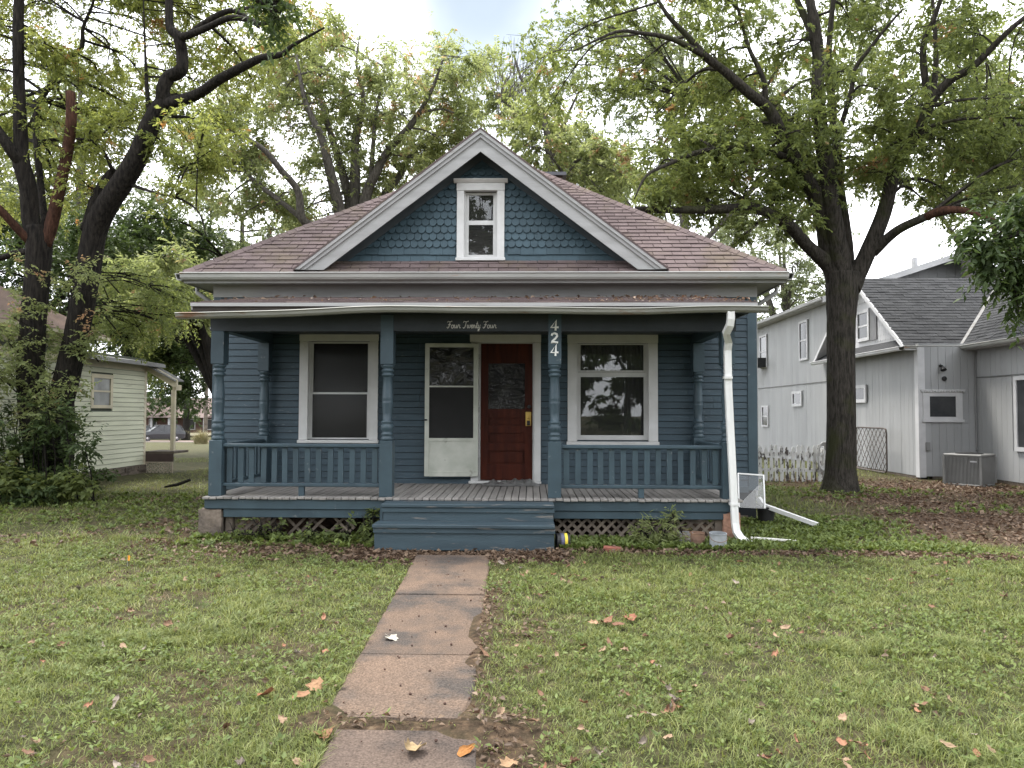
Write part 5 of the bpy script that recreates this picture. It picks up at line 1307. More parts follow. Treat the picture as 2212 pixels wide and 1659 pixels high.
REDW = bark('bare_red_wood', (.085, .042, .028), (.03, .017, .013))
LF_T1 = leaf_mat('yellow_green_leaf', [(0.085, 0.111, 0.036), (0.157, 0.188, 0.054), (0.228, 0.254, 0.081), (0.314, 0.318, 0.126)], (.30, .18, .07), .58, .5, .64)
LF_T2 = leaf_mat('mid_green_leaf', [(0.070, 0.094, 0.034), (0.116, 0.147, 0.049), (0.174, 0.209, 0.069), (0.248, 0.265, 0.103)], (.25, .15, .07), .54, .5, .66)
LF_T3 = leaf_mat('bright_green_leaf', [(0.108, 0.137, 0.053), (0.172, 0.205, 0.084), (0.237, 0.267, 0.119), (0.316, 0.328, 0.185)], (.30, .20, .11), .6, .4, .62)
LF_DK = leaf_mat('deep_green_leaf', [(0.024, 0.043, 0.014), (0.043, 0.067, 0.022), (0.066, 0.098, 0.031), (0.096, 0.130, 0.042)], None, .35, .5)
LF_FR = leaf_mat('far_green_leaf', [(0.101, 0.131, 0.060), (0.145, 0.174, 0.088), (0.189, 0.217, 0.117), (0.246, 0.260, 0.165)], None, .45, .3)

def rough_tube(pts, rad, n, ridge, seed):
    """trunk surface with ridges and lumps"""
    pts = [Vector(p) for p in pts]; m = len(pts); u = None; vs = []; fs = []
    rr = random.Random(seed); ph = [rr.uniform(0, 6.28) for _ in range(6)]
    for i in range(m):
        t = (pts[min(i+1, m-1)] - pts[max(i-1, 0)]).normalized()
        if u is None: u = t.orthogonal().normalized()
        u = (u - t * u.dot(t)).normalized(); b = t.cross(u)
        for k in range(n):
            a = 2 * math.pi * k / n
            f = 1 + ridge * (.5 * math.sin(3 * a + ph[0] + i * .15) + .35 * math.sin(7 * a + ph[1] - i * .1) + .3 * math.sin(11 * a + ph[2] + i * .2) + rr.uniform(-.35, .35))
            vs.append(pts[i] + (u * math.cos(a) + b * math.sin(a)) * rad[i] * f)
    for i in range(m - 1):
        for k in range(n): fs.append((i*n+k, i*n+(k+1) % n, (i+1)*n+(k+1) % n, (i+1)*n+k))
    fs += [tuple(range(n-1, -1, -1)), tuple((m-1)*n+k for k in range(n))]
    return MB().add(vs, fs)

def clumps_in(poly, n, yr, r, seed, holes=(), mind=38):
    """clump centres whose outline in the photograph is poly, spread over the depth range yr"""
    rr = random.Random(seed); xs_ = [p[0] for p in poly]; ys_ = [p[1] for p in poly]; o = []; tries = 0
    def inside(x, y):
        c = False
        for i in range(len(poly)):
            (x1, y1), (x2, y2) = poly[i], poly[i-1]
            if (y1 > y) != (y2 > y) and x < (x2 - x1) * (y - y1) / (y2 - y1) + x1: c = not c
        return c
    while len(o) < n and tries < 20000:
        tries += 1; x, y = rr.uniform(min(xs_), max(xs_)), rr.uniform(min(ys_), max(ys_))
        if not inside(x, y) or any((x-h[0])**2 + (y-h[1])**2 < h[2]**2 for h in holes): continue
        Y = rr.uniform(*yr); p = P(x, y, Y)
        if any((p - q[0]).length < mind / 100 for q in o): continue
        o.append((p, r * rr.uniform(.7, 1.25)))
    return o

def tree(name, label, base, limbs, clumps, leafm, barkm, sprays=80, k=12, leaf=(.06, .10), asp=(.35, .5), spray_len=(.2, .42), twigs=11, group=None, trunk_n=14, cat='tree', redlimbs=(), flat=.75, droop=.3, seed=1, twr=.016, ridge=.05):
    T = empty(name, base, label, cat, group); rr = random.Random(seed); rg = np.random.default_rng(seed)
    skel = []; trunk = None
    for i, pts in enumerate(limbs):
        W = [P(p[0], p[1], p[2]) if len(p) == 4 else Vector(p[1:4]) for p in pts]; rd = [p[-1] for p in pts]
        c, cr = catmull(W, rd, 6 if i == 0 else 5)
        if i == 0:
            trunk = rough_tube(c, cr, trunk_n if trunk_n < 16 else 28, ridge, seed).build('trunk', barkm, T, smooth=True)
        else:
            rough_tube(c, cr, 10, ridge * .8, seed + i).build('limb', REDW if i in redlimbs else barkm, trunk, smooth=True)
        if i not in redlimbs: skel += [(Vector(a), b) for a, b in zip(c, cr)][2 if i else len(c)//2:]
    SK = np.array([tuple(a) for a, b in skel]); SR = np.array([b for a, b in skel])
    tw = MB(); A_, B_, Rr = [], [], []
    for (c, r) in clumps:
        d = np.linalg.norm(SK - np.array(c), axis=1) + (SK[:, 2] > c.z + .3) * .8
        j = int(np.argmin(d)); p0 = Vector(SK[j]); pr = min(.055, SR[j] * .7)
        v = c - p0; mid = p0 + v * .5 + Vector((rr.uniform(-.12, .12), rr.uniform(-.12, .12), rr.uniform(.02, .18))) * v.length
        cc, cr = catmull([p0, mid, c], [min(pr, .012 + .02 * v.length), .5 * min(pr, .012 + .02 * v.length) + .005, twr * .5], 4)
        tw.tube(cc, cr, 5, False); cc = [Vector(q) for q in cc]
        for q in range(twigs):
            s = cc[rr.randrange(len(cc) // 2 - 1, len(cc))]
            e = Vector((rr.gauss(0, 1), rr.gauss(0, 1), rr.gauss(0, 1))).normalized() * r * rr.uniform(.55, 1.1); e.z *= flat
            e = c + e; md = (s + e) / 2 + Vector((0, 0, rr.uniform(0, .15) * r))
            tw.tube([s, md, e], [twr * .45, twr * .35, twr * .15], 3, False)
            A_.append(md); B_.append(e); Rr.append(r)
            A_.append(s * .4 + md * .6); B_.append(md); Rr.append(r)
    tw.build('twigs', barkm, trunk, kind='stuff')
    A = np.array([tuple(a) for a in A_]); B = np.array([tuple(b) for b in B_]); Rr = np.array(Rr)
    S = sprays * len(clumps); ti = rg.integers(0, len(A), S); t = rg.uniform(0, 1.08, S)[:, None]
    pos = A[ti] * (1 - t) + B[ti] * t + rg.normal(0, .15, (S, 3)) * Rr[ti][:, None]
    dr = unit(unit(B[ti] - A[ti]) * .7 + rg.normal(0, .7, (S, 3)) - np.array([0, 0, droop]))
    sl_ = rg.uniform(spray_len[0], spray_len[1], S)
    f = (np.arange(k) + .5) / k; n = S * k
    f = np.tile(f, S); ri = np.repeat(np.arange(S), k)
    side = unit(np.cross(dr, np.array([0, 0, 1.]) + rg.normal(0, .25, (S, 3))))
    sg = np.where(np.arange(n) % 2 == 0, 1., -1.)
    b = pos[ri] + dr[ri] * (f * sl_[ri])[:, None] - np.array([0, 0, 1.]) * (f ** 2 * sl_[ri] * .18)[:, None]
    ax = unit(dr[ri] * .55 + side[ri] * (sg * .8)[:, None] - np.array([0, 0, .35]) + rg.normal(0, .3, (n, 3)))
    nr = unit(np.array([0, 0, 1.]) + rg.normal(0, .45, (n, 3)))
    L_ = rg.uniform(leaf[0], leaf[1], n); v, tr = leaf_quads(b, ax, nr, L_, L_ * rg.uniform(asp[0], asp[1], n))
    obj('crown', np_mesh('crown', v, tris=tr, mat=leafm), T, kind=None)
    return T
def Q(xv, yv, Y, r): return (xv, yv, Y, r)

# large tree right of the house
Y2 = 15.8
limbs2 = [
 [(1813, 1075, Y2, .46), (1814, 1050, Y2, .37), (1815, 1010, Y2, .305), (1817, 900, Y2, .285), (1817, 780, Y2, .28), (1818, 690, Y2, .285), (1820, 625, Y2, .33), (1821, 590, Y2, .34)],
 [(1815, 615, Y2, .26), (1791, 575, Y2, .17), (1745, 532, Y2 - .3, .13), (1704, 486, Y2 - .6, .12), (1663, 461, Y2 - .9, .11), (1617, 450, Y2 - 1.1, .10), (1541, 453, Y2 - 1.3, .085), (1464, 453, Y2 - 1.4, .075), (1372, 453, Y2 - 1.5, .065)],
 [(1812, 610, Y2, .25), (1791, 540, Y2, .20), (1781, 486, Y2 - .1, .18), (1761, 425, Y2 - .3, .16), (1735, 374, Y2 - .5, .145), (1694, 307, Y2 - .8, .13), (1663, 240, Y2 - 1.1, .115), (1617, 200, Y2 - 1.4, .10), (1566, 154, Y2 - 1.7, .085), (1525, 123, Y2 - 1.9, .075), (1484, 77, Y2 - 2.1, .055), (1440, 30, Y2 - 2.3, .04), (1400, -40, Y2 - 2.4, .02)],
 [(1530, 125, Y2 - 1.9, .06), (1469, 92, Y2 - 2.2, .05), (1433, 79, Y2 - 2.4, .042), (1387, 72, Y2 - 2.6, .035), (1331, 69, Y2 - 2.9, .028), (1240, 110, Y2 - 3.2, .015)],
 [(1720, 352, Y2 - .6, .08), (1680, 333, Y2 - .9, .07), (1643, 325, Y2 - 1.1, .065), (1592, 320, Y2 - 1.4, .06), (1515, 327, Y2 - 1.7, .05), (1448, 353, Y2 - 1.9, .038), (1397, 379, Y2 - 2.1, .028), (1370, 430, Y2 - 2.2, .012)],
 [(1655, 225, Y2 - 1.1, .06), (1648, 169, Y2 - 1.2, .05), (1617, 102, Y2 - 1.3, .04), (1600, 40, Y2 - 1.4, .03), (1570, -60, Y2 - 1.5, .02)],
 [(1765, 400, Y2 + .4, .12), (1735, 317, Y2 + 1, .105), (1699, 261, Y2 + 1.4, .095), (1668, 220, Y2 + 1.8, .08), (1592, 200, Y2 + 2.2, .05), (1500, 215, Y2 + 2.5, .03)],
 [(1820, 610, Y2, .25), (1808, 520, Y2 - .2, .19), (1793, 435, Y2 - .35, .175), (1790, 384, Y2 - .4, .165), (1776, 307, Y2 - .5, .15), (1766, 205, Y2 - .6, .135), (1768, 128, Y2 - .6, .12), (1761, 51, Y2 - .7, .10), (1750, 0, Y2 - .7, .09), (1740, -120, Y2 - .8, .06)],
 [(1764, 110, Y2 - .6, .08), (1745, 51, Y2 - .5, .075), (1720, 0, Y2 - .4, .065), (1680, -90, Y2 - .3, .04)],
 [(1828, 605, Y2 + .1, .18), (1830, 540, Y2 + .2, .13), (1822, 470, Y2 + .2, .12), (1812, 400, Y2 + .2, .11), (1808, 330, Y2 + .3, .10), (1797, 230, Y2 + .3, .085), (1790, 120, Y2 + .4, .07), (1800, 0, Y2 + .5, .05), (1810, -100, Y2 + .5, .03)],
 [(1808, 300, Y2 - .2, .055), (1837, 205, Y2 - .5, .05), (1848, 148, Y2 - .7, .045), (1878, 107, Y2 - .9, .04), (1909, 66, Y2 - 1.1, .03), (1950, 20, Y2 - 1.3, .02)],
 [(1835, 620, Y2, .25), (1852, 592, Y2, .19), (1878, 537, Y2 - .1, .175), (1909, 460, Y2 - .3, .155), (1929, 384, Y2 - .5, .14), (1960, 317, Y2 - .7, .125), (1991, 271, Y2 - .9, .115), (2011, 220, Y2 - 1.1, .10), (2052, 174, Y2 - 1.4, .08), (2103, 143, Y2 - 1.7, .07), (2180, 66, Y2 - 2.2, .05), (2260, 0, Y2 - 2.5, .03)],
 [(2008, 225, Y2 - 1, .075), (1996, 153, Y2 - 1.1, .065), (1996, 92, Y2 - 1.2, .058), (2021, 31, Y2 - 1.4, .045), (2050, -60, Y2 - 1.6, .03)],
 [(2014, 215, Y2 - 1, .06), (2021, 150, Y2 - .8, .055), (2021, 92, Y2 - .7, .045), (2015, 0, Y2 - .6, .03)],
 [(1885, 545, Y2 - .1, .12), (1920, 512, Y2 - .4, .10), (1950, 491, Y2 - .7, .09), (2001, 468, Y2 - 1.1, .08)],
 [(2001, 468, Y2 - 1.1, .08), (2037, 455, Y2 - 1.4, .085), (2083, 455, Y2 - 1.7, .06), (2149, 476, Y2 - 2.1, .03)],
 [(1955, 330, Y2 - .5, .07), (2010, 280, Y2 + .2, .055), (2080, 250, Y2 + .8, .045), (2160, 255, Y2 + 1.2, .03), (2240, 280, Y2 + 1.5, .02)],
]
poly2 = [(1120, 70), (1190, -30), (1350, -200), (1700, -330), (2000, -330), (2330, -200), (2330, 420), (2200, 470), (2080, 400), (1960, 400), (1900, 380), (1830, 450), (1740, 470), (1640, 500), (1560, 400), (1450, 420), (1390, 410), (1330, 330), (1250, 300), (1150, 250), (1105, 190)]
cl2 = clumps_in(poly2, 185, (13.6, 20.5), .86, 21, [(1330, 270, 45), (1400, 300, 40), (1905, 430, 35), (1450, 200, 30), (1265, 330, 40)], 60)
cl2 += clumps_in([(1330, 270), (1700, 260), (1760, 420), (1720, 520), (1500, 520), (1390, 430)], 34, (14.0, 18), .62, 22, [(1400, 300, 25)], 50)
cl2 += clumps_in([(1840, 250), (2250, 250), (2250, 460), (2100, 430), (1960, 470), (1880, 420)], 30, (14.5, 20), .7, 23, [(1905, 440, 25)], 50)
tree('tree', 'large spreading tree with mossy gray trunk right of the blue house', (P(1815, 1050, Y2).x, Y2, 0), limbs2, cl2, LF_T2, BARK_M, sprays=56, k=12, leaf=(.067, .135), asp=(.36, .5), twigs=9, trunk_n=28, redlimbs=(15,), seed=5, droop=.15, spray_len=(.14, .32))

# twin trunk tree on the left
Y1 = 13.6
bx = P(100, 1082, Y1)
limbs1 = [
 [(108, 1090, Y1, .34), (100, 1050, Y1, .30), (85, 960, Y1, .26), (70, 860, Y1, .235), (67, 794, Y1, .225), (72, 700, Y1, .215), (80, 600, Y1, .21), (84, 530, Y1, .22), (82, 490, Y1, .2)],
 [(118, 1085, Y1, .30), (122, 1000, Y1, .26), (125, 900, Y1, .235), (150, 794, Y1 - .05, .225), (170, 703, Y1 - .1, .215), (190, 590, Y1 - .15, .215), (203, 508, Y1 - .2, .21), (227, 449, Y1 - .3, .205), (266, 391, Y1 - .4, .195), (301, 332, Y1 - .5, .18), (324, 273, Y1 - .6, .17), (352, 226, Y1 - .7, .16), (371, 205, Y1 - .7, .13)],
 [(86, 530, Y1, .19), (68, 480, Y1, .16), (62, 410, Y1 - .1, .155), (46, 351, Y1 - .2, .15), (45, 312, Y1 - .2, .125), (41, 195, Y1 - .3, .10), (39, 78, Y1 - .4, .095), (41, 0, Y1 - .4, .085), (44, -120, Y1 - .4, .06)],
 [(48, 356, Y1 - .2, .11), (23, 324, Y1 - .4, .10), (0, 289, Y1 - .5, .09), (-60, 200, Y1 - .7, .06)],
 [(95, 530, Y1, .13), (113, 480, Y1, .115), (133, 390, Y1 - .1, .10), (146, 324, Y1 - .1, .10), (154, 254, Y1 - .2, .095), (152, 199, Y1 - .2, .085)],
 [(75, 528, Y1, .1), (47, 504, Y1 - .2, .075), (0, 453, Y1 - .5, .07), (-40, 420, Y1 - .7, .06)],
 [(75, 545, Y1, .08), (39, 545, Y1 + .2, .06), (0, 558, Y1 + .4, .055), (-50, 560, Y1 + .6, .05)],
 [(100, 500, Y1 + .2, .07), (88, 400, Y1 + .6, .065), (78, 250, Y1 + .9, .06), (113, 176, Y1 + 1.1, .055), (141, 133, Y1 + 1.2, .055), (176, 102, Y1 + 1.2, .05), (180, 59, Y1 + 1.2, .035), (203, 0, Y1 + 1.2, .025), (215, -80, Y1 + 1.2, .015)],
 [(352, 228, Y1 - .7, .13), (353, 190, Y1 - .8, .12), (366, 166, Y1 - .8, .115), (391, 152, Y1 - .9, .11), (393, 117, Y1 - .9, .10), (385, 80, Y1 - 1, .095), (367, 59, Y1 - 1, .075), (365, 0, Y1 - 1, .065), (362, -100, Y1 - 1.1, .04)],
 [(386, 82, Y1 - 1, .075), (414, 74, Y1 - 1.1, .06), (449, 59, Y1 - 1.2, .055), (496, 39, Y1 - 1.4, .05), (539, 43, Y1 - 1.5, .045), (570, 51, Y1 - 1.7, .03), (640, 30, Y1 - 2, .015)],
 [(405, 78, Y1 - 1, .055), (430, 58, Y1 - 1, .05), (469, 33, Y1 - 1, .048), (500, 23, Y1 - 1, .045), (523, 31, Y1 - 1.1, .04), (560, 60, Y1 - 1.2, .02)],
 [(355, 226, Y1 - .7, .12), (380, 219, Y1 - .8, .105), (410, 211, Y1 - .9, .095), (441, 195, Y1 - 1.1, .09), (473, 172, Y1 - 1.3, .085), (523, 145, Y1 - 1.6, .075), (566, 125, Y1 - 1.9, .06), (609, 117, Y1 - 2.1, .045), (633, 98, Y1 - 2.3, .03), (700, 60, Y1 - 2.6, .015)],
 [(193, 500, Y1 - .1, .15), (210, 430, Y1 + .05, .12), (234, 385, Y1 + .1, .10), (250, 367, Y1 + .1, .08)],
 [(245, 372, Y1, .035), (225, 330, Y1 - .1, .032), (200, 305, Y1 - .2, .028), (165, 300, Y1 - .3, .02)],
 [(335, 260, Y1 - .5, .06), (322, 235, Y1 - .4, .05), (318, 200, Y1 - .3, .04), (313, 100, Y1 - .3, .02), (310, 0, Y1 - .3, .012)],
 [(285, 400, Y1 - .4, .03), (330, 415, Y1 - 1, .025), (390, 430, Y1 - 1.5, .02), (430, 460, Y1 - 1.9, .014), (445, 510, Y1 - 2.1, .008)],
]
poly1 = [(-120, -250), (660, -250), (690, 20), (640, 110), (560, 170), (470, 220), (400, 250), (330, 330), (240, 400), (120, 470), (-100, 500)]
cl1 = clumps_in(poly1, 145, (13.3, 18.5), .8, 31, [(60, 60, 30), (300, 80, 40)], 60)
cl1 += clumps_in([(380, 250), (470, 230), (480, 330), (430, 450), (330, 430)], 7, (11, 13), .5, 32)
tree('tree', 'dark twin trunk tree with broken red limbs left of the blue house', (bx.x, Y1, 0), limbs1, cl1, LF_T1, BARK_D, sprays=72, k=12, leaf=(.05, .098), asp=(.38, .52), twigs=9, trunk_n=28, redlimbs=(4, 5), seed=8, droop=.1, spray_len=(.14, .32))

# tree behind the house, many upright limbs
Y3 = 24.5
def up(*a): return [Q(*p) for p in a]
limbs3 = [
 up((760, 900, Y3, .5), (762, 700, Y3, .42), (765, 560, Y3, .4), (766, 500, Y3, .42)),
 up((755, 540, Y3, .25), (738, 470, Y3 - .4, .2), (720, 398, Y3 - .8, .17), (709, 355, Y3 - 1, .15), (694, 296, Y3 - 1.2, .12), (660, 220, Y3 - 1.4, .08), (640, 120, Y3 - 1.5, .04)),
 up((762, 530, Y3, .25), (755, 434, Y3 + .4, .17), (738, 369, Y3 + .6, .14), (717, 296, Y3 + .8, .11), (690, 200, Y3 + 1, .07), (700, 90, Y3 + 1, .04)),
 up((768, 530, Y3, .25), (767, 434, Y3, .19), (767, 369, Y3, .17), (768, 300, Y3, .14), (785, 220, Y3, .08), (770, 140, Y3, .045), (778, 70, Y3, .012)),
 up((775, 530, Y3, .25), (791, 422, Y3 - .3, .18), (812, 375, Y3 - .5, .15), (829, 340, Y3 - .6, .13), (860, 300, Y3 - .8, .11), (890, 267, Y3 - 1, .1), (930, 200, Y3 - 1.2, .06), (960, 120, Y3 - 1.4, .03)),
 up((785, 500, Y3, .18), (830, 420, Y3 + .6, .13), (860, 385, Y3 + .8, .11), (896, 325, Y3 + 1, .09), (960, 270, Y3 + 1.3, .05), (1010, 180, Y3 + 1.5, .03)),
 up((780, 480, Y3 - .2, .1), (800, 400, Y3 - .3, .09), (805, 330, Y3 - .4, .08), (812, 250, Y3 - .5, .06), (830, 150, Y3 - .6, .03)),
 up((745, 560, Y3, .22), (690, 500, Y3 - 1, .15), (653, 472, Y3 - 1.5, .13), (644, 413, Y3 - 1.7, .11), (609, 369, Y3 - 2, .1), (565, 319, Y3 - 2.3, .08), (500, 280, Y3 - 2.6, .05), (450, 240, Y3 - 2.8, .03)),
 up((680, 495, Y3 - 1.2, .1), (600, 430, Y3 - 1, .08), (560, 400, Y3 - .8, .07), (520, 360, Y3 - .6, .05), (470, 300, Y3 - .5, .03)),
]
poly3 = [(400, 260), (500, 130), (640, 50), (760, 20), (830, 90), (900, 120), (970, 75), (1050, 150), (1060, 250), (1010, 320), (930, 360), (850, 420), (720, 470), (600, 500), (470, 480), (410, 400)]
cl3 = clumps_in(poly3, 122, (23.0, 28), 1.0, 41, [(700, 440, 30), (640, 330, 35), (870, 380, 30), (590, 430, 30), (800, 290, 22)], 85)
tree('tree', 'tall bright green tree with many upright limbs behind the blue roof', (P(760, 890, Y3).x, Y3, 0), limbs3, cl3, LF_T3, BARK_L, sprays=64, k=12, leaf=(.095, .175), asp=(.34, .46), spray_len=(.22, .45), twigs=9, seed=13, droop=.2, twr=.022)
# slim tree right of the gable, bare at the top
Y4 = 23.0
limbs4 = [
 up((1200, 900, Y4, .25), (1198, 600, Y4, .2), (1190, 430, Y4, .15), (1186, 330, Y4, .12), (1178, 270, Y4, .1), (1160, 230, Y4, .08), (1130, 180, Y4, .05), (1110, 120, Y4, .03)),
 up((1187, 350, Y4, .08), (1215, 280, Y4 - .3, .06), (1235, 230, Y4 - .5, .04), (1260, 180, Y4 - .7, .02)),
 up((1180, 280, Y4, .06), (1140, 260, Y4 + .3, .045), (1090, 220, Y4 + .6, .03), (1060, 190, Y4 + .8, .015)),
 up((1192, 400, Y4, .07), (1260, 350, Y4 + .5, .05), (1320, 330, Y4 + .8, .03)),
]
cl4 = clumps_in([(1055, 190), (1110, 230), (1180, 200), (1260, 260), (1340, 330), (1370, 400), (1300, 440), (1240, 420), (1150, 340), (1080, 290)], 30, (20.5, 26), .85, 51, [(1340, 420, 20)], 80)
T4 = tree('tree', 'slim tree with bare upper twigs behind the house chimney', (P(1200, 890, Y4).x, Y4, 0), limbs4, cl4, LF_T3, BARK_L, sprays=50, k=12, leaf=(.11, .19), asp=(.36, .5), spray_len=(.22, .42), twigs=10, seed=17, droop=.2, twr=.02)
bt = MB(); random.seed(9)
for k in range(80):
    s = P(random.uniform(1075, 1150), random.uniform(180, 260), Y4 + random.uniform(-1, 1)); e = s + Vector((random.gauss(0, .25), random.gauss(0, .25), random.uniform(.7, 1.9)))
    bt.tube([s, (s + e) / 2 + Vector((random.gauss(0, .06), 0, 0)), e], [.013, .009, .004], 3, False)
bt.build('bare_twigs', BARK_L, T4, kind='stuff')

# background trees
def bush_tree(label, xv, Y, poly, n, yr, r, leafm, barkm, seed, leaf=(.12, .2), sprays=60, k=11, group='background trees', name='tree', droop=.2, trunk_r=.25, nl=5):
    b = P(xv, 890, Y); g0 = float(gh(b.x, Y)); cl = clumps_in(poly, n, yr, r, seed, (), r * 70)
    zt = max(c.z for c, q in cl); zb = min(c.z for c, q in cl)
    h = zb + (zt - zb) * .75; rr = random.Random(seed)
    tr = [('w', b.x, Y, g0 - .1, trunk_r * 1.3), ('w', b.x + .1, Y, g0 + (h - g0) * .25, trunk_r), ('w', b.x, Y, g0 + (h - g0) * .6, trunk_r * .7), ('w', b.x - .1, Y, h, trunk_r * .35)]
    lm = [tr]
    for q in range(nl):
        c = cl[rr.randrange(len(cl))][0]; f = rr.uniform(.3, .6); zz_ = g0 + (h - g0) * f
        lm.append([('w', b.x, Y, zz_, trunk_r * .55), ('w', (b.x + c.x) / 2, (Y + c.y) / 2, (zz_ + c.z) / 2 + .4, trunk_r * .4), ('w', c.x, c.y, c.z, trunk_r * .12)])
    return tree(name, label, (b.x, Y, g0), lm, cl, leafm, barkm, sprays=sprays, k=k, leaf=leaf, asp=(.35, .5), spray_len=(.3, .55), twigs=6, seed=seed, droop=droop, twr=.03, group=group)
bush_tree('dense dark tree standing between the pale green house and the blue house', 492, 27, [(190, 470), (300, 430), (440, 470), (470, 560), (440, 640), (450, 800), (440, 870), (380, 850), (290, 800), (200, 700)], 46, (25, 30), 1.15, LF_DK, BARK_D, 61, (.14, .24), 60, 11)
bush_tree('mid green tree with drooping sprays at the left eave of the blue house', 478, 21.5, [(250, 560), (330, 540), (400, 560), (440, 620), (445, 690), (380, 720), (280, 680)], 20, (19.5, 22.5), .75, LF_T3, BARK_D, 62, (.11, .19), 55, 11, droop=.35)
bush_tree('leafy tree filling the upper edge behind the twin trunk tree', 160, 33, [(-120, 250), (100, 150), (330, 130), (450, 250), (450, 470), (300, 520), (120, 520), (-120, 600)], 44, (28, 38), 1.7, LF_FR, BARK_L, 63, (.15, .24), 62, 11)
bush_tree('tall tree rising behind the gray house roof', 2185, 37, [(1900, 120), (2060, 60), (2330, 40), (2330, 640), (2200, 600), (2110, 520), (1990, 460), (1900, 340)], 44, (33, 41), 1.7, LF_T2, BARK_L, 64, (.15, .24), 62, 11)
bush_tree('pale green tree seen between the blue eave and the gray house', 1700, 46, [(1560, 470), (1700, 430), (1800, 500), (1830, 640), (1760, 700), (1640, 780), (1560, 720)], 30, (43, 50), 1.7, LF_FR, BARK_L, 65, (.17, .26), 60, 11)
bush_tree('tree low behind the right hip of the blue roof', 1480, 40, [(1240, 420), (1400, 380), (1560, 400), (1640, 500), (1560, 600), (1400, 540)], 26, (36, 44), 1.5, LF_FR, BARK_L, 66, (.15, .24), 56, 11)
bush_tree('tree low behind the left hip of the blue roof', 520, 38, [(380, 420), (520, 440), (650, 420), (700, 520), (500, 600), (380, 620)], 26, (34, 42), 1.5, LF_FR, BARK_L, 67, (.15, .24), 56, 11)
bush_tree('green tree crowding the roof of the pale green house', 70, 24, [(-60, 470), (110, 440), (220, 480), (260, 600), (200, 720), (60, 700), (-60, 720)], 34, (22, 27), 1.0, LF_DK, BARK_D, 88, (.12, .2), 56, 11)
bush_tree('light green tree beyond the pale green house porch', 270, 30, [(180, 540), (330, 520), (440, 600), (430, 820), (340, 830), (250, 760)], 30, (28, 33), 1.15, LF_T2, BARK_D, 89, (.14, .23), 56, 11)
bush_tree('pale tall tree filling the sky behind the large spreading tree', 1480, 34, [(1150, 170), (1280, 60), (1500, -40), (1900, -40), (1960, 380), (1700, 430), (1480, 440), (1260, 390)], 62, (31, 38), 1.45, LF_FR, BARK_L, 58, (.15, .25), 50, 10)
# across the far street
bush_tree('spreading tree with leaning trunk across the far street', 402, 88, [(300, 740), (400, 720), (470, 760), (470, 880), (400, 890), (330, 880)], 24, (84, 92), 2.2, LF_DK, BARK_D, 68, (.3, .45), 40, 10, trunk_r=.4)
bush_tree('shady tree over the far parked cars', 290, 96, [(180, 720), (330, 700), (370, 780), (360, 890), (240, 900), (180, 860)], 22, (92, 100), 2.6, LF_DK, BARK_D, 69, (.3, .45), 40, 10, trunk_r=.4)
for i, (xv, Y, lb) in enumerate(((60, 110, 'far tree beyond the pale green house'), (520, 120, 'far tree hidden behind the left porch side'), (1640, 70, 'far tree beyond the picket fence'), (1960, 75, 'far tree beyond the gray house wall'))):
    bush_tree(lb, xv, Y, [(xv - 160, 700), (xv, 640), (xv + 160, 700), (xv + 150, 880), (xv - 150, 880)], 22, (Y - 4, Y + 4), 2.6, LF_FR, BARK_L, 70 + i, (.3, .45), 40, 10, trunk_r=.4)

# shrubs and vines round the twin trunk
def shrub(name, label, cat, cl, leafm, sprays, k, leaf, asp, seed, base, stem=True, droop=.1, group=None, flat=.9, sl=(.12, .28)):
    rg = np.random.default_rng(seed); T = empty(name, base, label, cat, group); st = MB(); rr = random.Random(seed); A_, B_, Rr = [], [], []
    for (c, r) in cl:
        s = Vector((c.x + rr.uniform(-.15, .15), c.y + .1, float(gh(c.x, c.y))))
        s = s if c.z < 2.2 else Vector((c.x + rr.uniform(-.2, .2), Y1, c.z - .3))
        st.tube([s, (s + c) / 2 + Vector((rr.uniform(-.1, .1), 0, .05)), c], [.014, .01, .006], 4, False)
        for q in range(6):
            e = Vector((rr.gauss(0, 1), rr.gauss(0, 1), rr.gauss(0, 1) * flat)).normalized() * r * rr.uniform(.5, 1.1)
            st.tube([c, c + e * .5 + Vector((0, 0, .03)), c + e], [.006, .005, .002], 3, False); A_.append(c); B_.append(c + e); Rr.append(r)
    st.build('stems', BARK_D, T, kind='stuff')
    A = np.array([tuple(a) for a in A_]); B = np.array([tuple(b) for b in B_]); Rr = np.array(Rr); S = sprays * len(cl)
    ti = rg.integers(0, len(A), S); t = rg.uniform(.1, 1.1, S)[:, None]; pos = A[ti] * (1 - t) + B[ti] * t + rg.normal(0, .12, (S, 3)) * Rr[ti][:, None]
    dr = unit(unit(B[ti] - A[ti]) + rg.normal(0, .6, (S, 3)) - np.array([0, 0, droop])); sl_ = rg.uniform(sl[0], sl[1], S); n = S * k
    f = np.tile((np.arange(k) + .5) / k, S); ri = np.repeat(np.arange(S), k); side = unit(np.cross(dr, np.array([0, 0, 1.]) + rg.normal(0, .25, (S, 3)))); sg = np.where(np.arange(n) % 2 == 0, 1., -1.)
    b = pos[ri] + dr[ri] * (f * sl_[ri])[:, None]; ax = unit(dr[ri] * .5 + side[ri] * (sg * .8)[:, None] - np.array([0, 0, .25]) + rg.normal(0, .3, (n, 3)))
    nr = unit(np.array([0, -.3, 1.]) + rg.normal(0, .45, (n, 3))); L_ = rg.uniform(leaf[0], leaf[1], n); v, tr = leaf_quads(b, ax, nr, L_, L_ * rg.uniform(asp[0], asp[1], n))
    v[:, 2] = np.maximum(v[:, 2], gh(v[:, 0], v[:, 1]) - .01)
    obj('foliage', np_mesh('foliage', v, tris=tr, mat=leafm), T)
    return T
clA = clumps_in([(-20, 900), (60, 890), (150, 900), (180, 950), (195, 1010), (205, 1065), (100, 1080), (-20, 1075)], 26, (12.6, 13.7), .32, 81, (), 22)
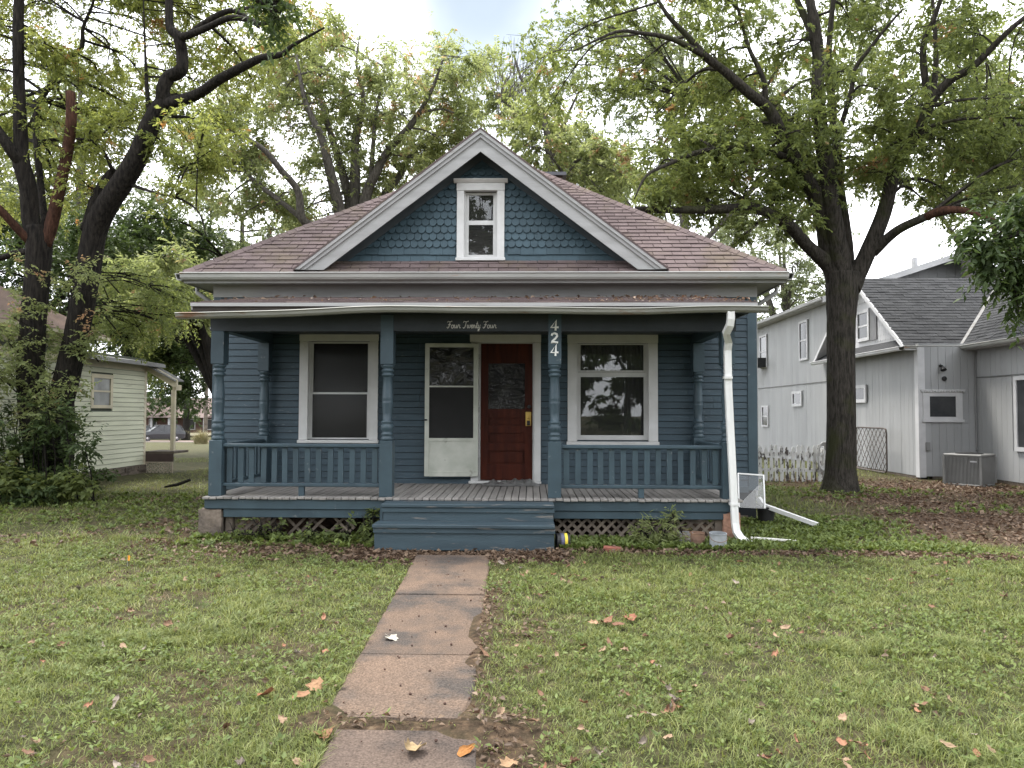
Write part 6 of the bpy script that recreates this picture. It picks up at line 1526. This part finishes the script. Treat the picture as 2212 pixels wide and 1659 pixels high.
shrub('shrub', 'dark leafy shrub round the foot of the twin trunk tree', 'shrub', clA, LF_DK, 38, 9, (.06, .11), (.4, .55), 82, (P(100, 1070, 12.9).x, 12.9, 0))
clB = clumps_in([(-20, 590), (60, 560), (190, 580), (230, 640), (180, 800), (150, 950), (60, 930), (-20, 900)], 48, (12.6, 13.9), .30, 83, (), 24)
shrub('climbing_vine', 'leafy vine climbing the twin trunks above the shrub', 'vine', clB, LF_T3, 22, 8, (.05, .09), (.45, .6), 84, (P(100, 900, 13.2).x, 13.2, 0))
clC = clumps_in([(190, 620), (330, 600), (400, 640), (400, 700), (300, 760), (210, 740)], 14, (14.5, 18), .5, 85, (), 30)
bush_tree('small tree with arching thin branches in front of the pale green house', 150, 14.6, [(190, 600), (330, 590), (400, 640), (380, 700), (300, 740), (210, 720)], 15, (15, 17), .55, LF_T2, BARK_D, 86, (.06, .1), 44, 10, group='background trees', droop=.4, trunk_r=.035, nl=0)
clD = [(P(x, y, 12.6), .22) for x, y in ((20, 1030), (40, 1050), (70, 1055), (110, 1060), (150, 1050), (185, 1040), (10, 1000))]
shrub('shrub', 'low broad-leaved plant at the outer edge of the tree shrub', 'shrub', clD, LF_T2, 26, 7, (.08, .15), (.4, .55), 87, (P(90, 1080, 12.6).x, 12.6, 0))
# weeds by the porch
wl = []
for i, (xv, yv, Y, h, lab) in enumerate(((800, 1150, 9.2, .30, 'leafy pale weed growing beside the left of the steps'), (560, 1155, 9.2, .22, 'low leafy weed under the left porch skirt near the stone pier'), (690, 1158, 9.15, .14, 'low leafy weed under the middle of the left porch skirt'),
                                         (1445, 1170, 9.0, .36, 'tall seeding weed in front of the right lattice'), (1385, 1172, 9.0, .25, 'arching grassy weed in front of the right lattice'))):
    p = P(xv, yv, Y); g0 = float(gh(p.x, Y)); rr = random.Random(i)
    if i < 3: cl = [(Vector((p.x + rr.gauss(0, .14), Y + rr.gauss(0, .06), g0 + rr.uniform(.08, h))), .12) for q in range(8)]
    else: cl = [(Vector((p.x + rr.gauss(0, .08), Y + rr.gauss(0, .05), g0 + rr.uniform(.1, h))), .1) for q in range(6)]
    shrub('weed', lab, 'weed', cl, LF_T2 if i < 3 else LF_T3, (3 if i else 7) if i < 3 else 10, 6, (.05, .09) if i < 3 else (.06, .12), (.45, .65) if i < 3 else (.12, .25), 90 + i, (p.x, Y, g0), group='weeds by the porch', sl=(.06, .14))
# ornamental grass by the far street
og = P(434, 966, 62); n = 900; a = rng.uniform(0, 6.28, n); rad = rng.uniform(0, .55, n); x = og.x + np.cos(a) * rad; y = 62 + np.sin(a) * rad; h = rng.uniform(.5, 1.6, n) * (1.1 - rad * 1.2)
v, q, t = blades(n, x, y, h, np.full(n, .03), 'p', None, 1.3)
obj('ornamental_grass', np_mesh('ornamental_grass', v, q, t, mat('straw_grass', (.36, .30, .18), (.22, .22, .10), 6, .9)), label='tall straw coloured ornamental grass clump near the far street', cat='grass')

# overhanging foliage of street trees beside the photographer
def overhang(label, trunk, limb, cl, seed, leaf, sprays=30, k=9):
    lm = [[('w',) + p for p in trunk], [('w',) + p for p in limb]]
    return tree('tree', label, trunk[0][:3], lm, cl, LF_DK, BARK_M, sprays=sprays, k=k, leaf=leaf, asp=(.34, .46), twigs=5, seed=seed, droop=.6, spray_len=(.15, .35))
clR = [(P(x, y, 7.6), .24) for x, y in ((2130, 530), (2165, 490), (2200, 560), (2200, 620), (2150, 560), (2215, 450), (2240, 530), (2120, 500), (2180, 430), (2235, 600), (2215, 660))]
e = P(2160, 520, 7.6)
overhang('leafy branch hanging into view in front of the gray house', [(8.6, 7.2, -.1, .35), (8.6, 7.2, 2, .27), (8.5, 7.2, 4.5, .22), (8.4, 7.2, 7, .15)], [(8.5, 7.2, 3.9, .12), (7.2, 7.3, 4.3, .08), (6.2, 7.5, 4.0, .05), (e.x, 7.6, e.z, .02)], clR, 101, (.07, .13), 26, 9)
clL = [(P(x, y, 5.2), .09) for x, y in ((570, -8), (588, 5), (597, 25), (590, 40), (575, -25), (605, -10), (545, -30))]
e = P(585, 20, 5.2)
overhang('leaf spray hanging into the top edge of view near the camera', [(-6.2, 4.6, -.1, .3), (-6.2, 4.6, 2.5, .24), (-6.1, 4.6, 5, .2), (-6, 4.6, 7.5, .12)], [(-6.1, 4.6, 4.6, .1), (-4.6, 4.8, 5.3, .07), (-3, 5.1, 5.2, .04), (e.x, 5.2, e.z, .012)], clL, 102, (.045, .08), 10, 8)
# trees across the street behind the photographer, mirrored in the panes; end pair added to block skylight
for i, (x, y, lb) in enumerate(((-26, -17, 'unseen tree added at one end of the row to block skylight'), (29, -18, 'unseen tree added at the other end of the row to block skylight'), (-8, -15, 'street tree across the road behind the photographer'), (2.5, -19, 'broad street tree mirrored in the large window'), (12, -16, 'street tree across the road behind the right lawn'), (-2.5, -23, 'tall tree behind the street trees across the road'), (7.5, -25, 'tall tree beside the house across the road'), (-14, -24, 'tall tree at the end of the road'), (19, -22, 'tall tree at the corner of the road'))):
    rr = random.Random(200 + i); cl = []
    while len(cl) < 62:
        p = Vector((rr.gauss(0, 2.8), rr.gauss(0, 2.2), rr.uniform(3.3, 17)))  # crowns made tall and dense to cut skylight on the house front
        cl.append((Vector((x, y, 0)) + p, 1.1))
    tree('tree', lb, (x, y, 0), [[('w', x, y, -.1, .4), ('w', x, y, 2.5, .3), ('w', x + .2, y, 6, .2), ('w', x, y, 12, .06)], [('w', x, y, 2.6, .18), ('w', x - 1.4, y, 4.4, .12), ('w', x - 2.5, y + .3, 6.5, .05)], [('w', x, y, 3.0, .18), ('w', x + 1.3, y, 4.8, .12), ('w', x + 2.4, y - .3, 6.8, .05)]], cl, LF_DK, BARK_D, sprays=14, k=9, leaf=(.32, .5), asp=(.45, .6), twigs=3, seed=200 + i, spray_len=(.4, .7), twr=.03, group='trees across the road')

for i, (x, y) in enumerate(((3, -52), (9, -46), (15, -44), (-4, -50), (-12, -46), (22, -50))):
    rr = random.Random(500 + i); cl = [(Vector((x + rr.gauss(0, 2.4), y + rr.gauss(0, 1.5), rr.uniform(.6, 9))), 1.5) for q in range(26)]
    tree('tree', 'far tree %s the row beyond the road behind the photographer' % ('first in', 'second in', 'third in', 'fourth in', 'fifth in', 'last in')[i], (x, y, 0), [[('w', x, y, -.1, .4), ('w', x, y, 2.5, .3), ('w', x + .2, y, 6, .2), ('w', x, y, 8, .08)]], cl, LF_DK, BARK_D, sprays=12, k=8, leaf=(.5, .8), asp=(.45, .6), twigs=2, seed=500 + i, spray_len=(.5, .9), twr=.03, group='trees across the road')
# hedge across the road
hd = [(Vector((x + random.uniform(-.3, .3), -26.5 + random.uniform(-.4, .4), z)), .6) for x in range(-20, 26) for z in (.4,)]
def hedge(cl):
    n = len(cl) * 90; rg = np.random.default_rng(5); ci = rg.integers(0, len(cl), n); c = np.array([tuple(q[0]) for q in cl])[ci]
    b = c + unit(rg.normal(0, 1, (n, 3))) * .6 * rg.uniform(.3, 1, n)[:, None]; ax = unit(rg.normal(0, 1, (n, 3))); L_ = rg.uniform(.12, .22, n)
    return leaf_quads(b, ax, unit(rg.normal(0, .6, (n, 3)) + np.array([0, .4, 1.])), L_, L_ * .55)
v, t = hedge(hd)
hg = empty('hedge', (3, -26.5, 0), 'dense hedge across the road behind the photographer', 'hedge')
obj('foliage', np_mesh('hedge', v, tris=t, mat=LF_DK), hg)
# ------------------------------------------------------------------ small things about the porch
def gz_(x, y): return float(gh(x, y))
def can(name, label, xv, yv, Y, r, h, m, rim, tilt=0, group=None, lay=None, rot=0):
    p = P(xv, yv, Y); c = empty(name, (p.x, Y, gz_(p.x, Y)), label, 'can', group)
    M_ = Matrix.Translation((p.x, Y, gz_(p.x, Y) - .01)) @ Matrix.Rotation(R(rot), 4, 'Z') @ Matrix.Rotation(R(tilt), 4, 'X')
    MB().lathe([(r * .96, 0), (r, .008), (r * .985, .02), (r * .985, h * .5), (r, h * .52), (r * .985, h * .55), (r * .985, h - .02), (r * 1.03, h - .008), (r * 1.03, h), (r * .93, h), (r * .92, .02), (.0, .02)], (0, 0, 0), 22, M_).build('can_body', m, c, smooth=False)
    pts = [M_ @ Vector((r * 1.05 * math.cos(a), -.3 * r - r * .75 * math.sin(a), h * .8 - r * .5 * math.sin(a))) for a in [k * math.pi / 10 for k in range(11)]]
    MB().tube(pts, .0035, 5).build('wire_handle', rim, c)
    return c
ST = mat('dull_tin', (.40, .41, .42), (.28, .28, .29), 6, .45, .1, 40, 0, (1, 1, 1), .5, ((.16, .09, .06), 8, .55, .68), metal=.5)
RT = mat('rusted_tin', (.26, .16, .11), (.16, .10, .075), 8, .7, .2, 40, metal=.3)
GT_ = mat('painted_gray_tin', (.28, .30, .315), (.20, .215, .225), 6, .6, .3, 30)
can('paint_can', 'open dull tin paint can left of the rusty can by the porch corner', 1482, 1178, 9.05, .085, .17, ST, RT)
can('paint_can', 'rusty brown paint can with dirt under the right lattice end', 1506, 1178, 9.0, .09, .18, RT, RT)
can('paint_can', 'gray paint-smeared can below the downspout foot', 1551, 1190, 8.86, .10, .20, GT_, RT, 3)
# can lying on its side by the steps: black with yellow band
p = P(1212, 1180, 8.9); cl_ = empty('paint_can', (p.x, 8.9, 0), 'black and yellow banded can lying on its side beside the steps', 'can')
Ml = Matrix.Translation((SXR + .02, 8.9, gz_(SXR, 8.9) + .085)) @ Matrix.Rotation(R(8), 4, 'Z') @ Matrix.Rotation(R(90), 4, 'Y')
MB().lathe([(.0, 0), (.088, 0), (.092, .006), (.088, .012), (.088, .05)], (0, 0, 0), 24, Ml).lathe([(.088, .128), (.088, .142), (.092, .15), (.092, .156), (.08, .156), (.078, .15), (0, .15)], (0, 0, 0), 24, Ml).build('can_body', BLACK, cl_)
MB().lathe([(.0885, .05), (.0885, .088)], (0, 0, 0), 24, Ml).build('label_band', mat('violet_gray_label', (.10, .10, .16), None, 20, .5), cl_)
MB().lathe([(.0885, .088), (.0885, .094)], (0, 0, 0), 24, Ml).build('label_band', BLACK, cl_)
MB().lathe([(.0886, .094), (.0886, .128)], (0, 0, 0), 24, Ml).build('label_band', mat('yellow_label', (.70, .55, .06), None, 20, .5), cl_)
# bricks
BR = mat('old_red_brick', (.24, .085, .06), (.16, .06, .045), 12, .9, .4, 60)
for i, (xv, yv, Y, rz, lab) in enumerate(((1248, 1178, 8.95, 4, 'loose red brick lying next to the banded can'), (1322, 1190, 8.72, -6, 'dark red brick half sunk in the soil edge before the lattice'))):
    q = P(xv, yv, Y); MB().bbox(-.1, .1, -.05, .05, -.03, .04, .008, Matrix.Translation((q.x, Y, gz_(q.x, Y))) @ Matrix.Rotation(R(rz), 4, 'Z') @ Matrix.Rotation(R(3), 4, 'Y')).build('brick', BR, None, label=lab, cat='brick')
# black bucket
q = P(1655, 1128, 10.95); bk = empty('bucket', (q.x, 10.95, 0), 'black plastic bucket under the clear storm panel', 'bucket'); g0 = gz_(q.x, 10.95)
MB().lathe([(.10, 0), (.105, .01), (.125, .24), (.135, .245), (.135, .27), (.122, .27), (.118, .24), (.098, .02), (0, .02)], (q.x, 10.95, g0 - .01), 24).build('bucket_body', BLACK, bk)
MB().tube([(q.x + .13 * math.cos(a), 10.95 - .12 * math.sin(a) * .6, g0 + .24 - .1 * math.sin(a)) for a in [k * math.pi / 10 for k in range(11)]], .004, 5).build('handle', BLACK, bk)
# clear storm panel leaning on the foundation
A0, A1 = P(1594, 1023, 10.9), P(1649, 1027, 10.9); B0, B1 = P(1596, 1096, 10.62), P(1652, 1099, 10.62)
sp = empty('storm_panel', (A0.x, 10.7, .2), 'clear panel with white frame and torn film leaning against the house corner', 'panel')
fr = MB(); 
for a, b in ((A0, A1), (A1, B1), (A0, B0)): fr.bar(a, b, .02, .028, up=(0, -1, .3))
fr.build('frame', PIPEW, sp)
of = Vector((0, .004, 0)); MB().add([A0 + of, A1 + of, B1 + of, B0 + of], [(0, 1, 2, 3)]).build('pane', glass_mat('clear_acrylic', (.9, .9, .9), 1.35, .02, .03), sp)
MB().add([A1 + (B1 - A1) * .18 - Vector((.02, .004, 0)), B1 - Vector((0, .004, 0)), B0 - Vector((0, .004, 0)), B0 + (A0 - B0) * .08 - Vector((0, .004, 0))], [(0, 1, 2, 3)]).build('torn_film', glass_mat('milky_film', (.75, .75, .75), 1.4, .1, .25), sp)
# downspout extension and bits of trim
a, b = P(1650, 1092, 10.9), P(1767, 1134, 10.45)
rect_ = MB(); d = (b - a).normalized(); u_ = d.orthogonal().normalized()
rect_.bar(a, b, .075, .055).bar(a, a + Vector((-.06, .06, .1)), .075, .055)
rect_.build('downspout_extension', PIPEW, None, label='white downspout extension pipe sloping from the storm panel to the ground', cat='pipe')
a, b = P(1622, 1176, 9.35), P(1720, 1178, 9.2); a.z = gz_(a.x, a.y) + .05; b.z = gz_(b.x, b.y) + .045
MB().bar(a, b, .05, .02).build('trim_board', mat('peeling_white_board', (.72, .72, .68), (.5, .48, .42), 8, .6, .1, 40, 0, (1, 1, 1), .3, ((.2, .17, .12), 9, .55, .62)), None, label='short peeling white board lying on the ground cover', cat='board')
# marker flag
q = P(275, 1226, 7.9); mf = empty('marker_flag', (q.x, 7.9, 0), 'small orange yellow marker flag standing in the left lawn', 'flag'); g0 = gz_(q.x, 7.9)
MB().tube([(q.x, 7.9, g0), (q.x, 7.9, g0 + .12)], .002, 5).build('wire', GRAYW, mf)
MB().add([(q.x, 7.9, g0 + .06), (q.x + .03, 7.89, g0 + .065), (q.x + .032, 7.895, g0 + .115), (q.x, 7.9, g0 + .12)], [(0, 1, 2, 3)]).build('flag', mat('orange_flag', (.75, .32, .03), None, 9, .6), mf)
# crumpled plastic on the porch
nx_, ny_ = 44, 16; px0, px1 = HX(1042, 11.0), HX(1166, 11.0)
X_, Y_ = np.meshgrid(np.linspace(px0, px1, nx_), np.linspace(10.86, 11.18, ny_))
edge = np.sin(np.linspace(0, np.pi, ny_))[:, None] * np.sin(np.linspace(0.05, np.pi - .05, nx_))[None, :] ** .5
Z_ = DZ + .006 + edge * (.02 + .10 * vnoise(X_, Y_, 9, 61) ** 2 + .05 * vnoise(X_, Y_, 22, 62)); Y_ = Y_ + .06 * (vnoise(X_, Y_, 6, 63) - .5)
qi = np.arange(X_.size).reshape(X_.shape)
obj('plastic_sheet', np_mesh('plastic_sheet', np.stack([X_, Y_, Z_], -1).reshape(-1, 3), np.stack([qi[:-1, :-1], qi[:-1, 1:], qi[1:, 1:], qi[1:, :-1]], -1).reshape(-1, 4), mat=mat('gray_crumpled_plastic', (.14, .14, .135), (.08, .08, .078), 12, .3, .2, 30, spec=.6)), label='crumpled gray plastic sheet lying on the porch before the door', cat='sheet')
# broken branch lying on the lawn by the pale green house
q = P(530 * .3038 + 225, 1055, 15.5)
MB().tube([(q.x - .3, 15.5, .06), (q.x, 15.45, .12), (q.x + .25, 15.5, .22)], [.02, .035, .03], 8).build('branch', BARK_D, None, label='short dark broken branch lying on grass left of the porch', cat='branch')

# fallen leaves one can tell apart
def leaf_mesh(kind, curl, seed):
    rr = random.Random(seed)
    if kind == 0:
        ol = []
        for i, (ang, ln) in enumerate(((-90, .35), (-55, .66), (-38, .60), (-10, .88), (12, .64), (35, .92), (58, .68), (90, 1.05), (122, .7), (145, .9), (168, .62), (190, .9), (218, .58), (235, .68))):
            ol.append((math.cos(R(ang)) * ln, math.sin(R(ang)) * ln))
    else:
        ol = [(math.cos(a) * (.45 + .05 * math.sin(5 * a)), math.sin(a) * (1.0 + .04 * math.sin(7 * a))) for a in [k * math.pi / 8 for k in range(16)]]
    n = len(ol); rings = (.3, .6, .85, 1.0); vs = [(0, 0, 0)]; fs = []
    k1, k2 = curl * 1.3 * rr.choice((1, 1, -1)), curl * rr.uniform(-.6, .9); ph = rr.uniform(0, 6); tw_ = rr.uniform(-.5, .5)
    for q in rings:
        for x, y in ol:
            x, y = x * q, y * q
            z = .10 * q * math.sin(4 * x + ph) + .09 * q * math.sin(5 * y + 3 * x + ph) + rr.uniform(-.05, .05) * q
            x2, zx = (math.sin(k1 * x) / k1, (1 - math.cos(k1 * x)) / k1) if abs(k1) > .05 else (x, 0)
            y2, zy = (math.sin(k2 * y) / k2, (1 - math.cos(k2 * y)) / k2) if abs(k2) > .05 else (y, 0)
            vs.append((x2 + tw_ * y2 * x2, y2, abs(zx + zy) * .8 + z))
    fs += [(0, 1 + i, 1 + (i + 1) % n) for i in range(n)]
    for q in range(3): fs += [(1 + q*n + i, 1 + (q+1)*n + i, 1 + (q+1)*n + (i+1) % n, 1 + q*n + (i+1) % n) for i in range(n)]
    b = MB().add(vs, fs); b.tube([(0, 0, .0), (0, -.5, .02), (.05, -1.0, .06)], [.03, .02, .02], 4)
    return b
TANS = [mat('tan_leaf', (.26, .18, .115), (.19, .125, .08), 30, .8), mat('brown_leaf', (.17, .095, .055), (.11, .06, .038), 30, .8), mat('rust_leaf', (.25, .125, .07), (.19, .09, .055), 30, .8), mat('gray_leaf', (.22, .185, .15), (.16, .13, .105), 30, .8)]
LMS = []
for i in range(10): LMS.append((leaf_mesh(0 if i % 3 else 1, 1.1 + .35 * (i % 4), i).mesh('fallen_leaf', TANS[i % 4])))
def put_leaf(me, xv, yv, size, lab, group=None, z=None, seed=0, tilt=35):
    rr = random.Random(seed); d = cam_rot @ Vector(((xv - 1106) / 1590., (829.5 - yv) / 1590., -1)); t = -(CAM_H - .03) / d.z; p = Vector((0, 0, CAM_H)) + d * t
    zz_ = (gz_(p.x, p.y) + .028) if z is None else z
    M_ = Matrix.Translation((p.x, p.y, zz_)) @ Matrix.Rotation(rr.uniform(0, 6.28), 4, 'Z') @ Matrix.Rotation(R(rr.uniform(-tilt, tilt)), 4, 'X') @ Matrix.Rotation(R(rr.uniform(-tilt, tilt)), 4, 'Y') @ Matrix.Scale(size, 4)
    if lab is None:
        tone = me.materials[0].name.split('_')[0]; where = 'on the lawn left of the path' if p.x < -.9 else 'on the lawn right of the path'
        where = where + (' near the porch' if p.y > 6.2 else ' near the street' if p.y < 4.6 else '')
        lab = 'dry %s leaf fallen %s' % (tone, where); group = 'scattered %s leaves %s' % (tone, where)
    return obj('fallen_leaf', me, None, M_, label=lab, cat='leaf', group=group)
special = [(895, 1610, 0.096, 'large curled pale tan leaf on the nearest path slab', (.30, .22, .12), 1.5), (1008, 1612, 0.056, 'orange curled leaf on the nearest path slab', (.30, .13, .035), 1.0), (845, 1372, 0.068, 'flat whitish leaf on the middle path slab', (.40, .37, .31), .12), (700, 1580, 0.068, 'crumpled brown leaf at the left corner of the nearest slab', (.22, .11, .06), .8),
           (575, 1500, 0.068, 'rust coloured maple leaf standing in the grass left of the path', (.26, .11, .055), .5), (685, 1478, 0.068, 'tan leaf tipped up at the left path edge', (.26, .15, .08), .6), (650, 1500, 0.060, 'brown leaf next to the tipped tan leaf', (.24, .13, .07), .7), (1102, 1640, 0.060, 'star shaped tan leaf at the right of the nearest slab', (.27, .17, .095), .5),
           (1360, 1338, 0.072, 'reddish brown curled leaf in the leaf heap right of the path', (.24, .10, .06), .9), (1310, 1345, 0.072, 'brown curled leaf at the left of the leaf heap', (.20, .10, .06), .8), (1335, 1352, 0.064, 'dark leaf in the middle of the leaf heap', (.15, .075, .045), .7), (1285, 1350, 0.056, 'pale leaf at the near end of the leaf heap', (.32, .2, .12), .6)]
for i, (xv, yv, s, lab, c, cu) in enumerate(special):
    onp = i < 4; put_leaf(leaf_mesh(0 if i not in (1, 6) else 1, cu, 40 + i).mesh('fallen_leaf', mat('leaf_tone_%s' % 'abcdefghijkl'[i], c, tuple(v * .75 for v in c), 40, .8)), xv, yv, s, lab, None, .012 if onp else None, 40 + i, 10 if i not in (4, 5) else 40)
rr = random.Random(77); spots = [(265, 1400), (260, 1755 * .72), (190, 1525), (250, 1520), (75, 1600), (60, 1625), (700, 1405), (520, 1640), (610, 1555), (490, 1655 * .95), (400, 1250), (470, 1247), (430, 1252), (170, 1270), (380, 1365), (365, 1350), (700, 1330), (640, 1410), (640, 1640), (1430, 1475), (1500, 1485), (1580, 1380), (1675, 1415), (1660, 1410), (1200, 1415), (1165, 1490), (1260, 1510), (1390, 1600), (1440, 1590), (1150, 1560), (2050, 1510), (2170, 1290), (1600, 1220), (1590, 1260), (1215, 1255), (1130, 1245), (1720, 1600), (1290, 1620), (900, 1245), (1045, 1420)]
for i, (xv, yv) in enumerate(spots):
    put_leaf(LMS[i % 10], xv, yv, rr.uniform(.035, .055), None, None, None, 300 + i)
cen = [(rr.uniform(20, 2190), 1215 + 440 * rr.random() ** 1.2) for q in range(26)]
for i in range(150):
    cx_, cy_ = cen[i % 26]; xv, yv = (cx_ + rr.gauss(0, 28), cy_ + rr.gauss(0, 9)) if i < 104 else (rr.uniform(20, 2190), 1215 + 440 * rr.random() ** 1.2)
    yv = max(1212, yv)
    if 690 < xv < 1060: xv += 420
    put_leaf(LMS[rr.randrange(10)], xv, yv, rr.uniform(.022, .045), None, None, None, 600 + i)
# dark seed pods on the path
pod = MB().lathe([(.001, -.6), (.5, -.45), (.85, 0), (.55, .5), (.15, .75)], (0, 0, 0), 7).mesh('seed_pod', mat('dark_pod', (.05, .03, .024), (.09, .05, .035), 30, .8))
for i in range(60):
    y = rr.uniform(3.0, 8.3); x = rr.uniform(pxl(y) + .04, pxr(y) + .05) if y > 4.06 else rr.uniform(-1.05, -.15)
    s = rr.uniform(.004, .013); obj('seed_pod', pod, None, Matrix.Translation((x, y, .006 + .02 * max(0, y - 6.5) + s * .3)) @ Matrix.Rotation(rr.uniform(0, 6), 4, 'Z') @ Matrix.Rotation(rr.uniform(0, 2), 4, 'X') @ Matrix.Scale(s, 4), label='small dark seed pod fallen on the concrete path', cat='seed pod', group='seed pods on the path')

# house across the road, mirrored in the panes
bh = empty('house', (17, -50, 0), 'brick gabled house across the road behind the photographer', 'house')
MB().box(12, 22, -56, -48, -.3, 3.2).build('wall', BRK, bh)
MB().prism([(11.4, 3.2), (22.6, 3.2), (17, 6.6)], -56.5, -47.4, 'y').build('roof', BROOF, bh)
for k in range(3): MB().box(13 + k * 3.2, 14.2 + k * 3.2, -47.99, -47.95, .9, 2.4).build('window', DGL, bh)
